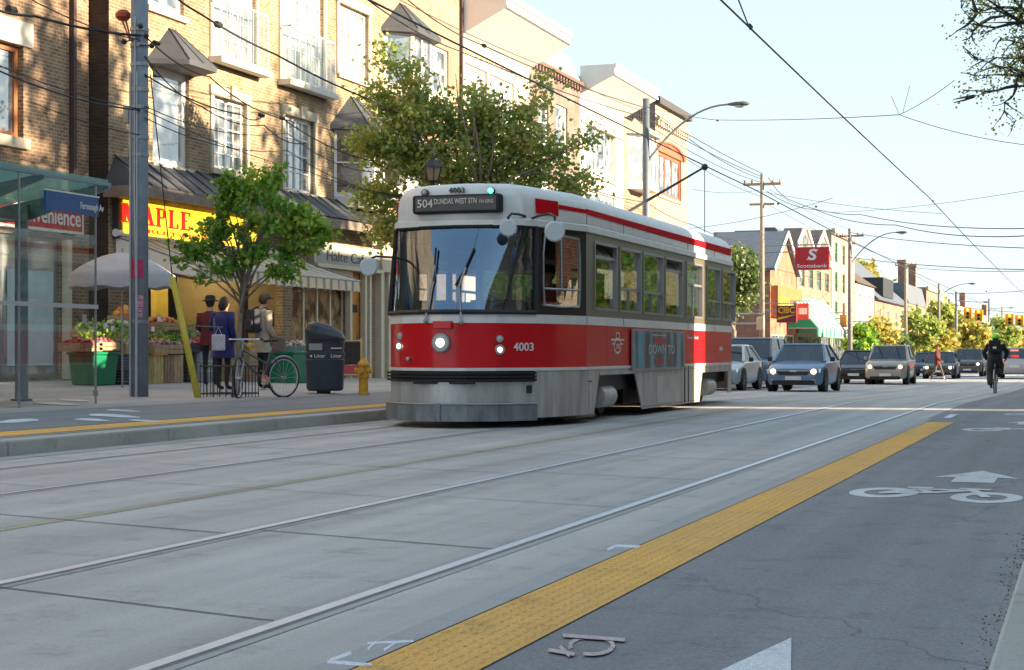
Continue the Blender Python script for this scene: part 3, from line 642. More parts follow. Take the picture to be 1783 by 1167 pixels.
def storefront(par,X,a,c,bulk,fm,glassm,zt=3.1,n=4):
    b=B(); b.box(X-.2,X-.08,a,c,-.5,bulk); b.build('stall_riser',fm,par)
    b=B(); frame_rect(b,X-.16,a,c,bulk,zt,.08)
    for i in range(1,n): yy=lerp(a,c,i/n); b.box(X-.157,X-.09,yy-.035,yy+.035,bulk+.08,zt-.08)
    f=b.build('shop_window',fm,par); p=B(); p.quad((X-.14,a,bulk),(X-.14,c,bulk),(X-.14,c,zt),(X-.14,a,zt)); p.build('pane',glassm,f)
def Zu(y,u,X=XF): return ZH(y,X,FY(u,X))
# B2 orange brick
Y0=YB+.002; Y1=FY(803,XF)
P2=thing('brick_building','orange brick building with metal hooded bay windows behind the large street tree','building',(XF,(Y0+Y1)/2,0))
V8=(FY(670,XF),FY(727,XF),Zu(150,670),Zu(52,670)); V9=rectu(XF,747,781,74,158); V10=(FY(664,XF),FY(712,XF),Zu(330,664),Zu(222,664)); V11=rectu(XF,735,770,255,330)
sf=(Y0+.5,Y1-.4,.3,3.2)
wall_block(P2,XF,Y0,Y1,-.5,16.2,12,[V8,V9,V10,V11,sf],brO,rd=.2)
for v in (V9,V11): window(P2,XF,*v,nx=1,t=.12,sashbar=.5,pm_=G['win'])
for v in (V8,V10): bay(P2,XF,v,.7,M['white'],G['win'],nz=1); hood(P2,XF,v[0]-.3,v[1]+.3,v[3]+.05,1.0,.95)
storefront(P2,XF,sf[0],sf[1],.6,M['cream'],G['win'],3.1,4)
b=B()
for u in (655,668): yy=FY(u,XF); b.box(XF+.002,XF+.22,yy-.12,yy+.12,-.2,3.9)
b.build('pilaster',M['cream'],P2)
b=B(); b.box(XF+.01,XF+.3,Y0+.1,Y1-.1,3.4,4.2); b.build('shop_fascia',M['cream'],P2)
b=B(); b.box(XF+.005,XF+.10,FY(801,XF)-.07,FY(801,XF)+.07,0,16.1); b.build('downpipe',mat('pipe_brown',(.06,.035,.03)),P2)
# B3 cream with deep white cornice
Y0=Y1+.002; Y1=FY(921,XF)
P3=thing('painted_building','cream painted building under the deepest white cornice, above the tree crown','building',(XF,(Y0+Y1)/2,0))
crm=mat('cream_stucco',(.42,.36,.29),.8,var=.07,vs=2,bump=.1)
o1=rectu(XF,810,848,108,215); o2=rectu(XF,853,895,128,225); o3=rectu(XF,812,845,260,340); o4=rectu(XF,860,890,280,350)
zt=Zu(20,807)
wall_block(P3,XF,Y0,Y1,-.6,zt,12,[o1,o2,o3,o4],crm,rd=.2)
for v in (o1,o2,o3,o4): window(P3,XF,*v,nx=1,t=.13,sashbar=.5,pm_=G['pale'])
cornice(P3,XF,Y0-.02,Y1+.05,zt-.85,zt+.35,1.65,M['white'])
b=B(); yy=Y0+.3
while yy<Y1-.6: b.box(XF+.001,XF+.02,yy,yy+.3,o1[3]+.35,o1[3]+.42); yy+=.55
b.build('brick_pattern_band',brO,P3)
# B4 grey brown brick with slate parapet
Y0=Y1+.002; Y1=FY(1010,XF)
P4=thing('brick_building','grey brown brick building with slate blue parapet between the two white cornices','building',(XF,(Y0+Y1)/2,0))
zt=Zu(103,922)
o=[rectu(XF,968,988,180,262),rectu(XF,938,955,168,250),rectu(XF,940,957,300,350),rectu(XF,970,990,310,360)]
wall_block(P4,XF,Y0,Y1,-.7,zt,12,o,brG,rd=.2)
for v in o: window(P4,XF,*v,nx=1,t=.12,sashbar=.5)
b=B(); zp=Zu(66,957); b.add([(XF+.02,Y0,zt+.25),(XF+.02,Y1,zt+.25),(XF-.5,Y1,zp),(XF-.5,Y0,zp),(XF-6,Y0,zp),(XF-6,Y1,zp),(XF+.02,Y0,zt),(XF+.02,Y1,zt),(XF-6,Y0,zt),(XF-6,Y1,zt)],[(0,1,2,3),(3,2,5,4),(6,7,1,0),(6,0,3,4,8),(7,9,5,2,1)])
b.build('parapet',mat('slate_blue',(.19,.23,.27),.6,var=.2),P4)
dentils(P4,XF,Y0,Y1,zt-.3,mat('brown_trim',(.14,.08,.06),.7))
# B5 white with cornice
Y0=Y1+.002; Y1=FY(1086,XF)
P5=thing('painted_building','white painted building with tall blue glazed window and shorter white cornice','building',(XF,(Y0+Y1)/2,0))
zt=Zu(134,1012)
o=[rectu(XF,1022,1072,205,300),rectu(XF,1022,1070,330,380)]
wall_block(P5,XF,Y0,Y1,-.7,zt,12,o,mat('white_stucco',(.47,.43,.38),.8,var=.05,bump=.1),rd=.2)
window(P5,XF,*o[0],nx=3,t=.14,pm_=G['win'],mid=False,mt=.1); window(P5,XF,*o[1],nx=3,t=.12)
cornice(P5,XF,Y0+.02,Y1+.4,zt-.75,zt+.35,1.5,M['white'])
b=B(); b.box(XF+.001,XF+.08,Y0+.1,Y1,zt-1.9,zt-1.8); b.build('string_course',M['stone'],P5)
# B6 brick with roof rail and bay
Y0=Y1+.002; Y1=FY(1141,XF)
P6=thing('brick_building','orange brick building with roof railing and pale bay window beside the lamp pole','building',(XF,(Y0+Y1)/2,0))
zt=Zu(206,1088)
v=(FY(1086,XF)+.6,FY(1121,XF),Zu(315,1086),Zu(226,1086))
wall_block(P6,XF,Y0,Y1,-.7,zt,12,[v],brO)
bay(P6,XF,v,.8,crm,G['pale'],nz=1); hood(P6,XF,v[0]-.2,v[1]+.2,v[3]+.02,.8,1.0,m=crm)
b=B(); zr=zt+1.6
b.box(XF-.06,XF,Y0,Y1,zr-.06,zr); b.box(XF-.06,XF,Y0,Y1,zt+.1,zt+.15); yy=Y0+.1
while yy<Y1: b.box(XF-.05,XF-.01,yy,yy+.05,zt+.001,zr-.06); yy+=.42
b.build('roof_railing',M['dark'],P6)
# B7 last of the near row
Y0=Y1+.002; Y1=FY(1197,XF)
P7=thing('brick_building','pale end building with red framed arched window at the street corner','building',(XF,(Y0+Y1)/2,0))
zt=Zu(180,1141)
v=rectu(XF,1146,1186,262,338)
wall_block(P7,XF,Y0,Y1,-.7,zt,12,[v],mat('pale_pink_stucco',(.34,.25,.19),.8,var=.08,bump=.1))
window(P7,XF,*v,fm=mat('red_frame',(.40,.10,.04),.5),nx=3,t=.18,mt=.12,mid=False)
b=B(); n_=10; a,c=v[0]-.25,v[1]+.25
for i in range(n_):
    t0,t1=math.pi*i/n_,math.pi*(i+1)/n_; f=lambda t,r: ((a+c)/2-math.cos(t)*r*(c-a)/2, v[3]+math.sin(t)*.55*r)
    p0,p1,q0,q1=f(t0,1),f(t1,1),f(t0,1.16),f(t1,1.16)
    b.prism([(XF+.01,*p0),(XF+.01,*q0),(XF+.01,*q1),(XF+.01,*p1)],(.12,0,0))
    b.prism([(XF+.01,(a+c)/2,v[3]),(XF+.01,*p0),(XF+.01,*p1)],(.03,0,0))
b.build('window_arch',MC['red_frame'],P7,fixn=True)
dentils(P7,XF,Y0,Y1,zt-1.1,M['stone'],h=.3,st_=.5)
b=B(); b.box(XF-.3,XF+.25,Y0,Y1+.1,zt+.001,zt+.35); b.build('parapet',M['tar'],P7)
b=B(); b.box(XF+.0,XF+.3,Y0+.3,Y1,2.2,3.2); b.build('shop_fascia',mat('fascia_red',(.4,.1,.06),.6),P7)
# ------------------------------------------------------------ blocks beyond the cross street
def win_grid(X,a,c,zs,n,h,wd):
    out=[]
    for z in zs:
        for i in range(n): y=lerp(a,c,(i+.5)/n); out.append((y-wd/2,y+wd/2,z,z+h))
    return out
def far_building(label,u0,u1,ytop,wallm,storeys=2,n=2,roof=None,X=XF,winh=1.9,ww=1.7,fm=None,trim=True,shop=True,depth=11,gname='row_building'):
    a,c=FY(u0,X)+.01,FY(u1,X)-.01; zt=ZH(ytop,X,a); g=gz(a)-.3
    P=thing(gname,label,'building',(X,(a+c)/2,g))
    z1=g+3.9; hh=(zt-.6-z1)/storeys
    ops=win_grid(X,a+.4,c-.4,[z1+i*hh+.5 for i in range(storeys)],n,min(winh,hh-.8),min(ww,(c-a)/n*.6))
    if shop: so_=(a+.5,c-.5,g+.6,g+3.0); ops2=ops+[so_]
    else: ops2=ops
    wall_block(P,X,a,c,g-.4,zt,depth,ops2,wallm)
    for o in ops: window(P,X,*o,fm=fm or M['white'],pm_=G['far'],nx=1,t=.1,sashbar=.5,sill=False)
    if shop: storefront(P,X,so_[0],so_[1],g+.9,fm or M['white'],G['far'],g+3.0,3)
    if trim:
        b=B(); b.box(X+.001,X+.3,a,c,zt-.35,zt+.12); b.build('cornice',M['stone'],P)
        b=B(); b.box(X+.001,X+.18,a,c,g+3.2,g+3.8); b.build('shop_fascia',fm or M['cream'],P)
    return P,a,c,zt,g
def gable(P,X,a,c,z0,h,m,rm,depth=10,over=.25):
    b=B(); mid=(a+c)/2; b.prism([(X,a,z0),(X,c,z0),(X,mid,z0+h)],(-.2,0,0)); g=b.build('gable',m,P,fixn=True)
    r=B(); 
    for s,e in ((a-over,1),(c+over,-1)):
        zz=z0-over*h/((c-a)/2); r.prism([(X+.3,s,zz),(X+.3,mid,z0+h+.06),(X+.3,mid,z0+h+.24),(X+.3,s,zz+.18)],(-depth,0,0))
    r.build('roof',rm,P,fixn=True)
    t=B()
    for s in (a-over,c+over):
        zz=z0-over*h/((c-a)/2); t.prism([(X+.31,s,zz-.1),(X+.31,mid,z0+h-.04),(X+.31,mid,z0+h+.26),(X+.31,s,zz+.2)],(.08,0,0))
    t.build('bargeboard',M['white'],P,fixn=True)
slate=mat('slate_roof',(.10,.12,.15),.6,var=.2); brownroof=mat('brown_shingles',(.10,.07,.06),.9,var=.3)
brP=brick('pink_brick',(.26,.135,.095),(.20,.10,.07),(.42,.34,.28),stain=.2)
# big flat slate roofed building behind the gables
XB=-26
a,c=FY(1262,XB-4),FY(1432,XB); zt=ZH(398,XB,a)
P=thing('apartment_block','long grey slate clad block rising behind the gabled brick house','building',(XB,(a+c)/2,-.5))
wall_block(P,XB,a,c,-1,zt-1.9,4,win_grid(XB,a+1,c-1,[3.5,6.2],5,1.4,1.0),brB)
b=B(); b.add([(XB+.2,a-.1,zt-1.9),(XB+.2,c+.1,zt-1.9),(XB-1,c-.2,zt-.1),(XB-1,a+.4,zt-.1),(XB-3.2,a+.4,zt-.1),(XB-3.2,c-.2,zt-.1),(XB-4,a-.1,zt-1.9),(XB-4,c+.1,zt-1.9)],[(0,1,2,3),(3,2,5,4),(0,3,4,6),(1,7,5,2)]); b.build('roof',slate,P)
b=B(); b.box(XB-3,XB-1.5,c-2.2,c-1,zt-.1,zt+.9); b.build('chimney',brR,P)
# gabled brick house whose side wall faces us
P,a,c,zt,g=far_building('red brick gabled house with its long side wall facing the tram, under an orange sign',1341,1386,468,brR,1,2,depth=5,gname='gabled_house',trim=False)
gable(P,XF,a,c,zt,ZH(438,XF,(a+c)/2)-zt+1.2,brR,slate,depth=5)
b=B(); b.box(XF+.01,XF+.5,a+.2,c-.2,g+4.2,g+6.3); sg=b.build('shop_sign',mat('orange_sign',(.55,.15,.04),.5,var=.3,vs=1.5),P)
b=B(); text_mesh(b,'PIZZA',(XF+.51,a+1.0,g+4.8),(0,1,0),(0,0,1),1.1,4.0,.02); b.build('lettering',MC['sign_yellow'],sg)
P,a,c,zt,g=far_building('brown brick shop row house with white twin gables behind the red bank sign',1387,1447,440,brP,2,4,depth=4,fm=mat('green_frame',(.03,.17,.10),.5),winh=3.2,ww=2.4)
m_=(a+c)/2
for s,e in ((a+.3,lerp(a,c,.44)),(lerp(a,c,.52),c-.4)):
    b=B(); b.prism([(XF+.02,s,zt),(XF+.02,e,zt),(XF+.02,e,zt+.5),(XF+.02,(s+e)/2,zt+2.1),(XF+.02,s,zt+.5)],(-1.6,0,0)); d=b.build('dormer',brP,P,fixn=True)
    t_=B()
    for q0,q1 in (((s-.15,zt+.45),((s+e)/2,zt+2.2)),(((s+e)/2,zt+2.2),(e+.15,zt+.45))): t_.prism([(XF+.03,q0[0],q0[1]),(XF+.03,q1[0],q1[1]),(XF+.03,q1[0],q1[1]+.35),(XF+.03,q0[0],q0[1]+.35)],(.12,0,0))
    t_.build('bargeboard',M['white'],d,fixn=True)
    w_=B(); w_.box(XF+.021,XF+.05,lerp(s,e,.35),lerp(s,e,.65),zt+.3,zt+1.5); w_.build('pane',G['far'],d)
b=B(); b.add([(XF,a,zt+.01),(XF,c,zt+.01),(XF-1.6,c,zt+1.9),(XF-1.6,a,zt+1.9),(XF-2.6,a,zt+1.9),(XF-2.6,c,zt+1.9),(XF-4,a,zt+.01),(XF-4,c,zt+.01)],[(0,1,2,3),(3,2,5,4),(0,3,4,6),(1,7,5,2)]); b.build('roof',slate,P)
# green white cafe awning
XA=-18.9
a2,c2=FY(1409,XA),FY(1468,XA); g2=gz(a2)
A=thing('awning','slanted green and white striped awning above the pavement by the cream tower','awning',(XF,(a2+c2)/2,g2))
stripes=[]
b=B(); N=18
for i in range(N):
    b.cm=i%2; y0_,y1_=lerp(a2,c2,i/N),lerp(a2,c2,(i+1)/N); b.quad((XF+.1,y0_,g2+5.6),(XA+.6,y0_,g2+3.2),(XA+.6,y1_,g2+3.2),(XF+.1,y1_,g2+5.6)); b.quad((XA+.6,y0_,g2+3.2),(XA+.61,y0_,g2+2.6),(XA+.61,y1_,g2+2.6),(XA+.6,y1_,g2+3.2))
b.cm=0; b.poly([(XF+.1,a2,g2+5.6),(XA+.6,a2,g2+3.2),(XF+.1,a2,g2+3.2)])
b.build('awning_cloth',[mat('awning_green',(.01,.22,.12),.7),M['white']],A)
b=B(); b.tube([(XF+.1,a2,g2+3.2),(XA+.6,a2,g2+3.18),(XA+.6,c2,g2+3.18),(XF+.1,c2,g2+3.2)],.04,5); b.build('frame',M['steel'],A)
P,a,c,zt,g=far_building('tall cream painted tower house beside the leaning wooden pole',1448,1488,400,mat('cream_wall_far',(.36,.27,.20),.8,var=.12),3,3,depth=10,fm=MC['green_frame'])
P,a,c,zt,g=far_building('white fronted shop with steep brown shingle roof',1489,1522,490,mat('white_wall_far',(.44,.40,.35),.8,var=.06),2,2,depth=9,winh=2.2,trim=False)
def slope_roof(P,X,a,c,zt,h,m,depth=8,over=.3):
    b=B(); b.add([(X+over,a-.1,zt-.1),(X+over,c+.1,zt-.1),(X-depth*.5,c+.1,zt+h),(X-depth*.5,a-.1,zt+h),(X-depth,a-.1,zt-.1),(X-depth,c+.1,zt-.1)],[(0,1,2,3),(3,2,5,4),(0,3,4),(1,5,2),(0,4,5,1)]); return b.build('roof',m,P)
slope_roof(P,XF,a,c,zt,2.9,brownroof)
b=B(); b.box(XF-4.4,XF-3.6,c-1.3,c-.5,zt+2.3,zt+4.6); b.build('chimney',brR,P)
P,a,c,zt,g=far_building('low pink brick shop with wide black roof and dark dormer',1523,1580,520,brP,1,4,depth=12,trim=False); slope_roof(P,XF,a,c,zt,5.6,slate,12,.5)
b=B(); b.box(XF-2,XF+.1,lerp(a,c,.2),lerp(a,c,.5),zt+.4,zt+2.4); b.build('dormer',M['dark'],P)
P,a,c,zt,g=far_building('slate clad mansard house with two tall chimneys',1581,1612,528,brO,2,3,depth=10,trim=False)
b=B(); z2=ZH(492,XF,a); b.add([(XF+.1,a,zt),(XF+.1,c,zt),(XF-.5,c,z2),(XF-.5,a,z2),(XF-9,a,z2),(XF-9,c,z2),(XF-10,a,zt),(XF-10,c,zt)],[(0,1,2,3),(3,2,5,4),(0,3,4,6),(1,7,5,2)]); b.build('roof',slate,P)
for t in (.2,.75):
    b=B(); yy=lerp(a,c,t); b.box(XF-1.6,XF-.7,yy-.6,yy+.6,z2-.1,z2+2.6); b.box(XF-1.7,XF-.6,yy-.7,yy+.7,z2+2.6,z2+2.9); b.build('chimney',brR,P)
ps=[('pale pink brick terrace with parapet, first past the mansard house',1613,1634,500,brP),('cream terrace with round topped parapet behind the street poles',1635,1650,505,crm),('brown brick terrace under a leafy roof line',1651,1668,522,brO),('pale stone terrace behind the first hanging traffic signal',1669,1688,532,crm),('red brick terrace with chimney beyond the first traffic signal',1689,1708,540,brR),('cream terrace beyond the crossing',1709,1724,548,crm),('brown brick terrace near the far bend of the street',1725,1742,556,brB),('pale terrace at the far end of the street',1743,1760,562,crm),('grey terrace last in the row at the vanishing point',1761,1792,568,brG)]
for i,(lb,u0,u1,yt,m_) in enumerate(ps):
    P,a,c,zt,g=far_building(lb,u0,u1,yt,m_,2,5 if i<4 else 7,depth=12,trim=(i%2==0),shop=False,winh=1.7,ww=1.2)
    if i in (4,6): 
        b=B(); b.box(XF-2,XF-1,a+2,a+4,zt,zt+3.2); b.build('chimney',brR,P)
# right hand row, beside and behind the camera: it shades the street
XR=4.95
random.seed(5)
def right_building(a,c,h,m,label):
    P=thing('shop_building',label,'building',(XR,(a+c)/2,0))
    b=B(); g=B()
    ops=[]
    n=max(2,int((c-a)/3.2))
    for z in (4.4,7.6):
        if z+2<h:
            for i in range(n): y=lerp(a,c,(i+.5)/n); ops.append((c-y-.55,c-y+.55,z,z+1.8))
    ops.append((.5,c-a-.5,.8,3.1))
    b.panel((XR,c),(XR,a),-.6,h,ops,.2)
    b.quad((XR,a,-.6),(XR,a,h),(XR+11,a,h),(XR+11,a,-.6)); b.quad((XR,c,-.6),(XR+11,c,-.6),(XR+11,c,h),(XR,c,h)); b.quad((XR,a,h),(XR,c,h),(XR+11,c,h),(XR+11,a,h)); b.quad((XR+11,a,-.6),(XR+11,a,h),(XR+11,c,h),(XR+11,c,-.6))
    b.build('wall',m,P)
    for o in ops[:-1]:
        f=B(); y0,y1=c-o[1],c-o[0]; f.box(XR+.1,XR+.16,y0,y1,o[2],o[2]+.07); f.box(XR+.1,XR+.16,y0,y1,o[3]-.07,o[3]); f.box(XR+.1,XR+.16,y0,y0+.07,o[2]+.07,o[3]-.07); f.box(XR+.1,XR+.16,y1-.07,y1,o[2]+.07,o[3]-.07); w_=f.build('window',M['white'],P)
        p=B(); p.quad((XR+.13,y0,o[2]),(XR+.13,y0,o[3]),(XR+.13,y1,o[3]),(XR+.13,y1,o[2])); p.build('pane',G['far'],w_)
    p=B(); p.quad((XR+.13,a+.5,.8),(XR+.13,a+.5,3.1),(XR+.13,c-.5,3.1),(XR+.13,c-.5,.8)); p.build('shop_window',G['far'],P)
    b=B(); b.box(XR-.25,XR-.001,a,c,h-.4,h+.15); b.build('cornice',M['stone'],P)
GAP0,GAP1=30.7,32.3
seg=[(-60,-30,11.5,brB),(-30,-12,11.0,brO),(-12,2,11.6,brR),(2,14,11.0,brO),(14,GAP0,11.3,brB),(GAP1,45,11.0,brR),(45,58,10.4,brO),(58,70,8.4,brB),(70,84,6.0,brO),(95,112,5.5,brR),(120,140,5.0,brO),(150,190,5.5,brB)]
nm=['dark brown','orange','red','pale orange','brown','dark red','amber','umber','low orange','low red','small orange','long low brown']
for (a,c,h,m_),s in zip(seg,nm): right_building(a+.01,c-.01,h,m_,s+' brick shop building on the near side of the street behind the camera')
# ------------------------------------------------------------ trees
def rnd_in(c,r,bias=.5):
    while True:
        p=Vector((random.uniform(-1,1),random.uniform(-1,1),random.uniform(-1,1)))
        if p.length<=1 and p.length>bias*random.random(): return Vector((c[0]+p.x*r[0],c[1]+p.y*r[1],c[2]+p.z*r[2]))
def tree(label,base,crown,rad,nclump,nleaf,ls,lm,bark,tr=.12,seed=1,spread=.35,fork=.45,name='street_tree',group=None,twigs=True,extra=(),blobs=None):
    """trunk and limbs as one tapered mesh, crown as many small leaf faces gathered in clumps on the limb ends"""
    random.seed(seed); P=thing(name,label,'tree',base,group); base=Vector(base); cc=Vector(crown)
    b=B(); top=base.lerp(cc,.9); fk=base.lerp(Vector((cc.x,cc.y,cc.z-rad[2])),1.0) if fork is None else base.lerp(cc,fork)
    wob=lambda p,s: p+Vector((random.gauss(0,s),random.gauss(0,s),random.gauss(0,s)*.5))
    b.tube([base-Vector((0,0,.1)),base+Vector((0,0,.12)),wob(base.lerp(fk,.5),tr*.3),fk,wob(fk.lerp(top,.5),tr),top],[tr*1.5,tr*1.1,tr*.95,tr*.8,tr*.45,tr*.12],10)
    clumps=[]; limbs=[]
    nl=max(7,nclump//8)
    for i in range(nl):
        t=random.uniform(0,.75); s0=fk.lerp(top,t); e=rnd_in(cc,[r*.85 for r in rad],.75)
        if e.z<s0.z-.2*rad[2]: e.z=s0.z+random.uniform(-.1,.4)*rad[2]
        m=s0.lerp(e,.5)+Vector((0,0,rad[2]*.12)); m=wob(m,rad[0]*.06)
        b.tube([s0,m,e],[tr*.38,tr*.22,tr*.07],6); limbs.append((s0,m,e))
    if blobs:
        z_=dep(base.x,base.y); s_=F/z_; bl=[(Wp(u,y,z_),ru/s_,ry/s_,w_) for u,y,ru,ry,w_ in blobs]; tw=sum(q[3] for q in bl)
        for (bc,ru,ry,w_) in bl:
            e=rnd_in(bc,(ru*.5,ru*.5,ry*.5),0); s0=fk.lerp(top,random.uniform(0,.8) if e.z>fk.z+.3 else random.uniform(0,.2)); m=s0.lerp(e,.5)+Vector((0,0,.1))
            b.tube([s0,wob(m,.05),e],[tr*.4,tr*.25,tr*.08],6); limbs.append((s0,m,e))
    for i in range(nclump):
        if blobs:
            r_=random.random()*tw
            for (bc,ru,ry,w_) in bl:
                r_-=w_
                if r_<=0: break
            c=rnd_in(bc,(ru,max(ru,.5)*.9,ry),.5)
        else: c=rnd_in(cc,rad,.6)
        for (ec,er,ep) in extra:
            if random.random()<ep: c=rnd_in(ec,er,.3)
        best=min(limbs,key=lambda L:(L[2]-c).length+ (L[1]-c).length*.3)
        s=best[1].lerp(best[2],random.uniform(.1,1)); b.tube([s,wob(s.lerp(c,.5),.04),c],[tr*.13,tr*.08,tr*.03],4,cap=False); clumps.append((s,c))
    b.build('trunk',bark,P,fixn=False,smooth=True)
    v=[];f=[]
    for i in range(nleaf):
        s,c=random.choice(clumps); t=random.betavariate(3,1.3); p=s.lerp(c,t); sg=spread*random.uniform(.5,1.1)
        p=p+Vector((random.gauss(0,sg),random.gauss(0,sg),random.gauss(0,sg*.7)))
        n_=Vector((random.gauss(0,.7),random.gauss(0,.7),random.gauss(.5,.6))).normalized(); a=n_.orthogonal().normalized(); a=Matrix.Rotation(random.uniform(0,6.28),3,n_)@a; d=n_.cross(a)
        L=ls*random.uniform(.6,1.3); Wd=L*.42; o=len(v)
        v+= [p, p+a*L*.45+d*Wd-n_*L*.06, p+a*L, p+a*L*.45-d*Wd-n_*L*.06]; f.append((o,o+1,o+2,o+3))
    me=bpy.data.meshes.new('crown'); off=OFF[P.name]; me.from_pydata([tuple(x-off) for x in v],[],f); me.materials.append(lm); me.update()
    o=bpy.data.objects.new('crown',me); C.objects.link(o); o.parent=P
    return P
bark=mat('bark',(.22,.19,.16),.9,var=.3,vs=12,bump=.4,bs=40); barkd=mat('bark_dark',(.05,.045,.04),.9)
lfA=leafmat('maple_leaves',[(0,(.05,.17,.02)),(.35,(.14,.34,.04)),(.65,(.36,.55,.06)),(1,(.78,.74,.10))],.55)
lfB=leafmat('olive_leaves',[(0,(.13,.23,.04)),(.4,(.30,.42,.09)),(.75,(.50,.50,.12)),(1,(.72,.52,.14))],.55)
lfC=leafmat('autumn_leaves',[(0,(.20,.26,.06)),(.4,(.42,.42,.09)),(.75,(.60,.48,.11)),(1,(.60,.32,.08))],.45)
lfD=leafmat('dark_leaves',[(0,(.05,.11,.03)),(.6,(.13,.20,.06)),(1,(.28,.30,.10))],.45)
def ground_at(u,y,X,Yr=None): pass
# young maple
XT=-13.7; YT=FY(409,XT)
s1=F/dep(XT,YT)
cz=1+(HZ-402)/s1; cx=XT
tree('young green maple with yellowing top in an iron guard on the pavement',(XT,YT,gs(XT,YT)),(XT+.15,YT+.1,cz),(1.0,1.0,1.0),135,6600,.10,lfA,bark,.052,3,.085,fork=.48,blobs=((425,308,42,22,1.0),(388,322,22,16,.5),(476,296,20,13,.5),(425,352,55,24,1.2),(500,352,34,22,.8),(535,378,36,22,.8),(342,432,40,26,1.2),(375,395,42,24,.8),(445,402,60,30,1.4),(562,408,30,22,1.0),(520,430,46,24,1.0),(455,462,48,24,.9),(395,452,40,24,.7),(318,455,18,14,.35),(500,470,36,20,.5),(365,485,22,14,.2)))
XT=-13.5; YT=FY(835,XT)
sc_=F/dep(XT,YT); cz=1+(HZ-245)/sc_
tree('large airy olive green tree rising behind the tram roof',(XT,YT,gs(XT,YT)),(XT,YT,cz),(2.4,2.4,2.0),300,18500,.115,lfB,bark,.11,11,.23,fork=.5,blobs=((668,95,18,45,.6),(655,165,26,20,.4),(715,130,22,50,.7),(705,195,55,35,1.2),(648,245,36,28,.7),(680,270,62,35,1.4),(650,340,38,26,.5),(668,400,42,40,1.1),(760,215,60,45,1.6),(790,285,85,45,2.4),(840,200,50,60,1.6),(925,195,32,50,.9),(900,250,70,48,2.0),(880,320,80,30,1.4),(985,255,50,42,.9),(1035,235,26,18,.25),(1010,315,48,25,.6),(940,140,14,30,.2)))
# tree behind the tram's rear
XT=-16.5; YT=FY(1278,XT); s_=F/dep(XT,YT)
tree('dark bushy tree between the tram rear and the brick side wall',(XT,YT,gs(XT,YT)),(XT,YT,1+(HZ-485)/s_),(1.55,1.9,1.9),60,5200,.22,lfD,bark,.15,5,.3)
# far street trees
for (u,y,X,rr,hh,lm,nn,lb) in ((1500,585,-15.5,1.6,1.8,lfA,1500,'small green street tree left of the silver SUV'),(1535,575,-15.5,2.0,2.2,lfC,1900,'orange and yellow street tree above the silver SUV'),(1560,590,-15.2,1.6,1.8,lfD,1300,'small dark street tree right of the orange one'),(1598,572,-15.2,2.9,3.4,lfB,2600,'full olive street tree between two wooden poles'),(1632,588,-15,2.2,2.4,lfC,1500,'low amber street tree behind the crossing pedestrian'),(1682,573,-14.5,3.6,3.8,lfC,2400,'bright yellow street tree under the traffic signal'),(1712,585,-14,3.2,3.4,lfD,1800,'dark green street tree left of the cyclist'),(1742,578,-13.5,5.0,4.8,lfB,2200,'olive street tree behind the cyclist'),(1775,580,-12.5,6.5,6.0,lfC,2200,'rusty street tree at the far right end of the street'),(1648,545,-17,3.0,3.2,lfB,1500,'leafy tree crowning the terrace row in the distance'),(1500,470,-29,3.0,3.0,lfC,1800,'yellow green tree behind the brown shingle roof'),(1545,500,-31,3.0,2.4,lfB,1300,'pale green tree behind the wide black roof')):
    Y=FY(u,X); s_=F/dep(X,Y); 
    tree(lb,(X,Y,gz(Y)+.2),(X,Y,1+(HZ-y-9)/s_),(rr*.64,rr*.64,hh*.64),26,nn,.42 if s_>18 else .75,lm,bark,.14,int(u),.32 if s_>18 else .6,group='street trees along the far pavement')
# bare branched tree overhanging at the top right
random.seed(8)
Bt=Vector((1.3,20.6,.12))
T=thing('street_tree','sparse nearly bare tree reaching in with dark twigs at the top right','tree',tuple(Bt))
tb=B(); tb.tube([Bt,Bt+Vector((0,0,1.5)),Bt+Vector((-.1,.1,3.0)),Bt+Vector((-.1,.1,5.2)),Bt+Vector((.1,0,7))],[.16,.12,.11,.08,.03],9)
lv=[];lf=[];tips=[]
def uv(q): z_=-q.x*ST+q.y*CT; return CX+F*(q.x*CT+q.y*ST)/z_, HZ-(q.z-1)*F/z_
def branch(p,d,L,r,k):
    n_=5; pts=[p]; q=p.copy(); dd=d.copy()
    for i in range(n_):
        dd=(dd+Vector((random.gauss(0,.22),random.gauss(0,.22),random.gauss(0,.16)))).normalized(); q=q+dd*L/n_; pts.append(q.copy())
        u_,y_=uv(q)
        if u_<1662+random.random()*30 or (y_>246 and u_<1760): break
        if k>0 and i>=1:
            for _ in range(3 if k>1 else 2):
                if random.random()<.75: branch(q.copy(),(dd+Vector((random.gauss(0,.7),random.gauss(0,.7),random.gauss(0,.55)))).normalized(),L*random.uniform(.2,.36),r*.5,k-1)
    tb.tube(pts,[max(.004,r*(1-.92*i/max(1,len(pts)-1))) for i in range(len(pts))],4,cap=False) if len(pts)>1 else None
    if k<=1: tips.extend(pts[2:])
for (z0,tu,ty,zz) in ((2.6,1688,205,18.5),(3.0,1672,178,19.0),(3.3,1690,140,20),(3.9,1700,95,20),(4.2,1715,40,19.5),(4.6,1730,-20,20),(2.9,1740,215,21),(4.9,1700,-60,20)):
    tgt=Wp(tu,ty,zz); s=Bt+Vector((-.05,.05,z0+.35)); L=(tgt-s).length*1.05; branch(s,(tgt-s+Vector((0,0,.5))).normalized(),L,.045,2)
tb.build('trunk',barkd,T)
tips=[p for p in tips if True]
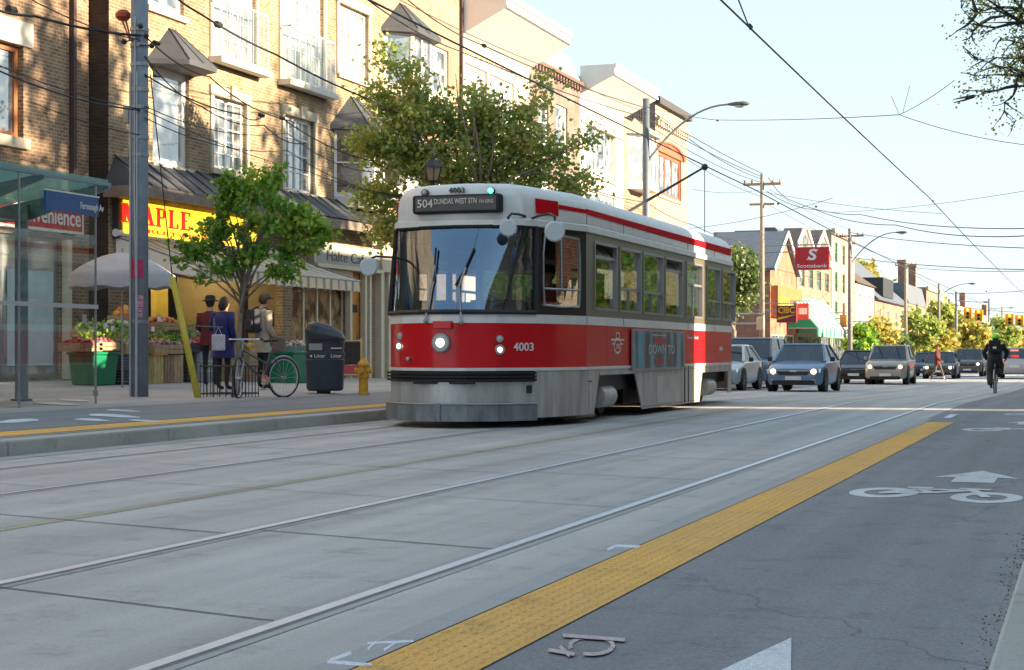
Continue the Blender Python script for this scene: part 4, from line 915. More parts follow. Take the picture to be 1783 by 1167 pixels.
for i in range(7500):
    p=random.choice(tips)+Vector((random.gauss(0,.07),random.gauss(0,.07),random.gauss(0,.06))); n_=Vector((random.gauss(0,1),random.gauss(0,1),random.gauss(0,1))).normalized(); a=n_.orthogonal().normalized(); d=n_.cross(a); L=random.uniform(.018,.05); o=len(lv)
    lv+=[p,p+a*L*.5+d*L*.4,p+a*L,p+a*L*.5-d*L*.4]; lf.append((o,o+1,o+2,o+3))
cb=B(); cb.add(lv,lf); cb.build('crown',lfB,T)
# tall trees behind the camera side buildings; the low sun comes through them
for i,(x,y,z,r) in enumerate(((6,26,12.6,2.7),(12,34,15.0,3.4),(7,39,12.2,2.6),(13,46,15.6,3.0),(7,53,12.0,2.2),(12,20,15.5,3.2))):
    tree('tall garden tree behind the near shops, %s from the camera'%['second','third','fourth','fifth','sixth','first'][i],(x if x>10 else 17,y,0),(x,y,z),(r,r,r*.9),40,1500,.42,lfB,bark,.25,40+i,.42,name='garden_tree',twigs=False)

for i,(y,zz) in enumerate(((9,5.0),(30.5-4,5.3),(36,4.8),(44,5.2),(53,4.9))):
    tree('near side street tree, %s counted along the right kerb'%['first','second','third','fourth','fifth'][i],(2.6,y,.1),(2.6,y,zz),(1.9,2.6,1.7),45,2600,.2,lfB if i%2 else lfA,bark,.12,70+i,.3,name='street_tree',group='trees along the near kerb')

for i,(y,x) in enumerate(((60,3.0),(66,2.9),(72,3.1),(78,3.0),(84,3.2))):
    tree('kerbside tree beyond the near shops, %s of its row'%['first','second','third','fourth','fifth'][i],(x,y,-.2),(x,y,4.2),(2.1,3.3,2.6),50,2600,.26,[lfA,lfB,lfA,lfC,lfB][i],bark,.12,90+i,.4,name='street_tree',group='trees along the near kerb')
# ------------------------------------------------------------ the tram
TX,TY=-8.0,20.9; HWD=1.36; LEN=13.9
red=mat('tram_red',(.62,.004,.012),.22,var=.06,vs=1.2,spec=.6); twhite=mat('tram_white',(.72,.72,.69),.35,var=.10); taupe=mat('tram_window_band',(.13,.115,.085),.35,var=.1,spec=.6)
tgrey=mat('tram_grey_skirt',(.46,.46,.44),.38,.3,var=.30,vs=5,vz=.18); tdark=mat('tram_dark',(.015,.015,.016),.5); rubber=mat('window_rubber',(.012,.012,.014),.5)
bump_=mat('bumper_grey',(.20,.22,.23),.5,.3,var=.4,vs=5,vz=.4)
T=thing('tram','red white and grey tram with round corner headlights, running toward the camera','tram',(TX,TY+7,0))
Bn=[(0,0),(.3,.08),(.65,.3),(1.03,.80),(1.2,1.35),(HWD,2.1)]
Tn=[(0,.55),(.5,.60),(.88,.74),(.99,.95),(1.15,1.4),(HWD,2.1)]
RB=[(HWD,12.3),(1.22,13.0),(1.02,13.6),(.5,13.85),(0,13.9)]
def half(t): return [(lerp(a[0],c[0],t),lerp(a[1],c[1],t)) for a,c in zip(Bn,Tn)]+[(x,y-.15*t if y>13 else y) for x,y in RB]
def loop(t,sc=0): 
    h=half(t); h=[(max(0,x+sc*(1 if x>.01 else 0)),y-(sc if y<2 else 0)+(sc if y>13 else 0)) for x,y in h]
    return [(TX+x,TY+y) for x,y in h]+[(TX-x,TY+y) for x,y in h[-2:0:-1]]
NH=len(half(0)); NL=2*NH-2
def band(name,z0,z1,m,t0=0,t1=0,rng_=None,sc=0,par=T,n=1,sm=False):
    b=B(); idx=rng_ if rng_ is not None else range(NL)
    for j in range(n):
        za,zb_=lerp(z0,z1,j/n),lerp(z0,z1,(j+1)/n); A=loop(lerp(t0,t1,j/n),sc); D=loop(lerp(t0,t1,(j+1)/n),sc)
        for i in idx:
            k=(i+1)%NL; b.quad((*A[i],za),(*A[k],za),(*D[k],zb_),(*D[i],zb_))
        if sc>0 and name!='eave':
            A2=loop(t0,0); 
            for i in idx:
                k=(i+1)%NL; b.quad((*A[i],z1),(*A[k],z1),(*A2[k],z1),(*A2[i],z1)) if j==0 else None
    return b.build(name,m,par,smooth=sm,fixn=bool(sm))
FR=[0,1,2]; FL=[NL-1,NL-2,NL-3]; FRONT=FR+FL; TAP=[3,4]; TAPL=[NL-4,NL-5]; SIDE=[5]; SIDEL=[NL-6]; REAR=[i for i in range(NL) if i not in FRONT+TAP+TAPL+SIDE+SIDEL]
# front lower part
band('bumper',.09,.31,bump_,rng_=FRONT,sc=.05)
b=B()
for idx in (FRONT,):
    A=loop(0,.055); 
    for i in idx: k=(i+1)%NL; b.tube([(*A[i],.315),(*A[k],.315)],.012,5)
b.tube([(TX,TY-.07,.09),(TX,TY-.07,.33)],.02,6); b.build('bumper_trim',M['steel'],T)
fp=band('front_panel',.31,.60,tgrey,rng_=FRONT,sm='auto')
ribs=B()
for zz in (.61,.655,.70):
    A=loop(0,.04); D=loop(0,0)
    for i in FRONT:
        k=(i+1)%NL
        ribs.quad((*A[i],zz),(*A[k],zz),(*A[k],zz+.03),(*A[i],zz+.03)); ribs.quad((*A[i],zz+.03),(*A[k],zz+.03),(*D[k],zz+.03),(*D[i],zz+.03)); ribs.quad((*D[i],zz),(*D[k],zz),(*A[k],zz),(*A[i],zz))
        ribs.quad((*D[i],zz+.03),(*D[k],zz+.03),(*D[k],zz+.045),(*D[i],zz+.045))
ribs.quad(*[(*D[i],z) for i,z in ((0,.6),(1,.6),(1,.61),(0,.61))])
ribs.build('bumper_ribs',M['black'],T)
band('white_line',.745,.785,twhite,sc=.012)
band('front_red_panel',.785,1.37,red,rng_=TAPL+FRONT+TAP,sm='auto'); band('rear_red_panel',.785,1.37,red,rng_=REAR)
def spt(x): return TY+x
# side red panels with seams
YS0=TY+2.1; YS1=TY+12.3
def side_box(b,y0,y1,z0,z1,off=0,th=.02,sx=1): x=TX+sx*HWD; b.box(min(x+sx*off,x+sx*(off+th)),max(x+sx*off,x+sx*(off+th)),y0,y1,z0,z1)
yad0,yad1=FY(1097,TX+HWD),FY(1188,TX+HWD)
for sx in (1,-1):
    ed=[YS0,lerp(YS0,yad0,.45),yad0,yad1,lerp(yad1,YS1,.66),YS1]
    for i in range(5):
        b=B(); side_box(b,ed[i]+.006,ed[i+1]-.006,.785,1.37,-.02,.02,sx); b.build('red_panel',red,T)
band('belt',1.37,1.49,twhite,0,.05,sc=.004)
# diagonal belt rise handled by driver's corner; side skirt with wheel openings
c1a,c1b=FY(1034,TX+HWD),FY(1106,TX+HWD); c2a,c2b=FY(1223,TX+HWD),FY(1268,TX+HWD)
for sx in (1,-1):
    x=TX+sx*HWD
    b=B(); side_box(b,YS0,c1a,.12,.745,-.02,.02,sx)
    b.prism([(x,c1a,.12),(x,c1a,.745),(x,c1a+.3,.745),(x,c1a+.28,.66),(x,c1a+.05,.2)],(-sx*.02,0,0))
    side_box(b,c1a+.3,c1b,.66,.745,-.02,.02,sx); side_box(b,c2a,c2b,.62,.745,-.02,.02,sx); side_box(b,c2b,YS1,.20,.745,-.02,.02,sx)
    b.prism([(x,c1b,.745),(x,c1b,.66),(x,c1b+.45,.10),(x,c2a-.25,.10),(x,c2a,.62),(x,c2a,.745)],(-sx*.02,0,0))
    b.build('side_skirt',tgrey,T,fixn=True)
    b=B(); side_box(b,lerp(c1b,c2a,.28),lerp(c1b,c2a,.62),.16,.60,.001,.006,sx); b.build('skirt_door',mat('skirt_panel',(.50,.50,.48),.4,.3,var=.2,vs=2),T); b=B(); side_box(b,YS0+.15,c1a-.15,.2,.56,.001,.006,sx); b.build('skirt_door',MC['skirt_panel'],T)
    b=B(); side_box(b,YS0+.1,c1a-.1,.575,.59,.001,.008,sx)
    for yy in (lerp(c1b,c2a,.70),lerp(c1b,c2a,.76)): side_box(b,yy,yy+.02,.12,.74,.001,.01,sx)
    b.build('seam_strip',tdark,T)
band('corner_skirt',.12,.745,tgrey,rng_=TAP,sc=0,sm='auto'); band('corner_skirt',.12,.745,tgrey,rng_=TAPL,sc=0,sm='auto')
band('rear_skirt',.25,.745,tgrey,rng_=REAR)
# advertising panel
b=B(); side_box(b,yad0,yad1,.70,1.345,.022,.02,1); ad=b.build('advert_board',M['steel'],T)
adm=bpy.data.materials.new('advert_print'); adm.use_nodes=True; n=adm.node_tree.nodes; l=adm.node_tree.links
g=n.new('ShaderNodeNewGeometry'); mp=n.new('ShaderNodeMapping'); mp.inputs['Scale'].default_value=(1,3.2,.6); l.new(g.outputs['Position'],mp.inputs[0]); t=n.new('ShaderNodeTexNoise'); t.inputs['Scale'].default_value=1.1; t.inputs['Detail'].default_value=3; l.new(mp.outputs[0],t.inputs['Vector'])
r=ramp(n,[(.35,(.03,.035,.045)),(.47,(.09,.12,.14)),(.56,(.06,.34,.46)),(.72,(.16,.22,.26))]); l.new(t.outputs[0],r.inputs[0]); l.new(r.outputs[0],n['Principled BSDF'].inputs['Base Color']); n['Principled BSDF'].inputs['Roughness'].default_value=.3
xx=TX+HWD+.043
b=B(); b.quad((xx,yad0+.07,.74),(xx,yad1-.07,.74),(xx,yad1-.07,1.31),(xx,yad0+.07,1.31)); ap=b.build('advert_print',adm,ad)
b=B(); y_=lerp(yad0,yad1,.28); text_mesh(b,'DOWN TO',(xx+.002,y_,.965),(0,1,0),(0,0,1),.2,(yad1-yad0)*.5,.004,.01); b.box(xx+.001,xx+.004,lerp(yad0,yad1,.35),lerp(yad0,yad1,.62),1.25,1.27); b.build('lettering',mat('advert_white',(.5,.5,.48),.5,var=0),ap)
b=B(); b.box(xx+.001,xx+.003,lerp(yad0,yad1,.36),lerp(yad0,yad1,.6),1.13,1.21); b.box(xx+.001,xx+.003,lerp(yad0,yad1,.38),lerp(yad0,yad1,.56),.80,.88); b.build('advert_red_bar',mat('advert_red',(.45,.04,.04),.5,var=0),ap)
# window band on the sides
tall=[(1035,1074,2),(1079,1116,1),(1120,1155,1),(1158,1188,2),(1195,1223,1),(1231,1254,1),(1258,1280,1)]
xs=TX+HWD
ops=[]
for u0,u1,k in tall: a,c=FY(u0,xs),FY(u1,xs); ops.append([a,c,1.585,2.56])
for sx in (1,-1):
    b=B(); x=TX+sx*HWD
    if sx==1: b.panel((x,YS0),(x,YS1),1.49,2.66,[(a-YS0,c-YS0,z0,z1) for a,c,z0,z1 in ops],.05)
    else: b.panel((x,YS1),(x,YS0),1.49,2.66,[(YS1-c,YS1-a,z0,z1) for a,c,z0,z1 in ops],.05)
    b.build('window_band',taupe,T)
    for i,(a,c,z0,z1) in enumerate(ops):
        if sx==-1 and i%1: continue
        f=B(); X1=x-(.05 if sx==1 else -.0); X0=X1
        def fr(y0,y1,za,zb_,d0=.0,d1=.066,bb=f): bb.box(*( (x-.055+d0,x-.055+d1) if sx==1 else (x+.055-d1,x+.055-d0)),y0,y1,za,zb_)
        t=.035; fr(a,c,z0,z0+t); fr(a,c,z1-t,z1); fr(a,a+t,z0+t,z1-t); fr(c-t,c,z0+t,z1-t)
        k=tall[i][2]; zs_=lerp(z0,z1,.78) if k==2 else lerp(z0,z1,.36 if i!=4 else .6); fr(a+t,c-t,zs_-.02,zs_+.02,.002,.05)
        if k==1: fr(lerp(a,c,.48),lerp(a,c,.48)+.02,z0+t,zs_-.02,.003,.04)
        w_=f.build('window',mat('tram_window_frame',(.34,.34,.33),.35,.6,var=.1),T)
        gx=x-sx*.045; p=B()
        if sx==1: p.quad((gx,a+.02,z0+.02),(gx,c-.02,z0+.02),(gx,c-.02,(zs_ if k==2 else z1-.02)),(gx,a+.02,(zs_ if k==2 else z1-.02)))
        else: p.quad((gx,a+.02,z0+.02),(gx,a+.02,z1-.02),(gx,c-.02,z1-.02),(gx,c-.02,z0+.02))
        p.build('pane',G['tram'],w_)
        if k==2 and sx==1:
            q=B(); q.quad((x-.05,a+.04,zs_+.02),(x-.05,c-.04,zs_+.02),(x-.19,c-.04,zs_+.17),(x-.19,a+.04,zs_+.17)); q.build('open_sash',G['pale'],w_)
# driver corner, tapered panels
for side in (1,-1):
    H0=half(0)
    def cp(i,t): h=half(t)[i]; return Vector((TX+side*h[0],TY+h[1],0))
    zc0,zc1=1.49,2.70
    A0,A1=cp(3,.06),cp(3,1); B0,B1=cp(5,.06),cp(5,1)
    def Q(s,z):
        t=(z-zc0)/(zc1-zc0); p=A0.lerp(A1,t); q=B0.lerp(B1,t); r_=p.lerp(q,s); m_=cp(4,t); r_=r_+(m_-p.lerp(q,.45))*(1-abs(s-.45)/.55)*.6; return Vector((r_.x,r_.y,z))
    b=B(); SS=[0,.13,.22,.4,.55,.7,.86,1]; ZZ=[zc0,1.60,1.66,2.1,2.50,2.58,zc1]; g_=B()
    for i in range(len(SS)-1):
        for j in range(len(ZZ)-1):
            q=[Q(SS[i],ZZ[j]),Q(SS[i+1],ZZ[j]),Q(SS[i+1],ZZ[j+1]),Q(SS[i],ZZ[j+1])]
            if side<0: q=q[::-1]
            (g_ if (1<=i<=5 and 1<=j<=4) else b).quad(*q)
    b.build('corner_panel',tdark if side==1 else taupe,T); 
    fr=B(); e=Vector((side*.012,0,0)); fr.tube([Q(s,z)+e for s,z in ((.16,1.62),(.5,1.60),(.84,1.62),(.86,1.9),(.86,2.3),(.84,2.54),(.5,2.57),(.17,2.55),(.14,2.3),(.14,1.9),(.16,1.62))],.016,6)
    fr.tube([Q(s,1.84)+e for s in (.15,.5,.85)],.014,5); fr.tube([Q(.50,1.84)+e,Q(.50,2.55)+e],.012,5)
    f=fr.build('driver_window_frame',mat('tram_window_frame',(.2,.2,.2)),T)
    # glass: lower fixed + rear half, front half slid open
    g2=B()
    for i in range(1,6):
        for j in range(1,5):
            if side==1 and i<=2 and j>=2: continue
            q=[Q(SS[i],ZZ[j]),Q(SS[i+1],ZZ[j]),Q(SS[i+1],ZZ[j+1]),Q(SS[i],ZZ[j+1])]; g2.quad(*(q if side>0 else q[::-1]))
    g2.build('pane',G['tram'],f)
# windscreen
b=B()
idx=FRONT; A=loop(.05); D=loop(1)
for j in range(4):
    t0,t1=j/4,(j+1)/4; L0=[Vector((*A[i],lerp(1.50,2.68,t0))).lerp(Vector((*D[i],lerp(1.50,2.68,t0))),t0) for i in range(NL)]; L1=[Vector((*A[i],lerp(1.5,2.68,t1))).lerp(Vector((*D[i],lerp(1.5,2.68,t1))),t1) for i in range(NL)]
    for i in idx: k=(i+1)%NL; b.quad(L0[i],L0[k],L1[k],L1[i])
ws=b.build('windscreen',G['wind'],T,fixn=True,smooth=True)
b=B(); S_=[3,2,1,0,NL-1,NL-2,NL-3]
lo=[Vector((*loop(.05,.015)[i],1.515)) for i in S_]; hi=[Vector((*loop(1,.015)[i],2.66)) for i in S_]
b.tube(lo,.035,6); b.tube(hi,.03,6); b.tube([lo[0],hi[0]],.035,6); b.tube([lo[-1],hi[-1]],.03,6); b.tube([lo[1].lerp(lo[0],.15),hi[1].lerp(hi[0],.15)],.012,6)
b.build('windscreen_rubber',rubber,ws)
b=B(); 
for i,k in ((3,2),(2,1),(1,0),(0,NL-1),(NL-1,NL-2),(NL-2,NL-3)):
    A_=loop(.96,-.02); D_=loop(1,-.02); b.quad((*A_[i],2.52),(*A_[k],2.52),(*D_[k],2.68),(*D_[i],2.68))
b.build('sun_band',mat('sun_band',(.015,.02,.04),.4,var=0),ws)
# wipers
b=B()
for (u0,y0,u1,y1,u2,y2,ua,ya_) in ((741,558,748,510,757,462,759,432),(803,560,799,500,811,466,826,432)):
    def nose(u,y,o=.06):
        k=(u-CX)/F; Z0=1.4
        X=TX;zz=None
        for _ in range(12):
            t=min(1,max(0,((1-(y-HZ)*(22.7)/F)-1.4)/1.3)); h=half(t)
            # find intersection of the ray with the outline
            best=None
            for sgn in (1,-1):
                for a,c in zip(h[:4],h[1:5]):
                    a_=Vector((TX+sgn*a[0],TY+a[1])); c_=Vector((TX+sgn*c[0],TY+c[1])); d=Vector((-ST+k*CT,CT+k*ST)); e=c_-a_
                    den=d.x*e.y-d.y*e.x
                    if abs(den)<1e-9: continue
                    z=(a_.x*e.y-a_.y*e.x)/den; q=d*z-a_; s=q.dot(e)/e.dot(e)
                    if -.001<=s<=1.001 and (best is None or z<best): best=z
            z=best or 22.5
            break
        z-=o; return Vector((z*(-ST+k*CT),z*(CT+k*ST),1-(y-HZ)*z/F))
    wb=B(); wb.tube([nose(u0,y0),nose(u1,y1),nose(u2,y2)],.016,6); wb.ball(nose(u0,y0+1),.035,8); a_=wb.build('wiper',M['steel'],T)
    wb=B(); wb.tube([nose(lerp(u2,ua,-1.2),y2+ (y2-ya_)*.9,.045),nose(u2,y2,.045),nose(ua,ya_,.045)],.014,5); wb.build('blade',M['black'],a_)
# head box with destination sign
band('eave',2.66,2.74,twhite,1,1,sc=.035)
b=B(); Lp=loop(1,.035); L2=loop(1,-.05)
for i in range(NL): k=(i+1)%NL; b.quad((*L2[i],2.66),(*L2[k],2.66),(*Lp[k],2.66),(*Lp[i],2.66)); b.quad((*Lp[i],2.74),(*Lp[k],2.74),(*loop(1,.01)[k],2.76),(*loop(1,.01)[i],2.76))
b.build('gutter',twhite,T)
prof=[(2.75,0,0),(2.93,0,0),(3.05,.03,0),(3.14,.09,.01),(3.20,.19,.05),(3.235,.34,.14),(3.26,.62,.35),(3.27,.95,.7)]
b=B(); rings=[]
for z,dx,dy in prof:
    ring=[]
    for i,(x,y) in enumerate(half(1)): ring.append((max(0,x-dx*(x/HWD)*1.15),y+(dy if y<2.2 else -dy-dx*.3 if y>11 else 0)))
    rings.append([(TX+x,TY+y,z) for x,y in ring]+[(TX-x,TY+y,z) for x,y in ring[-2:0:-1]])
for r0,r1 in zip(rings,rings[1:]):
    for i in range(NL): k=(i+1)%NL; b.quad(r0[i],r0[k],r1[k],r1[i])
b.poly(rings[-1]); b.build('roof',twhite,T,smooth='auto',fixn=True)
# red roof stripe and front red flashes
b=B()
for sx in (1,-1):
    x=TX+sx*(HWD+.006)
    b.prism([(x+sx*.006,TY+2.1,2.905),(x+sx*.006,TY+12.2,2.86),(x+sx*.006,TY+12.2,2.99),(x+sx*.006,TY+2.1,2.975)],(-sx*.04,0,0))
    b.quad((TX+sx*(1.005),TY+.93,2.84),(TX+sx*1.17,TY+1.42,2.83),(TX+sx*1.16,TY+1.42,3.03),(TX+sx*.985,TY+.95,3.04)) if sx>0 else b.quad((TX+sx*(1.005),TY+.93,2.84),(TX+sx*.985,TY+.95,3.04),(TX+sx*1.16,TY+1.42,3.03),(TX+sx*1.17,TY+1.42,2.83))
    b.quad((TX+sx*1.17,TY+1.42,2.93),(x,TY+2.1,2.915),(x,TY+2.1,2.965),(TX+sx*1.165,TY+1.42,2.99)) if sx>0 else None
b.build('red_stripe',mat('stripe_red',(.55,.0,.008),.75,var=.05,spec=.15),T)
b=B()
for y0,y1,z in ((3.2,5.2,3.45),(6.5,8.2,3.4),(9.2,11.2,3.42)): b.box(TX-.55,TX+.55,TY+y0,TY+y1,3.24,z-.08)
b.build('roof_vent_box',twhite,T,bevel=.04)
# roof poles
b=B(); p0=Vector((TX+.0,TY+9.0,3.42)); kk=Wp(1227,291,1); 
tz=29.9; pt=Wp(1227,291,dep(TX,TY+11.4)); b.tube([p0-Vector((0,0,.15)),p0,pt],[.05,.035,.022],6); b.ball(pt,.07,8); b.tube([pt,Wp(1227,405,dep(TX,TY+11.6))],.008,4); b.build('trolley_pole',M['dark'],T)
# headlights etc on the curved front
def nfront(u,y,o=0): return nose(u,y,o)
lampm=mat('headlamp_lit',(1,1,1),.3,var=0,emis=(1,.86,.66),es=1.2); lampoff=mat('lamp_lens',(.45,.45,.42),.15,var=.05,spec=.8)
def lamp(u,y,r,m,par=T,ring=1.25,name='headlight',rm=None,dirv=None):
    c=nose(u,y,.015); v=Vector(dirv or (.12,-1,0)).normalized(); a=v.orthogonal().normalized(); d=v.cross(a)
    b=B(); b.tube([c-v*.06,c+v*.02,c+v*.03],[r*ring,r*ring,r*ring*.9],20); h=b.build(name,rm or M['steel'],par)
    b=B(); b.tube([c+v*.02,c+v*.032,c+v*.036],[r,r*.95,r*.6],20); b.build('reflector',lampoff,h); b=B(); b.tube([c+v*.03,c+v*.042,c+v*.048],[r*.62,r*.5,r*.2],16); b.build('lens',m,h); return h
lamp(768,597,.10,lampm,dirv=(.0,-1,0)); lamp(870,609,.055,lampm,dirv=(.5,-1,0)); lamp(870,590,.04,lampoff,name='indicator',dirv=(.5,-1,0)); lamp(697,603,.055,lampm,dirv=(-.3,-1,0)); lamp(698,585,.04,lampoff,name='indicator',dirv=(-.3,-1,0)); lamp(712,625,.025,lampoff,name='marker_lamp',dirv=(-.3,-1,0))
b=B(); p=nose(770,566,.03); b.box(p.x-.13,p.x+.13,p.y-.02,p.y+.08,p.z-.05,p.z+.05); b.build('hatch',red,T,bevel=.01)
b=B(); p=nose(919,678,.01); b.box(p.x-.045,p.x+.045,p.y-.01,p.y+.05,p.z-.05,p.z+.05); b.build('socket',M['black'],T)
b=B()
for u in (742,805): p=nose(u,660,.03); b.box(p.x-.17,p.x+.17,p.y-.04,p.y+.04,.575,.612)
b.build('coupler_flap',M['black'],T,bevel=.01)
# destination sign
yf=TY+.55-.105
b=B(); SX=TX+.03; sw=.60
b.box(SX-sw-.02,SX+sw+.02,yf+.03,yf+.2,2.83,3.08); dsf=b.build('destination_sign',M['black'],T,bevel=.035,bseg=3)
b=B(); b.quad((SX-sw+.03,yf+.028,2.865),(SX+sw-.03,yf+.028,2.865),(SX+sw-.03,yf+.028,3.05),(SX-sw+.03,yf+.028,3.05)); b.build('sign_glass',mat('sign_blind',(.05,.035,.03),.25,var=.4,vs=3,spec=.6),dsf)
b=B(); sl=mat('sign_letters',(.7,.66,.58),.5,var=0)
text_mesh(b,'504',(SX-sw+.06,yf+.022,2.915),(1,0,0),(0,0,1),.15,.22,.004,.01); text_mesh(b,'DUNDAS WEST STN',(SX-sw+.30,yf+.022,2.955),(1,0,0),(0,0,1),.10,.60,.004,.008); text_mesh(b,'VIA KING',(SX-sw+.93,yf+.022,2.955),(1,0,0),(0,0,1),.07,.2,.004); b.build('lettering',sl,dsf)
b=B(); nk=mat('number_dark',(.07,.07,.08),.5,var=0); text_mesh(b,'4003',(SX-.12,TY+.56,3.105),(1,0,0),(0,0.1,1),.10,.22,.03); b.build('fleet_number',nk,T)
for dx,m_ in ((-.47,lampoff),(.47,mat('green_lamp',(0,.6,.2),.3,var=0,emis=(0.02,1,.3),es=2.6))):
    b=B(); b.lathe((TX+.03+dx,TY+.565,3.12),[(.05,0.03),(.05,-.015),(.04,-.03)],16,'y'); h=b.build('marker_lamp',nk,T); b=B(); b.lathe((TX+.03+dx,TY+.565,3.12),[(.037,-.028),(.02,-.045),(.001,-.048)],14,'y'); b.build('lens',m_,h)
# fleet number on the red corner
p0,p1=nose(894,608,.012),nose(929,607,.012); d=(p1-p0); d.z=0; Ld=d.length; d.normalize()
b=B(); text_mesh(b,'4003',p0-Vector((0,0,.02)),d,(0,0,1),.15,Ld,.006,.012); b.build('fleet_number',mat('number_white',(.75,.74,.70),.4,var=0),T)
# winged shield emblem on the side
ye=FY(1075,xs); X_=xs+.004; b=B()
def ring3(cy,cz_,ry,rz,t,a0=0,a1=360,n=20):
    for i in range(n):
        q0,q1=R(lerp(a0,a1,i/n)),R(lerp(a0,a1,(i+1)/n)); b.quad((X_,cy+math.cos(q0)*ry,cz_+math.sin(q0)*rz),(X_,cy+math.cos(q0)*(ry-t),cz_+math.sin(q0)*(rz-t)),(X_,cy+math.cos(q1)*(ry-t),cz_+math.sin(q1)*(rz-t)),(X_,cy+math.cos(q1)*ry,cz_+math.sin(q1)*rz))
zE=1.10
ring3(ye,zE-.02,.2,.12,.03); b.box(X_,X_+.003,ye-.36,ye+.36,zE+.06,zE+.085); b.box(X_,X_+.003,ye-.30,ye-.18,zE-.0,zE+.022); b.box(X_,X_+.003,ye+.18,ye+.30,zE,zE+.022); b.box(X_,X_+.003,ye-.1,ye-.075,zE+.085,zE+.16); b.box(X_,X_+.003,ye+.075,ye+.1,zE+.085,zE+.16); b.box(X_,X_+.003,ye-.1,ye+.1,zE+.16,zE+.18)
text_mesh(b,'TTC',(X_,ye-.09,zE-.06),(0,1,0),(0,0,1),.1,.19,.006,.01); b.build('side_emblem',MC['number_white'],T)
b=B(); text_mesh(b,'4003',(X_,FY(1252,xs),1.02),(0,1,0),(0,0,1),.1,.3,.005,.01); text_mesh(b,'Toronto Transit',(X_,FY(1196,xs),1.22),(0,1,0),(0,0,1),.08,.9,.004); b.build('side_lettering',MC['number_white'],T)
# mirrors
def mirror(base,c,r,label=None):
    b=B(); B0=Vector(base); C0=Vector(c); hi_=max(B0.z,C0.z+.10)+.02; b.tube([B0,B0.lerp(C0,.35)*1.0+Vector((0,0,hi_-B0.lerp(C0,.35).z)),B0.lerp(C0,.8)+Vector((0,0,hi_-B0.lerp(C0,.8).z)),Vector((C0.x,C0.y,hi_-.05)),C0],.017,6); m_=b.build('mirror_arm',M['dark'],T)
    v=Vector((.35,-1,-.05)).normalized(); b=B(); c=Vector(c); b.tube([c+v*.03,c+v*.005,c-v*.03],[r*.85,r,r*.6],20); b.build('mirror',mat('mirror_face',(.55,.6,.62),.35,var=.05),m_)
mirror(nose(915,377,.02),nose(885,397,.22),.115); mirror(nose(925,381,-.05),Wp(966,403,22.2),.135); mirror(nose(703,452,.0),Wp(642,465,22.6),.12)
# underframe, trucks and wheels
b=B(); b.box(TX-1.2,TX+1.2,TY+2.3,TY+12.4,.42,.80); b.box(TX-.7,TX+.7,TY+.9,TY+2.3,.42,.80); b.box(TX-.9,TX+.9,TY+5.8,TY+9,.16,.42); b.build('underframe',tdark,T)
for yc in ((c1a+c1b)/2+.15,(c2a+c2b)/2+.15):
    b=B()
    for sx in (1,-1): b.box(TX+sx*.95-.08,TX+sx*.95+.08,yc-1.15,yc+1.15,.36,.50)
    b.box(TX-.9,TX+.9,yc-.2,yc+.2,.3,.55); tk=b.build('bogie',mat('bogie_dirt',(.09,.08,.07),.8,var=.3,vs=8),T)
    for dy in (-.92,.92):
        for sx in (1,-1):
            b=B(); b.lathe((TX+sx*.78,yc+dy,.335),[(.34,-.05*sx),(.34,.0),(.30,.02*sx),(.30,.06*sx),(.1,.08*sx)],28,'x'); b.build('wheel',mat('wheel_steel',(.10,.09,.08),.5,.6,var=.3,vs=8),tk)
    b=B(); b.lathe((TX+1.16,yc-.45,.34),[(.05,-.12),(.155,-.1),(.165,.0),(.165,.55),(.13,.62),(.08,.64),(.08,.7)],22,'y'); b.box(TX+1.05,TX+1.2,yc+.2,yc+.34,.2,.34); b.tube([(TX+1.05,yc+.3,.45),(TX+1.12,yc+.42,.42),(TX+1.1,yc+.36,.22)],.018,5); b.build('drive_motor',mat('motor_pale',(.5,.5,.46),.45,.2,var=.2,vs=6),tk,smooth=False)
    b=B(); b.box(TX+1.0,TX+1.14,yc-.8,yc-.1,.56,.70); b.build('brake_box',mat('brake_tan',(.25,.2,.14),.7,var=.3,vs=6),tk)
b=B(); b.box(TX+.9,TX+1.25,c1a-.5,c1a+.45,.07,.11); b.build('step_rail',mat('brake_tan',(.3,.25,.18)),T)
# interior
b=B(); b.box(TX-1.25,TX+1.25,TY+1.9,TY+12.6,.82,.88); b.box(TX-.8,TX+.8,TY+.7,TY+1.9,.82,.88); b.build('floor',tdark,T)
b=B(); b.box(TX-1.2,TX+1.2,TY+1.8,TY+12.2,2.64,2.655); b.build('ceiling',mat('tram_ceiling',(.35,.34,.3),.7),T)
sm_=mat('seat_red',(.22,.03,.03),.7)
for yy in range(4,12):
    for sx in (-.75,.75):
        b=B(); b.box(TX+sx-.42,TX+sx+.42,TY+yy,TY+yy+.42,1.22,1.30); b.box(TX+sx-.42,TX+sx+.42,TY+yy+.36,TY+yy+.44,1.30,1.80); b.build('seat',sm_,T)
b=B(); b.box(TX-.75,TX+.8,TY+.75,TY+1.1,.88,1.46); b.box(TX+.3,TX+.7,TY+1.0,TY+1.2,1.46,1.6); b.build('dashboard',mat('dash_grey',(.12,.13,.14),.6),T)
b=B(); b.box(TX-.2,TX-.14,TY+1.9,TY+1.95,.9,2.6); b.tube([(TX+.25,TY+1.28,1.62),(TX+.45,TY+1.28,1.7)],.02,6); b.build('grab_pole',M['steel'],T)
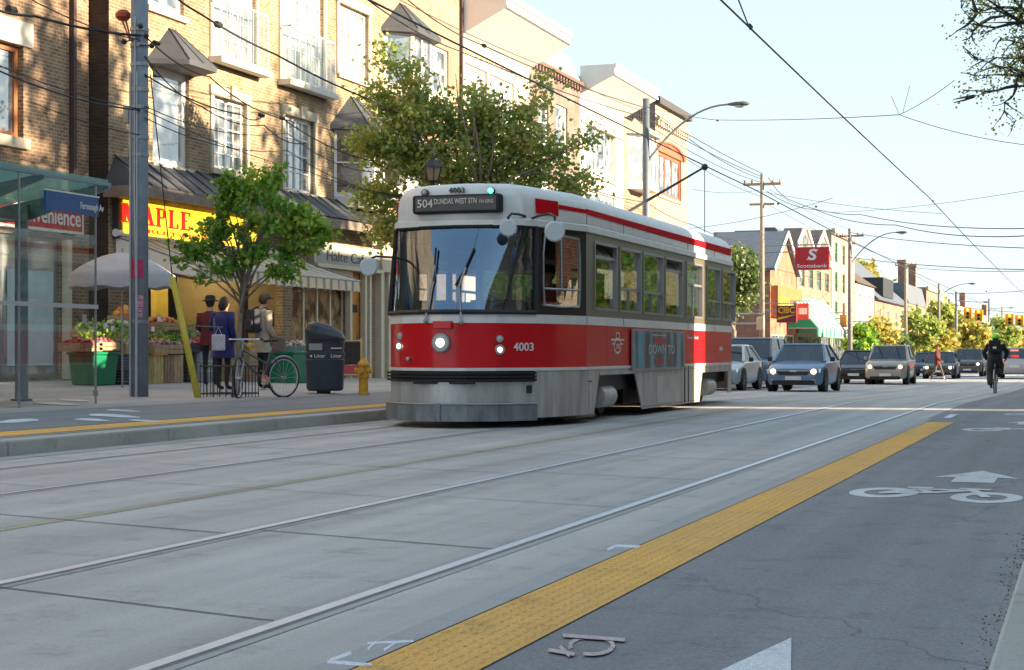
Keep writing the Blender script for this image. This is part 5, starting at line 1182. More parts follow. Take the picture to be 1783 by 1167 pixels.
# thin panel joints and a row of rivets on the flank
for yy in (YS0+.01,c1a+1.6,c2a-1.2,YS1-1.6):
    b=B(); side_box(b,yy,yy+.012,2.75,2.89,.001,.004,1); side_box(b,yy,yy+.012,1.375,1.485,.006,.004,1); b.build('panel_joint',M['dark'],T)
b=B(); yy=c1b+.5
while yy<c2a-.4: side_box(b,yy,yy+.018,.125,.143,.001,.006,1); side_box(b,yy,yy+.018,.69,.708,.001,.006,1); yy+=.16
b.build('rivets',M['dark'],T)
# ------------------------------------------------------------ people
def skin_mesh(chains,sub=1):
    """chains: list of [(pos,rad),...] ; chains sharing a position are welded; returns verts, faces"""
    me=bpy.data.meshes.new('s'); vs=[];es=[];rad=[];idx={}
    for ch in chains:
        pr=None
        for p,r in ch:
            k=tuple(round(c,4) for c in p)
            if k not in idx: idx[k]=len(vs); vs.append(p); rad.append(r)
            if pr is not None and pr!=idx[k]: es.append((pr,idx[k]))
            pr=idx[k]
    me.from_pydata(vs,es,[]); o=bpy.data.objects.new('s',me); C.objects.link(o)
    sk=o.modifiers.new('k','SKIN'); sk.use_smooth_shade=True
    for i,r in enumerate(rad): 
        rr=r if isinstance(r,tuple) else (r,r); me.skin_vertices[0].data[i].radius=rr
    me.skin_vertices[0].data[0].use_root=True
    sb=o.modifiers.new('u','SUBSURF'); sb.levels=sub; sb.render_levels=sub
    dg=bpy.context.evaluated_depsgraph_get(); dg.update(); m2=bpy.data.meshes.new_from_object(o.evaluated_get(dg))
    V=[v.co.copy() for v in m2.vertices]; Fc=[tuple(p.vertices) for p in m2.polygons]
    bpy.data.objects.remove(o); bpy.data.meshes.remove(me); bpy.data.meshes.remove(m2); return V,Fc
def person(label,loc,rz,J,body_cols,h=1.75,group=None,coat=None,hat=None,hair=None,sleeve=None):
    """J: joint positions for a 1.75 m figure facing -Y"""
    D=dict(pel=(0,0,.96),wai=(0,.0,1.10),che=(0,.0,1.30),nk=(0,.01,1.50),he=(0,-.01,1.64),
        sL=(.18,.01,1.43),eL=(.23,.03,1.15),wL=(.24,-.06,.90),sR=(-.18,.01,1.43),eR=(-.23,.03,1.15),wR=(-.24,-.06,.90),
        hL=(.09,0,.92),kL=(.10,-.02,.50),aL=(.10,.02,.09),hR=(-.09,0,.92),kR=(-.10,-.02,.50),aR=(-.10,.02,.09),tL=None,tR=None)
    D.update(J); k=h/1.75; D={a:(Vector(b)*k if b is not None else None) for a,b in D.items()}
    for s in 'LR':
        if D['t'+s] is None: D['t'+s]=D['a'+s]+Vector((0,-.17,-.055))*k
    he=D['he']; ch=[]
    ch.append([(D['pel'],(.15*k,.12*k)),(D['wai'],(.135*k,.105*k)),(D['che'],(.165*k,.115*k)),(D['nk'],.055*k),(he+Vector((0,.0,-.06))*k,.062*k),(he+Vector((0,-.005,.0))*k,(.080*k,.092*k)),(he+Vector((0,.005,.075))*k,(.07*k,.08*k)),(he+Vector((0,.01,.115))*k,(.03*k,.035*k))])
    for s in 'LR':
        ch.append([(D['che'],(.165*k,.115*k)),(D['s'+s],.065*k),(D['s'+s].lerp(D['e'+s],.5),.05*k),(D['e'+s],.042*k),(D['e'+s].lerp(D['w'+s],.4),.04*k),(D['w'+s],.026*k)])
        ch.append([(D['pel'],(.15*k,.12*k)),(D['h'+s],.098*k),(D['h'+s].lerp(D['k'+s],.5),.08*k),(D['k'+s],.056*k),(D['k'+s].lerp(D['a'+s],.35),.057*k),(D['a'+s],.037*k),(D['a'+s]+(D['t'+s]-D['a'+s])*.35+Vector((0,0,-.02))*k,.040*k),(D['t'+s],.034*k)])
    V,Fc=skin_mesh(ch)
    b=B(); off=Vector((0,0,0))
    mats=[body_cols[0],body_cols[1],body_cols[2],M['skin']]   # top, trousers, shoes, skin
    for f in Fc:
        c=sum((V[i] for i in f),Vector())/len(f); m_=0
        if c.z>D['nk'].z-.02*k and abs(c.x-D['nk'].x)<.13*k: m_=3
        elif min((c-D['wL']).length,(c-D['wR']).length)<.05*k: m_=3
        elif min((c-D['aL']).length,(c-D['aR']).length,(c-D['tL']).length,(c-D['tR']).length)<.11*k: m_=2
        elif min((c-D['hL'].lerp(D['kL'],t)).length for t in (0,.3,.6,1))<.15*k or min((c-D['hR'].lerp(D['kR'],t)).length for t in (0,.3,.6,1))<.15*k or min((c-D['kL'].lerp(D['aL'],t)).length for t in (.3,.6,.9))<.13*k or min((c-D['kR'].lerp(D['aR'],t)).length for t in (.3,.6,.9))<.13*k: m_=1
        b.f.append(f); b.m.append(m_)
    b.v=[tuple(v) for v in V]
    b.cm=3
    # hands: palm, four fingers and a thumb rooted in the palm
    for s,sg in (('L',1),('R',-1)):
        w_=D['w'+s]; d=(w_-D['e'+s]).normalized(); side=d.cross(Vector((sg,0,.05))).normalized(); out=side.cross(d).normalized()
        pal=w_+d*.07*k; b.tube([w_,w_+d*.03*k,pal,pal+d*.025*k],[.024*k,.036*k,.038*k,.026*k],8)
        for i,(o_,L) in enumerate(((-.027,.062),(-.009,.075),(.009,.072),(.026,.055))):
            q=pal+d*.012*k+side*o_*k; b.tube([q,q+d*L*.5*k-out*sg*.004*k,q+d*L*.8*k-out*sg*.02*k,q+d*L*.9*k-out*sg*.035*k],[.0095*k,.009*k,.0085*k,.006*k],6)
        q=w_+d*.03*k-side*.03*k; b.tube([q,q+(d*.6-side)*.025*k,q+(d*1.4-side*.9)*.038*k],[.012*k,.011*k,.008*k],6)
    # face: nose, ears
    b.ball(he+Vector((0,-.098,-.005))*k,(.013*k,.022*k,.022*k),8)
    for sg in (1,-1): b.ball(he+Vector((sg*.080,.01,.0))*k,(.012*k,.02*k,.032*k),8)
    P=b.build('person',mats,None,origin=(0,0,0),smooth=True,label=label,cat='person',group=group)
    P.location=loc; P.rotation_euler=(0,0,rz); OFF[P.name]=Vector((0,0,0))
    e=B(); 
    for sg in (1,-1): e.ball(he+Vector((sg*.03,-.082,.015))*k,(.012*k,.01*k,.008*k),6)
    e.build('eyes',M['dark'],P); e=B(); e.ball(he+Vector((0,-.083,-.052))*k,(.024*k,.008*k,.006*k),6); e.build('mouth',mat('lips',(.35,.1,.08),.5,var=0),P)
    if hair:
        e=B(); e.ball(he+Vector((0,.022,.035))*k,(.098*k,.105*k,.115*k),14)
        if hair[1]>.1: e.tube([he+Vector((0,.05,.05))*k,he+Vector((0,.09,-.06))*k,he+Vector((0,.08,-hair[1]))*k],[.08*k,.085*k,.05*k],10)
        e.v=[(x,(y if (z>he.z+.045*k or y>he.y-.01) else max(y,he.y+.0)),z) for x,y,z in e.v]; e.build('hair',hair[0],P,smooth=True)
    if hat:
        e=B(); hc=he+Vector((0,.0,.06))*k
        if hat[1]=='brim': e.lathe(hc,[(.17*k,-.012*k),(.165*k,0),(.11*k,.012*k),(.10*k,.08*k),(.07*k,.11*k),(.01,.115*k)],18)
        else:
            e.lathe(hc,[(.105*k,-.02*k),(.108*k,.01*k),(.095*k,.06*k),(.05*k,.09*k),(.01,.095*k)],18); e.prism([hc+Vector(q)*k for q in ((-.07,-.09,0),(.07,-.09,0),(.05,-.17,-.015),(-.05,-.17,-.015))],(0,0,.012))
        e.build('hat' if hat[1]=='brim' else 'cap',hat[0],P,smooth=True)
    if coat:
        m_,zb_,fl=coat; e=B(); n=20; rings=[]
        pts=[(D['nk']+Vector((0,0,-.01))*k,(.075,.07)),(D['nk'].lerp(D['che'],.28),(.15,.105)),(D['nk'].lerp(D['che'],.5),(.215,.125)),(D['che'],(.215,.15)),(D['wai'],(.19,.14)),(D['pel'],(.20,.155))]
        z=D['pel'].z; 
        for t in (.35,.7,1): pts.append((D['pel']+Vector((0,0,(zb_*k-z)*t)),(.20+fl*t,.155+fl*t)))
        for c,(rx,ry) in pts: rings.append([(c.x+rx*k*math.cos(2*math.pi*i/n)*(1+.02*math.sin(5*i)),c.y+ry*k*math.sin(2*math.pi*i/n)*(1+.03*math.sin(3*i+1)),c.z) for i in range(n)])
        vs=[p for r_ in rings for p in r_]; fs=[(j*n+i,j*n+(i+1)%n,(j+1)*n+(i+1)%n,(j+1)*n+i) for j in range(len(rings)-1) for i in range(n)]; e.add(vs,fs)
        for s in 'LR': e.tube([D['s'+s]+Vector((0,0,.01)),D['s'+s].lerp(D['e'+s],.5),D['e'+s],D['e'+s].lerp(D['w'+s],.5),D['w'+s].lerp(D['e'+s],.06)],[.082*k,.072*k,.063*k,.058*k,.048*k],10)
        e.build('coat',m_,P,smooth=True)
    return P,D
cl=lambda n,c,r=.8: mat(n,c,r,var=.15,vs=7)
def at(u,X,dz=0): Y=FY(u,X); return (X,Y,gs(X,Y)+dz)
# man with cap and rucksack, seen from behind, facing the stand
p=at(458,-15.3); S=1
P,D=person('person in a pale beige coat and brown cap carrying a dark rucksack',p,R(150),dict(wL=(.20,-.22,1.06),wR=(-.22,-.12,.95),he=(0,-.04,1.63)),(cl('beige_cloth',(.42,.36,.27)),cl('dark_trousers',(.03,.03,.035)),cl('shoe_dark',(.02,.02,.02))),h=1.85,coat=(MC['beige_cloth'],.68,.03),hat=(cl('cap_brown',(.10,.075,.05)),'cap'),hair=(cl('hair_brown',(.06,.035,.02)),.05))
b=B(); b.box(-.15,.15,.15,.30,1.10,1.56); b.box(-.12,.12,.30,.36,1.13,1.36); bp=b.build('rucksack',cl('rucksack_navy',(.025,.028,.045)),None,origin=(0,0,0),bevel=.05,label='dark navy rucksack on the back of the person in the beige coat',cat='backpack')
b=B(); 
for sx in (.12,-.12): b.tube([(sx,.2,1.54),(sx*1.05,.05,1.60),(sx*1.1,-.15,1.48),(sx*1.15,-.15,1.25),(sx,.16,1.15)],.018,5)
b.build('strap',MC['rucksack_navy'],bp,world=True); bp.location=p; bp.rotation_euler=(0,0,R(150))
b=B(); b.box(-.20,.16,-.08,.08,0,.30); bb=b.build('shoulder_bag',cl('bag_taupe',(.16,.13,.11)),None,origin=(0,0,0),bevel=.04,label='grey brown shoulder bag hanging at the hip of the person in the beige coat',cat='bag')
b=B(); b.tube([(-.16,0,.28),(-.02,.0,.8),(.12,0,.28)],.012,5); b.build('strap',MC['bag_taupe'],bb); q=Vector(p)+Vector((.30,.02,.72)); bb.location=q; bb.rotation_euler=(0,0,R(20))
# person in blue
p=at(388,-15.6)
P,D=person('person in a long bright blue raincoat, half hidden by the young maple trunk',p,R(170),dict(wL=(.20,-.25,1.08),he=(0,-.07,1.60),nk=(0,-.02,1.48)),(cl('blue_cloth',(.006,.012,.13),.55),cl('navy_trousers',(.012,.014,.03)),cl('shoe_black',(.015,.015,.015))),h=1.78,coat=(MC['blue_cloth'],.60,.05),hair=(cl('hair_dark',(.03,.02,.02)),.12))
b=B(); b.box(-.13,.13,-.03,.03,0,.30); bb=b.build('carrier_bag',mat('carrier_white',(.5,.52,.6),.5,var=.25,vs=14),None,origin=(0,0,0),bevel=.02,label='white printed carrier bag held behind the maple trunk by the person in blue',cat='bag'); b=B(); b.tube([(-.06,0,.30),(0,0,.44),(.06,0,.30)],.008,5); b.build('handle',MC['carrier_white'],bb); bb.location=Vector(p)+Vector((.10,-.36,.75)); bb.rotation_euler=(0,0,R(10))
# person in red behind
p=at(366,-17.2)
P,D=person('person in a red jacket and black brimmed hat left of the blue raincoat',p,R(195),dict(wL=(.20,-.25,1.08)),(cl('red_cloth',(.10,.012,.018)),cl('navy_trousers',(.012,.014,.03)),cl('shoe_black',(.015,.015,.015))),h=1.80,coat=(MC['red_cloth'],.80,.02),hat=(cl('hat_black',(.012,.012,.013)),'brim'),hair=(cl('hair_dark',(.03,.02,.02)),.05))
# pedestrian crossing
zq=84; q=Wp(1632,HZ,zq); g=gz(q.y)
person('person in a red jacket striding across the road in front of the headlights',(q.x,q.y,g),R(75),dict(kL=(.09,-.20,.52),aL=(.09,-.32,.12),hR=(-.09,.02,.92),kR=(-.09,.08,.50),aR=(-.09,.38,.16),tR=(-.09,.27,.04),wL=(.25,.18,.98),wR=(-.24,-.28,1.0),eR=(-.23,-.06,1.16)),(MC['red_cloth'],cl('grey_trousers',(.09,.08,.07)),cl('shoe_white',(.5,.48,.45))),h=1.7,coat=(MC['red_cloth'],.82,.01),hair=(cl('hair_red',(.25,.08,.03)),.08))
# ------------------------------------------------------------ bicycles
def bicycle(label,loc,rz,front_rz=0,col=None,group=None,rider=False):
    P=thing('bicycle',label,'bicycle',(0,0,0),group); r=.335
    fm=col or mat('bike_frame',(.03,.035,.05),.35)
    def wheel(name,par,c,plane):
        b=B(); n=32; d=Vector(plane)
        pts=[Vector(c)+d*math.cos(2*math.pi*i/n)*r+Vector((0,0,1))*math.sin(2*math.pi*i/n)*r for i in range(n+1)]; b.tube(pts,.017,6,cap=False); w_=b.build(name,M['black'],par)
        b=B(); pts=[Vector(c)+d*math.cos(2*math.pi*i/n)*(r-.025)+Vector((0,0,1))*math.sin(2*math.pi*i/n)*(r-.025) for i in range(n+1)]; b.tube(pts,.014,5,cap=False)
        for i in range(16): a=2*math.pi*i/16; b.tube([c,Vector(c)+d*math.cos(a)*(r-.03)+Vector((0,0,1))*math.sin(a)*(r-.03)],.0022,3,cap=False)
        x=d.cross(Vector((0,0,1))); b.tube([Vector(c)-x*.04,Vector(c)+x*.04],.025,8); b.build('rim',mat('bike_rim',(.5,.52,.54),.4,.3,var=0),w_)
    fd=Vector((math.sin(front_rz),-math.cos(front_rz),0))
    hd=Vector((0,-.36,.0)); fc=Vector((0,-.42,r))+ (fd*.12); wheel('wheel',P,(0,.52,r),(0,1,0)); wheel('wheel',P,fc,fd)
    b=B(); st_=Vector((0,-.36,.80)); cr=Vector((0,.08,.30)); se_=Vector((0,.24,.78)); rw=Vector((0,.52,r)); lug=Vector((0,-.39,.66))
    b.tube([st_,lug],.022,8); b.tube([lug,cr],.02,8); b.tube([st_,cr.lerp(se_,.55)],.016,8); b.tube([cr,se_],.018,8)
    for sx in (.035,-.035): b.tube([cr,rw+Vector((sx,0,0))],.010,6); b.tube([se_,rw+Vector((sx,0,0))],.009,6)
    b.build('frame',fm,P)
    side=fd.cross(Vector((0,0,1))); b=B()
    for s in (.045,-.045): b.tube([lug,lug+side*s-Vector((0,0,.04)),fc+side*s],.012,6)
    b.tube([st_,st_+Vector((0,.02,.18))],.014,6); f=b.build('fork',M['steel'],P)
    hb=st_+Vector((0,.02,.18)); b=B(); b.tube([hb+side*.29-fd*.10,hb+side*.2,hb+fd*.03,hb-side*.2,hb-side*.29-fd*.10],.013,6); b.build('handlebar',M['chrome'],P)
    b=B(); 
    for s in (1,-1): b.tube([hb+side*.27*s-fd*.06,hb+side*.295*s-fd*.14],.019,6)
    b.build('grip',M['black'],P)
    b=B(); b.tube([se_,se_+Vector((0,.04,.14))],.013,6); b.build('seat_post',M['chrome'],P); b=B(); b.add([(x,y,z) for x,y,z in ((-.03,.08,.93),(.03,.08,.93),(.08,.36,.95),(-.08,.36,.95),(-.02,.09,.97),(.02,.09,.97),(.065,.37,.99),(-.065,.37,.99))],[(0,3,2,1),(4,5,6,7),(0,1,5,4),(1,2,6,5),(2,3,7,6),(3,0,4,7)]); b.build('saddle',M['black'],P,bevel=.02)
    b=B(); b.lathe(cr,[(.085,.05),(.085,.056),(.02,.06)],18,'x'); b.tube([cr+Vector((.06,0,0)),cr+Vector((.07,-.08,-.15))],.01,5); b.tube([cr-Vector((.06,0,0)),cr+Vector((-.07,.08,.15))],.01,5); b.box(.07,.15,-.04+.0,.04,.13,.15); b.box(-.15,-.07,.12,.20,.44,.46); b.build('crankset',M['chrome'],P)
    b=B(); pts=[(0,.52+(r+.025)*math.cos(a),r+(r+.025)*math.sin(a)) for a in [R(x) for x in range(10,150,14)]]; b.tube(pts,.02,5); b.build('mudguard',M['steel'],P)
    P.location=loc; P.rotation_euler=(0,0,rz); return P
XBk=-13.25; Yb=FY(452,XBk)
bicycle('silver and black city bicycle leaning by the iron tree guard, front wheel turned',(XBk,Yb,gs(XBk,Yb)),R(-24),R(40),mat('bike_silver_black',(.10,.10,.12),.3,.4))
zc=50.5; q=Wp(1733,HZ,zc); g=gz(q.y); rzc=R(180)
bicycle('dark bicycle ridden away from the camera down the lane',(q.x,q.y,g),rzc,0)
P,D=person('person cycling away in a lime green helmet, black jacket and baggy grey trousers',(q.x,q.y,g),rzc,dict(pel=(0,.27,1.04),wai=(0,.20,1.15),che=(0,.06,1.34),nk=(0,-.03,1.52),he=(0,-.10,1.63),sL=(.19,-.02,1.44),sR=(-.19,-.02,1.44),eL=(.34,-.12,1.22),eR=(-.34,-.12,1.22),wL=(.27,-.30,1.04),wR=(-.27,-.30,1.04),hL=(.09,.26,1.0),hR=(-.09,.26,1.0),kL=(.14,-.06,.64),kR=(-.14,.0,.84),aL=(.12,.04,.20),aR=(-.12,.14,.52),tL=(.12,-.12,.15),tR=(-.12,-.02,.47)),(cl('black_cloth',(.012,.012,.015)),cl('baggy_grey',(.045,.045,.047)),cl('shoe_black',(.015,.015,.015))),h=1.70,coat=(MC['black_cloth'],.93,.0),hair=(cl('hair_dark',(.03,.02,.02)),.04))
b=B(); b.ball(D['he']+Vector((0,0,.05)),(.125,.15,.115),16); b.v=[(x,y,max(z,D['he'].z+.015)) for x,y,z in b.v]; b.build('helmet',mat('helmet_lime',(.25,.85,.03),.35,var=0),P,smooth=True)
b=B()
for s in 'LR':
    h_,k_,a_=D['h'+s],D['k'+s],D['a'+s]; b.tube([h_,h_.lerp(k_,.5),k_,k_.lerp(a_,.5),a_+Vector((0,0,.06))],[.13,.13,.12,.12,.10],10)
b.build('baggy_trousers',MC['baggy_grey'],P,smooth=True)
b=B(); b.box(-.17,.17,.20,.38,1.18,1.55); rb=b.build('rucksack',MC['black_cloth'],None,origin=(0,0,0),bevel=.05,label='black rucksack on the back of the cyclist',cat='backpack'); b=B(); b.box(-.05,.05,.381,.385,1.30,1.36); b.build('reflector',M['white'],rb); 
b=B(); b.tube([(.12,.22,1.5),(.13,.05,1.56),(.14,-.05,1.42)],.018,5); b.tube([(-.12,.22,1.5),(-.13,.05,1.56),(-.14,-.05,1.42)],.018,5); b.build('strap',MC['black_cloth'],rb); rb.location=(q.x,q.y,g); rb.rotation_euler=(0,0,rzc)
# tram driver
dz=TY+2.0
P,D=person('person driving the tram, in dark red, seen in the open cab window',(TX+.84,dz,.42),R(0),dict(pel=(0,.1,.98),hL=(.09,.08,.96),hR=(-.09,.08,.96),kL=(.12,-.36,.98),kR=(-.12,-.36,.98),aL=(.12,-.40,.56),aR=(-.12,-.40,.56),wL=(.30,-.30,1.22),eL=(.27,-.05,1.2),wR=(-.15,-.36,1.25)),(cl('driver_red',(.25,.03,.03)),MC['dark_trousers'],MC['shoe_dark']),h=1.75,coat=(MC['driver_red'],.9,0),hat=(cl('hat_black',(.012,.012,.013)),'cap'),hair=(MC['hair_dark'],.04))
b=B(); b.box(TX+.55,TX+1.1,dz-.15,dz+.35,1.20,1.28); b.box(TX+.55,TX+1.1,dz+.27,dz+.37,1.28,1.95); b.box(TX+.5,TX+.7,dz,dz+.2,.88,1.2); b.build('driver_seat',M['dark'],T)
# ------------------------------------------------------------ cars
plate=mat('licence_plate',(.6,.62,.68),.5,var=0); amber=mat('amber_lens',(.5,.2,.03),.3,var=0); tail=mat('tail_lamp_lit',(.5,.01,.01),.3,var=0,emis=(1,.03,.02),es=1.6); taild=mat('tail_lamp',(.25,.01,.01),.3,var=0)
hlit=mat('car_headlamp_lit',(1,1,1),.3,var=0,emis=(1,.62,.30),es=1.0)
def car(label,loc,rz,col,kind='sedan',lit=True,back=False,group='vehicles in the traffic queue',lbl2=None):
    pm_=mat('paint_'+col[0],col[1],.25,.35,var=.04,spec=.7)
    S=dict(sedan=(4.5,.87,1.46,.92,.74),suv=(4.6,.90,1.68,1.05,.95),van=(4.9,.95,1.78,1.08,.98),pickup=(5.2,.97,1.85,1.12,1.05))[kind]
    L,w_,H,bl,hd=S; P=thing('pickup_truck' if kind=='pickup' else kind if kind!='suv' else 'sport_utility_car',label,'truck' if kind=='pickup' else 'van' if kind=='van' else 'car',(0,0,0),group)
    if kind=='sedan': stn=[(0,.66,.34,.60),(.05,.78,.24,.68),(.22,.93,.20,.74),(.8,.98,.19,.84),(1.25,1,.19,bl),(2.6,1,.19,bl+.02),(3.6,.99,.2,bl+.05),(4.2,.95,.24,bl+.06),(4.42,.88,.3,.92),(4.5,.76,.38,.8)]
    else: stn=[(0,.74,.40,.78),(.05,.86,.28,.88),(.2,.95,.25,.95),(.8,.99,.24,1.00 if kind!='pickup' else 1.08),(1.2,1,.24,bl),(2.6,1,.24,bl+.02),(L-.5,.99,.25,bl+.04),(L-.08,.95,.3,bl+.02),(L,.86,.4,bl-.08)]
    b=B(); n=14; rings=[]
    for y,sw_,z0,z1 in stn:
        W_=w_*sw_; zm=lerp(z0,z1,.55); pts=[(W_*.90,z0),(W_*.985,z0+.10),(W_,zm),(W_*.97,z1-.07),(W_*.90,z1-.015),(W_*.55,z1+.012),(0,z1+.02)]
        rings.append([(x,y,z) for x,z in pts]+[(-x,y,z) for x,z in pts[-2::-1]])
    n=len(rings[0]); 
    for r0,r1 in zip(rings,rings[1:]):
        for i in range(n): k=(i+1)%n; b.quad(r0[i],r0[k],r1[k],r1[i])
    b.poly(rings[0][::-1]); b.poly(rings[-1]); b.build('body',pm_,P,fixn=True,smooth='auto')
    # greenhouse
    if kind=='sedan': gy=(1.15,1.95,3.25,4.05)
    elif kind=='suv': gy=(1.2,1.85,L-.75,L-.25)
    elif kind=='van': gy=(1.0,1.75,L-.5,L-.15)
    else: gy=(1.5,2.1,3.5,3.7)
    bw=w_*.90; rw=w_*.70 if kind=='sedan' else w_*.76; zb_=bl+.0; zr=H-.05
    A=[(-bw,gy[0],zb_-.02),(bw,gy[0],zb_-.02),(bw,gy[3],zb_+.03),(-bw,gy[3],zb_+.03)]; Bq=[(-rw,gy[1],zr),(rw,gy[1],zr),(rw,gy[2],zr),(-rw,gy[2],zr)]
    g=B(); g.quad(A[0],A[1],Bq[1],Bq[0]); g.build('windscreen',G['car'],P)
    g=B(); g.quad(A[2],A[3],Bq[3],Bq[2]); g.build('rear_window',G['car'],P)
    for s in (1,-1):
        g=B(); a,c,d_,e=((A[1],A[2],Bq[2],Bq[1]) if s==1 else (A[3],A[0],Bq[0],Bq[3])); g.quad(a,c,d_,e); g.build('side_window',G['car'],P)
    r=B(); rr=.02
    r.add([(x*1.02,y+(-.04 if y<2.5 else .04),zr) for x,y,z in Bq]+[(x*.9,y+(.1 if y<2.5 else -.1),H) for x,y,z in Bq],[(0,1,5,4),(1,2,6,5),(2,3,7,6),(3,0,4,7),(4,5,6,7),(3,2,1,0)])
    for i in range(4): r.tube([A[i],Bq[i]],.045,6)
    for s in (1,-1):
        ym=lerp(gy[1],gy[2],.48); r.tube([(s*bw,ym,zb_),(s*rw,ym,zr)],.035,6)
    r.tube([Bq[0],Bq[1]],.035,6)
    r.build('roof',pm_,P,bevel=.015)
    # dark interior
    it=B(); it.box(-bw*.9,bw*.9,gy[0]+.5,gy[2],zb_-.3,zb_-.02)
    for x in (-.36,.36): it.box(x-.22,x+.22,gy[1]+.25,gy[1]+.4,zb_-.05,zb_+.28); it.ball((x,gy[1]+.33,zb_+.36),(.11,.06,.1),8)
    it.build('interior',M['dark'],P)
    wr=.31 if kind=='sedan' else .36 if kind!='pickup' else .39; wy=(.86,L-.92)
    for y in wy:
        for s in (1,-1):
            a=B(); a.lathe((s*(w_-.16),y,wr+.02),[(wr+.07,.0),(wr+.07,s*.163)],24,'x'); a.build('wheel_arch',M['black'],P)
            t=B(); t.lathe((s*(w_-.03),y,wr),[(wr*.62,s*.0),(wr*.9,s*.012),(wr,-s*.03),(wr,-s*.2),(wr*.8,-s*.22)],24,'x'); wh=t.build('wheel',M['black'],P)
            t=B(); t.lathe((s*(w_-.03),y,wr),[(wr*.62,s*.006),(wr*.55,-s*.02),(wr*.2,-s*.01),(.01,0)],20,'x')
            for k in range(5): an=2*math.pi*k/5; t.box(0,0,0,0,0,0); t.tube([(s*(w_-.025),y,wr),(s*(w_-.02),y+math.cos(an)*wr*.58,wr+math.sin(an)*wr*.58)],.03,4)
            t.build('rim',mat('alloy_rim',(.35,.36,.38),.3,.7,var=0),wh)
    fz=.60 if kind=='sedan' else .74
    if True:
        b=B(); b.prism([(-.42,-.012,fz-.10),(.42,-.012,fz-.10),(.54,-.012,fz+.06),(-.54,-.012,fz+.06)],(0,.05,0)); gr=b.build('grille',M['dark'],P)
        b=B(); b.box(-.52,.52,-.022,.0,fz+.02,fz+.04); b.box(-.10,.10,-.03,0,fz-.0,fz+.05); b.build('grille_bar',M['chrome'],gr)
        b=B(); b.prism([(-.60,-.004,.21),(.60,-.004,.21),(.66,.0,.345),(-.66,.0,.345)],(0,.08,0)); b.build('lower_grille',M['black'],P)
        b=B(); b.box(-.24,.24,-.035,0.02,.355,.465); b.build('licence_plate',plate,P,bevel=.01)
        for s in (1,-1):
            x=s*w_*.74; b=B(); b.prism([(x-.16,.10-.03*0,fz-.05),(x+.14,.16,fz-.03),(x+.16,.2,fz+.09),(x-.18,.07,fz+.07)],(0,.12,0)); h=b.build('headlight',M['chrome'],P,fixn=True)
            b=B(); b.tube([(x-s*.04,.06,fz+.01),(x-s*.04,-.01,fz+.01),(x-s*.04,-.02,fz+.01)],[.075,.075,.04],14); b.build('bulb',hlit if lit and not back else lampoff,h)
            b=B(); b.tube([(s*.62,.03,.33),(s*.62,-.0,.33)],.05,10); b.build('fog_lamp',lampoff,P)
            b=B(); b.box(s*(w_+.02),s*(w_+.16),gy[0]+.28,gy[0]+.42,bl-.02,bl+.13) if s>0 else b.box(-(w_+.16),-(w_+.02),gy[0]+.28,gy[0]+.42,bl-.02,bl+.13); b.build('wing_mirror',M['dark'] if kind=='sedan' else pm_,P,bevel=.03)
            b=B(); xx=s*(w_+.003); 
            for yy in (gy[1]+.9,): b.box(min(xx,xx-s*.01),max(xx,xx-s*.01),yy,yy+.14,bl-.12,bl-.09)
            b.build('door_handle',M['chrome'],P)
            b=B(); zt_=bl-.05; b.box(s*w_*.62 if s>0 else -w_*.92,s*w_*.92 if s>0 else -w_*.62,L-.04,L+.03,zt_-.20,zt_); b.build('tail_light',tail if back else taild,P,bevel=.02)
        b=B(); b.box(-.26,.26,L,L+.02,.62,.74); b.build('licence_plate',plate,P)
        if back: b=B(); b.box(-.2,.2,gy[3]-.15,gy[3]-.05,zr-.12,zr-.06); b.build('brake_light',tail,P)
    if kind=='pickup':
        b=B(); b.box(-w_*.97,-w_*.9,3.7,L-.05,bl-.02,bl+.12); b.box(w_*.9,w_*.97,3.7,L-.05,bl-.02,bl+.12); b.box(-w_*.9,w_*.9,L-.12,L-.05,bl-.02,bl+.12); b.build('cargo_bed',pm_,P,bevel=.02)
    # move so that the origin sits under the middle of the front bumper
    P.location=loc; P.rotation_euler=(0,0,rz); return P
def cat_(u,z,dz=0): q=Wp(u,HZ,z); return (q.x,q.y,gz(q.y)+dz)
car('blue sedan with lit headlights, nearest car behind the tram',cat_(1381,51.5),R(0),('blue',(.14,.23,.38)),'sedan')
car('pale silver car, only its front corner showing beyond the tram rear',cat_(1240,54.5),R(0),('palesilver',(.55,.57,.56)),'sedan',lit=False)
car('slate blue minivan half hidden between the tram rear and the blue sedan',cat_(1292,60),R(0),('slateblue',(.16,.20,.29)),'van',lit=False)
car('silver sport utility car with lit headlights, second car in the lane',cat_(1541,72.5),R(0),('silver',(.40,.37,.33)),'suv')
car('black parked sedan between the blue sedan and the silver one',cat_(1486,74),R(0),('black',(.02,.025,.035)),'sedan',lit=False)
car('dark grey sedan with bright headlights behind the crossing pedestrian',cat_(1634,92),R(0),('darkgrey',(.05,.055,.07)),'sedan')
car('dark blue sedan partly hidden behind the silver sport utility car',cat_(1610,104),R(0),('navy',(.03,.05,.10)),'sedan')
car('grey sport utility car with one bright headlight, right of the crossing pedestrian',cat_(1684,104),R(0),('warmgrey',(.14,.13,.12)),'suv')
q=cat_(1766,92); car('red lit rear of a pale car driving away, beside the cyclist',(q[0],q[1]+4.5,q[2]),R(180),('palegrey',(.4,.42,.43)),'suv',back=True)
car('small silver car far down the road, third from the last signal',cat_(1718,150),R(0),('silver',(.40,.37,.33)),'sedan',lit=False)
car('pale distant parked car left of the cyclist',cat_(1703,170),R(0),('palesilver',(.48,.50,.50)),'suv',lit=False)
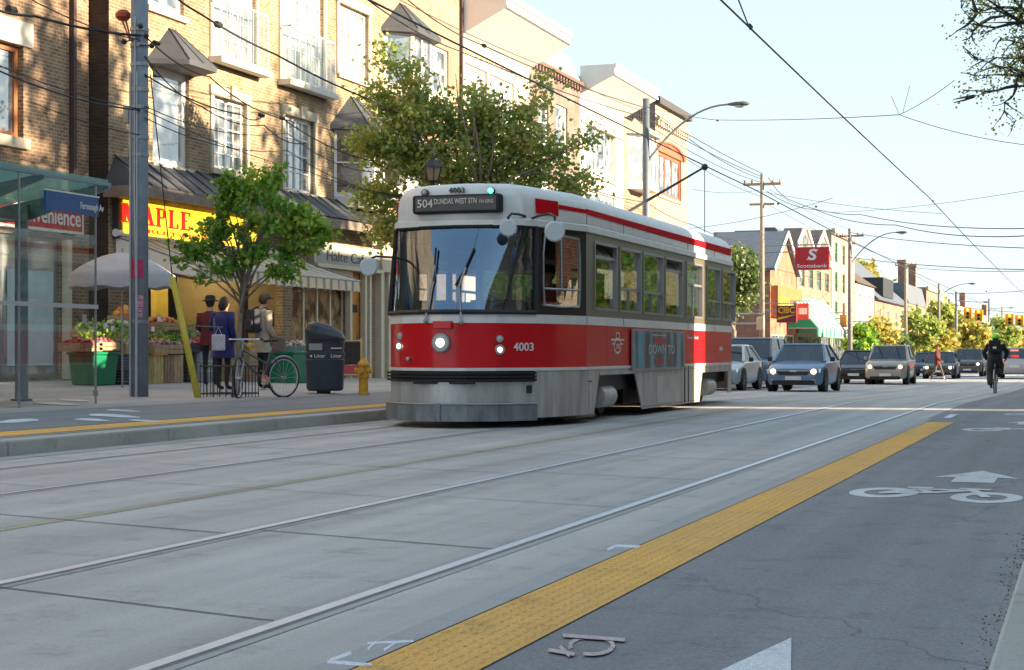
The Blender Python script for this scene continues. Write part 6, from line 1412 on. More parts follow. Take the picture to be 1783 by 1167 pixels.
# ------------------------------------------------------------ poles and street furniture
XP=-14.9
def clamp(b,c,z,r): b.lathe((c[0],c[1],z),[(r,-.03),(r+.012,-.03),(r+.012,.03),(r,.03)],14)
def pole(label,u,X,ztop_y,r0,r1,m,arm=None,arms=0,name='utility_pole',group='street poles along the far pavement',detail=False,hbase=None):
    Y=FY(u,X); g=gs(X,Y)-.02 if X>-21 else gz(Y); zt=ZH(ztop_y,X,Y); P=thing(name,label,'pole',(X,Y,g),group)
    b=B(); b.tube([(X,Y,g-.1),(X,Y,(g+zt)/2),(X,Y,zt)],[r0,(r0+r1)/2,r1],20); b.build('pole',m,P,smooth=True)
    if arms:
        b=B(); b.box(X-.9,X+.9,Y-.05,Y+.05,zt-.55,zt-.43)
        if arms>1: b.box(X-.6,X+.6,Y-.05,Y+.05,zt-1.5,zt-1.4)
        for dx in (-.85,-.5,.5,.85): b.tube([(X+dx,Y,zt-.43),(X+dx,Y,zt-.28)],.045,6)
        b.build('crossarm',M['wood'] if m is not M['conc'] else M['steel'],P)
    if arm:
        ua,ya,z1=arm   # lamp head in the picture, arm starts at height z1
        hd=Wp(ua,ya,dep(X,Y)-2.0*0); d=Vector((1,0,0)); L=2.9
        z2=ZH(ya,X+L,Y); b=B(); pts=[]
        for i in range(13): t=i/12; pts.append((X+L*(t**1.15),Y,lerp(z1,z2,math.sin(t*math.pi/2))))
        b.tube(pts,[.045]*8+[.035]*5,8); a_=b.build('lamp_arm',M['steel'],P)
        b=B(); e=Vector(pts[-1]); pr=[(.0,.03,.03),(.08,.06,.05),(.3,.13,.08),(.55,.16,.09),(.7,.12,.07),(.78,.03,.03)]; rings=[]
        for dx,ry,rz_ in pr: rings.append([(e.x+dx,e.y+ry*math.cos(2*math.pi*k/12),e.z+rz_*math.sin(2*math.pi*k/12)) for k in range(12)])
        b.add([p for r_ in rings for p in r_],[(j*12+i,j*12+(i+1)%12,(j+1)*12+(i+1)%12,(j+1)*12+i) for j in range(5) for i in range(12)]); h=b.build('lamp_head',mat('lamp_head_grey',(.10,.11,.12),.5),a_,smooth=True)
        b=B(); b.ball((e.x+.45,e.y,e.z-.06),(.22,.11,.08),10); b.build('lens',lampoff,a_,smooth=True)
    return P,X,Y,zt,g
P,X,Y,zt,g=pole('grey concrete pole with clamps, cables and a pink poster in front of the fruit shop',243,-14.9,-60,.145,.14,M['conc'])
for yv in (52,80,113,157,187,240,270,560): b=B(); clamp(b,(X,Y),ZH(yv,X,Y),.142); b.build('clamp',M['steel'],P)
b=B(); 
for dx,dy in ((-.10,-.12),(-.13,-.09),(.04,-.155)): b.tube([(X+dx,Y+dy,g+.02),(X+dx,Y+dy,5.6)],.012,5)
b.tube([(X+.02,Y-.158,g),(X+.03,Y-.16,1.9),(X+.0,Y-.16,3.6),(X+.01,Y-.158,6.5)],.014,5)
b.build('conduit',mat('conduit_grey',(.42,.46,.5),.5),P)
b=B(); r=.152; cs=[]
for i in range(9):
    a=R(-150+i*14); cs.append((X+math.cos(a)*r,Y+math.sin(a)*r))
z0,z1=ZH(485,X,Y),ZH(453,X,Y)
for p,q in zip(cs,cs[1:]): b.quad((*p,z0),(*q,z0),(*q,z1),(*p,z1))
b.build('poster',mat('poster_pink',(.50,.03,.12),.6,var=.3,vs=20),P)
b=B(); 
for i,(a0,a1,y0,y1) in enumerate(((-75,-35,515,522),(-75,-35,524,535),(-80,-40,537,544),(-75,-40,546,553))):
    for j in range(3):
        p=R(lerp(a0,a1,j/3)); q=R(lerp(a0,a1,(j+1)/3)); b.quad((X+math.cos(p)*.15,Y+math.sin(p)*.15,ZH(y1,X,Y)),(X+math.cos(q)*.15,Y+math.sin(q)*.15,ZH(y1,X,Y)),(X+math.cos(q)*.15,Y+math.sin(q)*.15,ZH(y0,X,Y)),(X+math.cos(p)*.15,Y+math.sin(p)*.15,ZH(y0,X,Y)))
b.build('sticker',mat('sticker_pink',(.55,.25,.35),.6,var=.5,vs=30),P)
b=B(); b.box(X-.24,X-.14,Y-.12,Y+.05,ZH(215,X,Y),ZH(185,X,Y)); b.build('junction_box',M['steel'],P,bevel=.01)
b=B()
for dx,yy in ((.12,45),(.2,62),(.28,80),(-.12,70)): b.tube([(X,Y-.1,ZH(yy,X,Y)),(X+dx*1.2,Y-.22,ZH(yy+6,X,Y))],.012,5); b.ball((X+dx*1.3,Y-.23,ZH(yy+6,X,Y)),(.05,.05,.05),8)
b.build('insulator',M['dark'],P)
b=B(); b.ball((X-.28,Y-.05,ZH(26,X,Y)),(.14,.12,.10),10); b.tube([(X-.25,Y,ZH(35,X,Y)),(X-.13,Y-.06,ZH(70,X,Y))],.015,5); b.tube([(X-.32,Y,ZH(35,X,Y)),(X-.15,Y-.06,ZH(70,X,Y))],.015,5); b.build('warning_lamp',mat('lamp_red',(.35,.04,.02),.4),P)
PL0=(X,Y)
# yellow guy guard
Xg=-14.0; Yg=FY(345,Xg); G_=thing('guy_wire_guard','bright yellow plastic sleeve on the leaning anchor wire beside the concrete pole','guard',(Xg,Yg,gs(Xg,Yg)))
p0=Vector((Xg,Yg,gs(Xg,Yg)-.02)); p1=Wp(300,483,dep(Xg,Yg)+.1); b=B(); b.tube([p0,p1],[.058,.048],12); b.build('sleeve',mat('sleeve_yellow',(.62,.50,.06),.5,var=.15),G_,smooth=True); b=B(); b.tube([p1,Wp(262,130,dep(*PL0))],.01,5); b.build('wire',M['dark'],G_)
P1_=pole('tall grey steel lamp pole rising behind the middle of the tram roof',1125,XP,172,.155,.12,mat('pole_steel',(.12,.15,.18),.6,.2,var=.15),arm=(1232,182,7.6),name='lamp_pole')
P2_=pole('slender wooden utility pole with cross arms left of the red bank sign',1327,XP,303,.14,.09,mat('pole_wood',(.24,.22,.19),.9,var=.25,vs=6),arms=2)
P3_=pole('dark wooden utility pole with curved street lamp beside the cream tower house',1480,XP,398,.17,.12,MC['pole_wood'],arm=(1545,405,6.6),arms=1,name='lamp_pole')
P4_=pole('pale wooden utility pole between slate roof and mansard house',1577,XP,452,.17,.12,MC['pole_wood'],arms=1)
P5_=pole('thin utility pole with street lamp before the cream terrace',1635,XP,494,.17,.12,MC['pole_wood'],arm=(1672,494,6.6),name='lamp_pole')
P6_=pole('dark utility pole with street lamp left of the first signals',1665,XP,508,.18,.13,MC['pole_steel'],arm=(1706,526,7),name='lamp_pole')
P7_=pole('distant lamp pole under the second signals',1722,XP,520,.18,.13,MC['pole_steel'],arm=(1742,536,7.5),name='lamp_pole')
P8_=pole('farthest thin pole near the end of the street',1745,XP,535,.18,.13,MC['pole_wood'])
# antique lantern behind the tram
XL_=-12.7; YL=FY(753,XL_); g=gs(XL_,YL); T_=thing('street_lantern','black antique style lantern post whose head shows above the tram front','street lamp',(XL_,YL,g)); zl=ZH(318,XL_,YL)
b=B(); b.tube([(XL_,YL,g),(XL_,YL,g+.9),(XL_,YL,zl)],[.09,.06,.045],12); b.build('post',M['dark'],T_)
b=B(); b.lathe((XL_,YL,zl),[(.08,0),(.13,.03),(.12,.04)],6); b.lathe((XL_,YL,zl+.30),[(.24,0),(.22,.04),(.10,.15),(.05,.17),(.05,.21),(.02,.23),(.02,.30),(.001,.31)],6)
for i in range(6): a=2*math.pi*i/6; b.tube([(XL_+.12*math.cos(a),YL+.12*math.sin(a),zl+.03),(XL_+.20*math.cos(a),YL+.20*math.sin(a),zl+.31)],.012,4)
lh=b.build('lantern_head',M['dark'],T_); b=B(); b.lathe((XL_,YL,zl),[(.11,.04),(.19,.3)],6); b.build('glass',mat('lantern_glass',(.30,.24,.15),.3,var=.2),lh)
# litter bin
XB_=-13.4; YB_=FY(566,XB_); g=gs(XB_,YB_); K=thing('litter_bin','tall dark blue grey litter bin with sloping hood on the pavement','litter bin',(0,0,0)); bm_=mat('bin_plastic',(.028,.042,.062),.45,var=.2,vs=9,bump=.3,bs=120)
b=B(); n=28
def se_ring(a,b_,z,off=0,tilt=0): return [(a*math.copysign(abs(math.cos(2*math.pi*i/n))**.6,math.cos(2*math.pi*i/n)),off+b_*math.copysign(abs(math.sin(2*math.pi*i/n))**.6,math.sin(2*math.pi*i/n)),z+tilt*math.copysign(abs(math.cos(2*math.pi*i/n))**.6,math.cos(2*math.pi*i/n))) for i in range(n)]
def loft(b,rings): 
    b.add([p for r_ in rings for p in r_],[(j*n+i,j*n+(i+1)%n,(j+1)*n+(i+1)%n,(j+1)*n+i) for j in range(len(rings)-1) for i in range(n)]); b.poly(rings[0][::-1]); b.poly(rings[-1])
loft(b,[se_ring(.30,.24,.05),se_ring(.34,.27,.09),se_ring(.36,.29,.6),se_ring(.365,.295,.62),se_ring(.35,.28,.64),se_ring(.365,.29,.72),se_ring(.365,.29,.76),se_ring(.35,.28,.77),se_ring(.36,.285,.95)]); b.build('bin_body',bm_,K,smooth=False,bevel=.006)
b=B(); loft(b,[se_ring(.36,.285,.955,0,0),se_ring(.37,.30,1.06,0,-.07),se_ring(.375,.30,1.09,0,-.08),se_ring(.33,.26,1.20,0,-.09),se_ring(.2,.18,1.27,0,-.06),se_ring(.05,.05,1.29,0,-.01)]); b.build('hood',mat('bin_hood',(.035,.045,.06),.35,var=.1),K)
b=B(); loft(b,[se_ring(.35,.28,.945),se_ring(.365,.29,1.05,0,-.075)]); 
b=B(); b.box(-.24,.26,-.303,-.28,.965,1.0); b.build('slot',M['black'],K)
b=B(); b.box(-.30,-.06,-.293,-.280,.80,.92); b.build('label_plate',mat('label_grey',(.35,.37,.38),.5),K)
b=B(); text_mesh(b,'Litter',(-.20,-.2955,.665),(1,0,0),(0,0,1),.095,.2,.004,.005); b.build('lettering',M['white'],K); b=B(); text_mesh(b,'Litter',(.10,-.2955,.665),(1,0,0),(0,0,1),.095,.2,.004,.005); b.box(.1,.3,-.289,-.284,.825,.845); b.lathe((-.26,-.297,.69),[(.022,0),(.014,-.003)],12,'y'); b.build('lettering',M['white'],K)
b=B(); b.box(-.15,.1,-.12,.12,-.02,.05); b.build('foot',M['dark'],K); K.location=(XB_,YB_,g); K.rotation_euler=(0,0,R(26))
# hydrant
XH=-12.6; YH=FY(633,XH); g=gs(XH,YH); K=thing('fire_hydrant','yellow ochre fire hydrant between the litter bin and the tram','hydrant',(XH,YH,g)); hm=mat('hydrant_yellow',(.62,.34,.03),.5,var=.2,vs=14)
b=B(); b.lathe((XH,YH,g),[(.11,0),(.11,.04),(.085,.05),(.085,.30),(.11,.31),(.11,.35),(.09,.36),(.09,.52),(.115,.53),(.115,.57),(.085,.60),(.04,.66),(.025,.66),(.025,.71),(.001,.71)],20); b.build('body',hm,K,smooth=False)
for dx,dy,r in ((.15,0,.05),(-.15,0,.05),(0,-.16,.065)): b=B(); b.tube([(XH,YH,g+.44),(XH+dx,YH+dy,g+.44)],r*.85,12); b.tube([(XH+dx*.8,YH+dy*.8,g+.44),(XH+dx*1.1,YH+dy*1.1,g+.44)],r,8); b.build('nozzle_cap',hm,K)
# sandwich board
XS=-18.6; YS_=FY(607,XS); g=gs(XS,YS_); K=thing('sandwich_board','wood framed chalk board with red lower strip outside the cafe','sign',(0,0,0))
b=B()
for s in (1,-1):
    for x in (-.33,.33): b.tube([(x,s*.30,0),(x,s*.02,1.12)],.028,4)
    b.tube([(-.33,s*.05,1.04),(.33,s*.05,1.04)],.028,4); b.tube([(-.33,s*.26,.14),(.33,s*.26,.14)],.028,4)
b.build('frame',mat('board_wood',(.55,.38,.18),.6),K)
b=B(); b.quad((-.31,-.19,.42),(.31,-.19,.42),(.31,-.05,1.02),(-.31,-.05,1.02)); b.quad((.31,.19,.42),(-.31,.19,.42),(-.31,.05,1.02),(.31,.05,1.02)); b.build('chalk_panel',mat('chalk_board',(.03,.028,.025),.8,var=.6,vs=25),K)
b=B(); b.quad((-.31,-.25,.17),(.31,-.25,.17),(.31,-.195,.40),(-.31,-.195,.40)); b.build('red_strip',mat('board_red',(.5,.05,.07),.6),K); K.location=(XS,YS_,g); K.rotation_euler=(0,0,R(25))
# tree guard
XG,YG=-13.7,FY(409,-13.7); XG+=-.1; g=gs(XG,YG); K=thing('tree_guard','black wrought iron guard around the young maple, bicycle beside it','tree guard',(XG,YG,g))
b=B()
for s in (-.36,.36):
    for z in (.06,.52): b.tube([(XG+s,YG-.36,g+z),(XG+s,YG+.36,g+z)],.013,4); b.tube([(XG-.36,YG+s,g+z),(XG+.36,YG+s,g+z)],.013,4)
for i in range(7):
    t=-.36+.72*i/6
    for s in (-.36,.36): b.tube([(XG+s,YG+t,g),(XG+s,YG+t,g+(.56 if i in(0,6) else .52))],.008,4,cap=False); b.tube([(XG+t,YG+s,g),(XG+t,YG+s,g+.52)],.008,4,cap=False)
b.build('bars',M['dark'],K); b=B(); b.tube([(XG-.1,YG-.05,g+1.18),(XG-.52,YG-.2,g+1.2)],.006,4); b.build('tie',M['steel'],K)
# market umbrella
XU=-17.6; YU=FY(213,XU); g=gs(XU,YU); K=thing('market_umbrella','faded grey market umbrella over the fruit crates','umbrella',(XU,YU,g))
za=ZH(440,XU,YU); ze=ZH(478,XU,YU); RU=1.0; b=B(); n=48; rings=[]
for j in range(9):
    t=j/8; r=RU*t
    rings.append([(XU+r*math.cos(2*math.pi*i/n),YU+r*math.sin(2*math.pi*i/n),za-(za-ze)*(t**1.8)-.03*t*abs(math.sin(4*2*math.pi*i/n))*1.0) for i in range(n)])
rings.append([(x*1,y*1,z-.24-.02*math.sin(i*1.3)) for i,(x,y,z) in enumerate(rings[-1])])
b.add([p for r_ in rings for p in r_],[(j*n+i,j*n+(i+1)%n,(j+1)*n+(i+1)%n,(j+1)*n+i) for j in range(len(rings)-1) for i in range(n)]); b.build('canopy',M['tarp'],K,smooth=True)
b=B(); b.tube([(XU,YU,g),(XU,YU,za+.08)],.02,8)
for i in range(8): a=2*math.pi*i/8+.39; b.tube([(XU,YU,za-.15),(XU+RU*math.cos(a)*.97,YU+RU*math.sin(a)*.97,ze-.03)],.008,4)
b.build('pole',M['steel'],K)
# ---- fruit stand: crates, bins, barrels, produce
random.seed(31)
def crate(label,u,X,zb_,w_,d,h,m,name='crate',slats=3,group='crates of the fruit stand',rz=0,fill=None,cat='crate',base=True):
    Y=FY(u,X); z=gs(X,Y)+zb_; P=thing(name,label,cat,(0,0,0),group)
    b=B(); t=.015; sh=h/slats
    for i in range(slats):
        z0=i*sh+.006; z1=(i+1)*sh-.006
        b.box(d/2-t,d/2,-w_/2,w_/2,z0,z1); b.box(-d/2,-d/2+t,-w_/2,w_/2,z0,z1); b.box(-d/2+t,d/2-t,-w_/2,-w_/2+t,z0,z1); b.box(-d/2+t,d/2-t,w_/2-t,w_/2,z0,z1)
    for sx in (1,-1):
        for sy in (1,-1): b.box(sx*(d/2-t)-.012,sx*(d/2-t)+.0,sy*(w_/2-t)-.012,sy*(w_/2-t)+.012,0,h)
    b.box(-d/2+t,d/2-t,-w_/2+t,w_/2-t,.0,.012); b.build('slats',m,P)
    if fill:
        b=B(); mm,r0,cnt=fill
        for i in range(cnt):
            x=random.uniform(-d/2+r0,d/2-r0); y=random.uniform(-w_/2+r0,w_/2-r0); e=1-((x/(d/2))**2+(y/(w_/2))**2)*.5; zz=h-r0*.6+random.random()*r0*2.6*e; rr=r0*random.uniform(.8,1.15); b.cm=random.randrange(len(mm)); b.ball((x,y,zz),(rr,rr,rr*.9),8)
        b.build('produce',mm,P,smooth=True)
    P.location=(X,Y,z); P.rotation_euler=(0,0,rz); return P
pr=lambda n,c:mat('produce_'+n,c,.5,var=.25,vs=30)
on=[pr('pink',(.45,.22,.22)),pr('purple',(.22,.08,.14)),pr('pale',(.5,.36,.28))]; gr=[pr('leaf',(.14,.24,.05)),pr('pale_green',(.33,.40,.16)),pr('deep',(.05,.12,.03))]; rd=[pr('red',(.45,.04,.04)),pr('radish',(.35,.06,.12))]; og=[pr('orange',(.65,.20,.02)),pr('amber',(.6,.32,.04)),pr('flame',(.6,.08,.02))]; wh_=[pr('cream',(.55,.50,.38)),pr('pale',(.5,.36,.28))]
blackc=mat('milk_crate_black',(.02,.022,.028),.6); bluec=mat('milk_crate_blue',(.05,.07,.12),.6)
XC=-18.75
# lower row
def greenbin(label,u,X,w_,d,h,lid=False):
    Y=FY(u,X); g=gs(X,Y); P=thing('green_tub',label,'tub',(X,Y,g),'green plastic tubs'); b=B(); 
    b.add([(X+sx*d*.5*k,Y+sy*w_*.5*k,g+z) for z,k in ((0,.86),(h-.06,1)) for sx,sy in ((-1,-1),(1,-1),(1,1),(-1,1))],[(0,3,2,1),(4,5,6,7),(0,1,5,4),(1,2,6,5),(2,3,7,6),(3,0,4,7)]); b.build('body',M['green'],P,bevel=.03)
    b=B(); b.box(X-d*.53,X+d*.53,Y-w_*.53,Y+w_*.53,g+h-.058,g+h); b.build('rim',M['green'],P,bevel=.015); return P,Y,g
greenbin('green tub with curved sides at the left end of the fruit stand',163,XC,.9,.6,.66)
crate('black milk crate between the green tub and the pole, lower of two',207,XC+.1,0,.40,.36,.30,blackc,slats=5,name='milk_crate'); crate('black milk crate between the green tub and the pole, upper of two',207,XC+.1,.302,.40,.36,.30,bluec,slats=5,name='milk_crate')
for i,u in enumerate((262,280,297)):
    Y=FY(u,XC+.1); g=gs(XC,Y); P=thing('wooden_crate',['upright pale wooden crate just right of the concrete pole under the onion crates','upright weathered wooden crate, middle of the three under the onion crates','upright wooden crate nearest the yellow sleeve under the onion crates'][i],'crate',(XC+.1,Y,g),'crates of the fruit stand')
    b=B(); 
    for k in range(3): b.box(XC+.28,XC+.30,Y-.19+k*.13,Y-.19+k*.13+.118,g+.0,g+.60)
    b.box(XC-.1,XC+.28,Y-.20,Y-.185,g,g+.6); b.box(XC-.1,XC+.28,Y+.185,Y+.20,g,g+.6); b.box(XC-.1,XC+.28,Y-.185,Y+.185,g+.585,g+.6); b.build('boards',mat('crate_wood_%d'%i,[(.45,.36,.15),(.26,.17,.10),(.38,.27,.16)][i],.8,var=.25,vs=6),P)
crate('dark crate left of the metal barrel, lower of two',320,XC,0,.42,.4,.33,blackc,slats=4,name='milk_crate'); crate('dark crate left of the metal barrel, upper of two',320,XC,.335,.42,.4,.3,blackc,slats=4,name='milk_crate')
Y=FY(350,XC+.2); g=gs(XC,Y); P=thing('metal_barrel','ribbed galvanised steel barrel under the red produce left of the people','barrel',(XC+.2,Y,g)); b=B(); b.lathe((XC+.2,Y,g),[(.28,0),(.29,.02),(.29,.2),(.305,.22),(.29,.24),(.29,.42),(.305,.44),(.29,.46),(.29,.66),(.30,.68),(.26,.68)],28); b.build('drum',M['steel'],P,smooth=False)
# upper trays, front and back rows
wd=mat('tray_wood',(.36,.25,.15),.8,var=.25,vs=9)
def tray(label,u,dx,zb_,w_,fill,m=wd,h=.17,d=.5,tilt=0): return crate(label,u,XC+dx,zb_,w_,d,h,m,slats=2,fill=fill,name='produce_tray',group='trays of produce on the stand',cat='produce tray')
tray('tray of dark red radishes at the far left end of the stand',140,.1,.67,.8,(rd,.035,150)); tray('tray of pink radishes above the green tub',172,.1,.69,.75,(rd+on[:1],.035,150)); tray('wooden tray of pale green peppers left of the concrete pole',218,.12,.62,.75,(gr+wh_,.05,90),h=.2)
tray('wooden tray of pink onions just right of the concrete pole',264,.12,.62,.55,(on,.045,90),h=.2); tray('wooden tray of purple onions above the upright crates',289,.12,.62,.6,(on,.045,100),h=.2); tray('dark tray of beets left of the people',322,.1,.66,.6,(rd+on,.045,90),m=blackc); tray('dark red tray of apples on the metal barrel',348,.15,.70,.6,(rd,.05,80),m=mat('tray_dark_red',(.15,.02,.02),.7))
tray('heap of leafy green lettuce on the back row, left',160,-.42,.95,.8,(gr,.06,90)); tray('heap of green cabbages on the back row by the pole',200,-.42,.97,.8,(gr+wh_,.07,70)); tray('tray of orange pumpkins standing highest on the back row',218,-.75,1.25,.6,(og,.09,45)); tray('tray of red tomatoes behind the pole',252,-.42,.97,.6,(rd,.05,80)); tray('tray of oranges and pale melons on the back row',280,-.45,1.12,.8,(og+wh_,.06,80)); tray('tray of mixed green vegetables on the back row before the blue raincoat',318,-.45,1.02,.8,(gr+og,.05,80)); tray('tray of green and red peppers at the back behind the blue raincoat',348,-.45,1.0,.7,(gr+rd,.05,80))
# bouquets / extra leaves on the stand
b=B()
for i in range(900):
    u=random.uniform(135,345); X=XC+random.uniform(-.6,.3); Y=FY(u,X); z=gs(X,Y)+random.uniform(.85,1.15)+(XC-X)*.35; n_=Vector((random.gauss(0,1),random.gauss(0,1),random.gauss(0,1))).normalized(); a=n_.orthogonal(); d=n_.cross(a); L=random.uniform(.04,.11); p=Vector((X,Y,z)); b.add([p,p+a*L*.5+d*L*.3,p+a*L,p+a*L*.5-d*L*.3],[(0,1,2,3)])
b.build('produce_leaves',lfA,kind='stuff',label='loose green leaves and tops spilling over the produce trays',cat='leaves')
# price cards
for i,(u,y,X,w_,h_) in enumerate(((257+0,553,0,0,0),(147,555,XC+.45,.13,.17),(183,568,XC-.1,.14,.12),(196,572,XC-.1,.13,.1),(277,557,XC-.3,.13,.13),(288,560,XC-.3,.12,.14),(343,573,XC-.2,.1,.13),(266,573,XC+.1,.12,.1))):
    if w_==0: continue
    Y=FY(u,X); z=ZH(y,X,Y); P=thing('price_card',['','tall white price card on a post left of the stand','white price card over the lettuce heap','second white price card over the lettuce heap, nearer the pole','white price card over the oranges, nearer the pole','white price card over the oranges, nearer the yellow sleeve','white price card beside the blue raincoat','small white price card over the red tomatoes'][i],'price card',(X,Y,z-.3),'price cards')
    b=B(); b.box(X,X+.008,Y-w_/2,Y+w_/2,z-h_/2,z+h_/2); b.build('card',M['white'],P); b=B(); b.tube([(X-.006,Y,z-(.9 if i==1 else .38)),(X-.006,Y,z)],.006,4); b.build('stick',M['dark'],P)
# right hand tubs
P,Y,g=greenbin('wide green tub between the beige coat and the litter bin',506,-17.3,1.15,.7,.72)
for dy,fl,lb in ((-.27,(on+wh_,.045,70),'tray of pale onions on the wide green tub, left half'),(.27,(on[1:2]+wh_,.05,60),'tray of dark figs and cream roots on the wide green tub, right half')):
    crate(lb,500,-17.3,.722,.52,.5,.13,mat('tray_grey_green',(.12,.22,.2),.6),slats=2,fill=fl,name='produce_tray',group='trays of produce on the stand',cat='produce tray').location.y=Y+dy
crate('brown crate of paper bags behind the beige coat',432,-18.6,0,.8,.5,.75,wd,slats=5,fill=(wh_+og,.06,60))
crate('tall crate of orange squash behind the blue raincoat',402,-18.8,0,.9,.5,.85,wd,slats=5,fill=(og+gr,.07,60))
# ------------------------------------------------------------ tram shelter
S=thing('tram_shelter','glass roofed tram shelter with blue street name band at the left edge','shelter',(-15,20,.25)); shp=mat('shelter_post',(.20,.28,.33),.4,.5,var=.1)
XN=-13.8; YN=22.3
def gsv(X,Y): return gs(X,Y)
b=B(); px,py=-15.2,22.15; b.tube([(px,py,gsv(px,py)),(px,py,3.2)],.10,16); b.lathe((px,py,gsv(px,py)),[(.16,0),(.16,.03),(.10,.035)],16); b.build('post',shp,S,smooth=False)
b=B(); px2=17.2; b.tube([(px,px2,gsv(px,px2)),(px,px2,3.2)],.10,16); b.build('post',shp,S)
frost=bpy.data.materials.new('frosted_roof_glass'); frost.use_nodes=True; n_=frost.node_tree.nodes; l_=frost.node_tree.links; n_.remove(n_['Principled BSDF'])
t_=n_.new('ShaderNodeBsdfTransparent'); t_.inputs[0].default_value=(.75,.9,.88,1); d_=n_.new('ShaderNodeBsdfTranslucent'); d_.inputs[0].default_value=(.30,.55,.52,1); e_=n_.new('ShaderNodeBsdfDiffuse'); e_.inputs[0].default_value=(.25,.45,.43,1)
x_=n_.new('ShaderNodeMixShader'); l_.new(d_.outputs[0],x_.inputs[1]); l_.new(e_.outputs[0],x_.inputs[2]); y_=n_.new('ShaderNodeMixShader'); y_.inputs[0].default_value=.6; l_.new(t_.outputs[0],y_.inputs[1]); l_.new(x_.outputs[0],y_.inputs[2]); l_.new(y_.outputs[0],n_['Material Output'].inputs[0])
zr=lambda X: 3.5-(XN-X)*.16
r_=B(); r_.add([(XN,15,zr(XN)),(XN,YN,zr(XN)),(-16.6,YN,zr(-16.6)),(-16.6,15,zr(-16.6)),(XN,15,zr(XN)+.04),(XN,YN,zr(XN)+.04),(-16.6,YN,zr(-16.6)+.04),(-16.6,15,zr(-16.6)+.04)],[(0,3,2,1),(4,5,6,7),(0,1,5,4),(1,2,6,5),(2,3,7,6),(3,0,4,7)]); r_.build('roof_glass',frost,S)
b=B()
for yy in (YN-.05,20.6,18.8,17): b.prism([(XN+.02,yy,zr(XN)-.02),(-16.6,yy,zr(-16.6)-.02),(-16.6,yy,zr(-16.6)-.10),(-15.2,yy,zr(-15.2)-.32),(XN+.02,yy,zr(XN)-.10)],(0,.05,0))
b.box(XN-.04,XN+.03,15,YN+.03,zr(XN)-.06,zr(XN)-.005); b.box(-15.3,-15.1,15,YN-.2,2.95,3.1); b.build('roof_frame',shp,S,fixn=True)
ys=[16.4,18.2,20.05,21.95]
for a,c in zip(ys,ys[1:]):
    g=B(); zz=gsv(XN,a)+.12; g.quad((XN,a+.02,zz),(XN,c-.02,zz),(XN,c-.02,3.30),(XN,a+.02,3.30)); g.build('glass_panel',G['shelter'],S)
b=B()
for yy in ys: b.box(XN-.012,XN+.012,yy-.012,yy+.012,gsv(XN,yy),3.44); b.box(XN-.03,XN+.03,yy-.02,yy+.02,gsv(XN,yy)+.12,gsv(XN,yy)+.2)
b.build('mullion',M['steel'],S)
b=B(); b.box(XN+.005,XN+.03,15,21.98,1.62,1.68); b.build('handrail',mat('rail_pale',(.5,.55,.57),.35,.4,var=0),S)
g=B(); g.quad((-16.3,YN-.2,.4),(XN-.1,YN-.2,.4),(XN-.1,YN-.2,2.9),(-16.3,YN-.2,2.9)); 
g=B(); g.quad((-16.3,15,.5),(-16.3,YN-.1,.5),(-16.3,YN-.1,2.95),(-16.3,15,2.95)); g.build('glass_panel',G['shelter'],S)
b=B(); yb0=FY(78,XN+.03); b.box(XN+.012,XN+.05,yb0,21.95,2.97,3.24); nb_=b.build('name_band',mat('band_blue',(.02,.09,.26),.35,var=.05),S)
b=B(); text_mesh(b,'Fermanagh Av',(XN+.052,FY(140,XN+.05),3.05),(0,1,0),(0,0,1),.14,FY(180,XN+.05)-FY(140,XN+.05),.004,.006); b.build('lettering',M['white'],nb_)
b=B(); b.box(XN+.01,XN+.055,yb0,21.97,3.242,3.262); b.build('band_edge',M['white'],nb_)
b=B(); 
for i in range(4): b.box(-15.75+i*.13,-15.64+i*.13,18.6,21.6,.72,.75)
bn=b.build('bench_slats',mat('bench_wood',(.13,.08,.06),.6),S); b=B(); b.box(-15.7,-15.3,21.3,21.36,.26,.72); b.box(-15.7,-15.3,18.9,18.96,.26,.72); b.tube([(-15.75,21.5,.76),(-15.2,21.5,.78)],.02,6); b.build('bench_leg',M['steel'],bn)
P=thing('grey_box','pale grey metal box at the foot of the shelter at the left edge','box',(-15.6,20.9,.25)); b=B(); b.box(-15.9,-15.35,20.5,21.0,.24,.66); b.build('casing',mat('box_pale',(.32,.40,.43),.5),P,bevel=.02); b=B(); b.box(-15.92,-15.33,20.48,21.02,.661,.69); b.build('lid',M['steel'],P)
# ------------------------------------------------------------ hanging bank signs and others (far block)
def blade_sign(label,u0,u1,y0,y1,X,m,texts,name='hanging_sign'):
    """double sided box sign facing the camera end of the street"""
    Y=FY((u0+u1)/2,X); xa=X; 
    # width in X so that it spans u0..u1 at constant Y
    def Xof(u): k=(u-CX)/F; return Y*(-ST+k*CT)/(CT+k*ST)
    x0,x1=Xof(u0),Xof(u1); z1,z0=ZH(y0,X,Y),ZH(y1,X,Y)
    P=thing(name,label,'sign',((x0+x1)/2,Y,z0)); b=B(); b.box(x0,x1,Y,Y+.3,z0,z1); b.build('sign_box',m,P,bevel=.04)
    b=B(); b.tube([(x0-.1,Y+.15,z1+.15),(x1,Y+.15,z1+.15)],.05,6); b.tube([(XF,Y+.15,z1-.3),(x0,Y+.15,z1-.3)],.05,6); b.tube([(XF,Y+.15,z1+.15),(x0,Y+.15,z1+.15)],.05,6); b.build('bracket',M['steel'],P)
    for (tx,fx,fz,sz,fw,mm,bd) in texts:
        b=B(); text_mesh(b,tx,(lerp(x0,x1,fx),Y-.004,lerp(z0,z1,fz)),(1,0,0),(0,0,1),sz*(z1-z0),fw*(x1-x0),.02,bd); b.build('lettering',mm,P)
    return P,x0,x1,Y,z0,z1
sgw=mat('sign_white',(.72,.70,.68),.5,var=0)
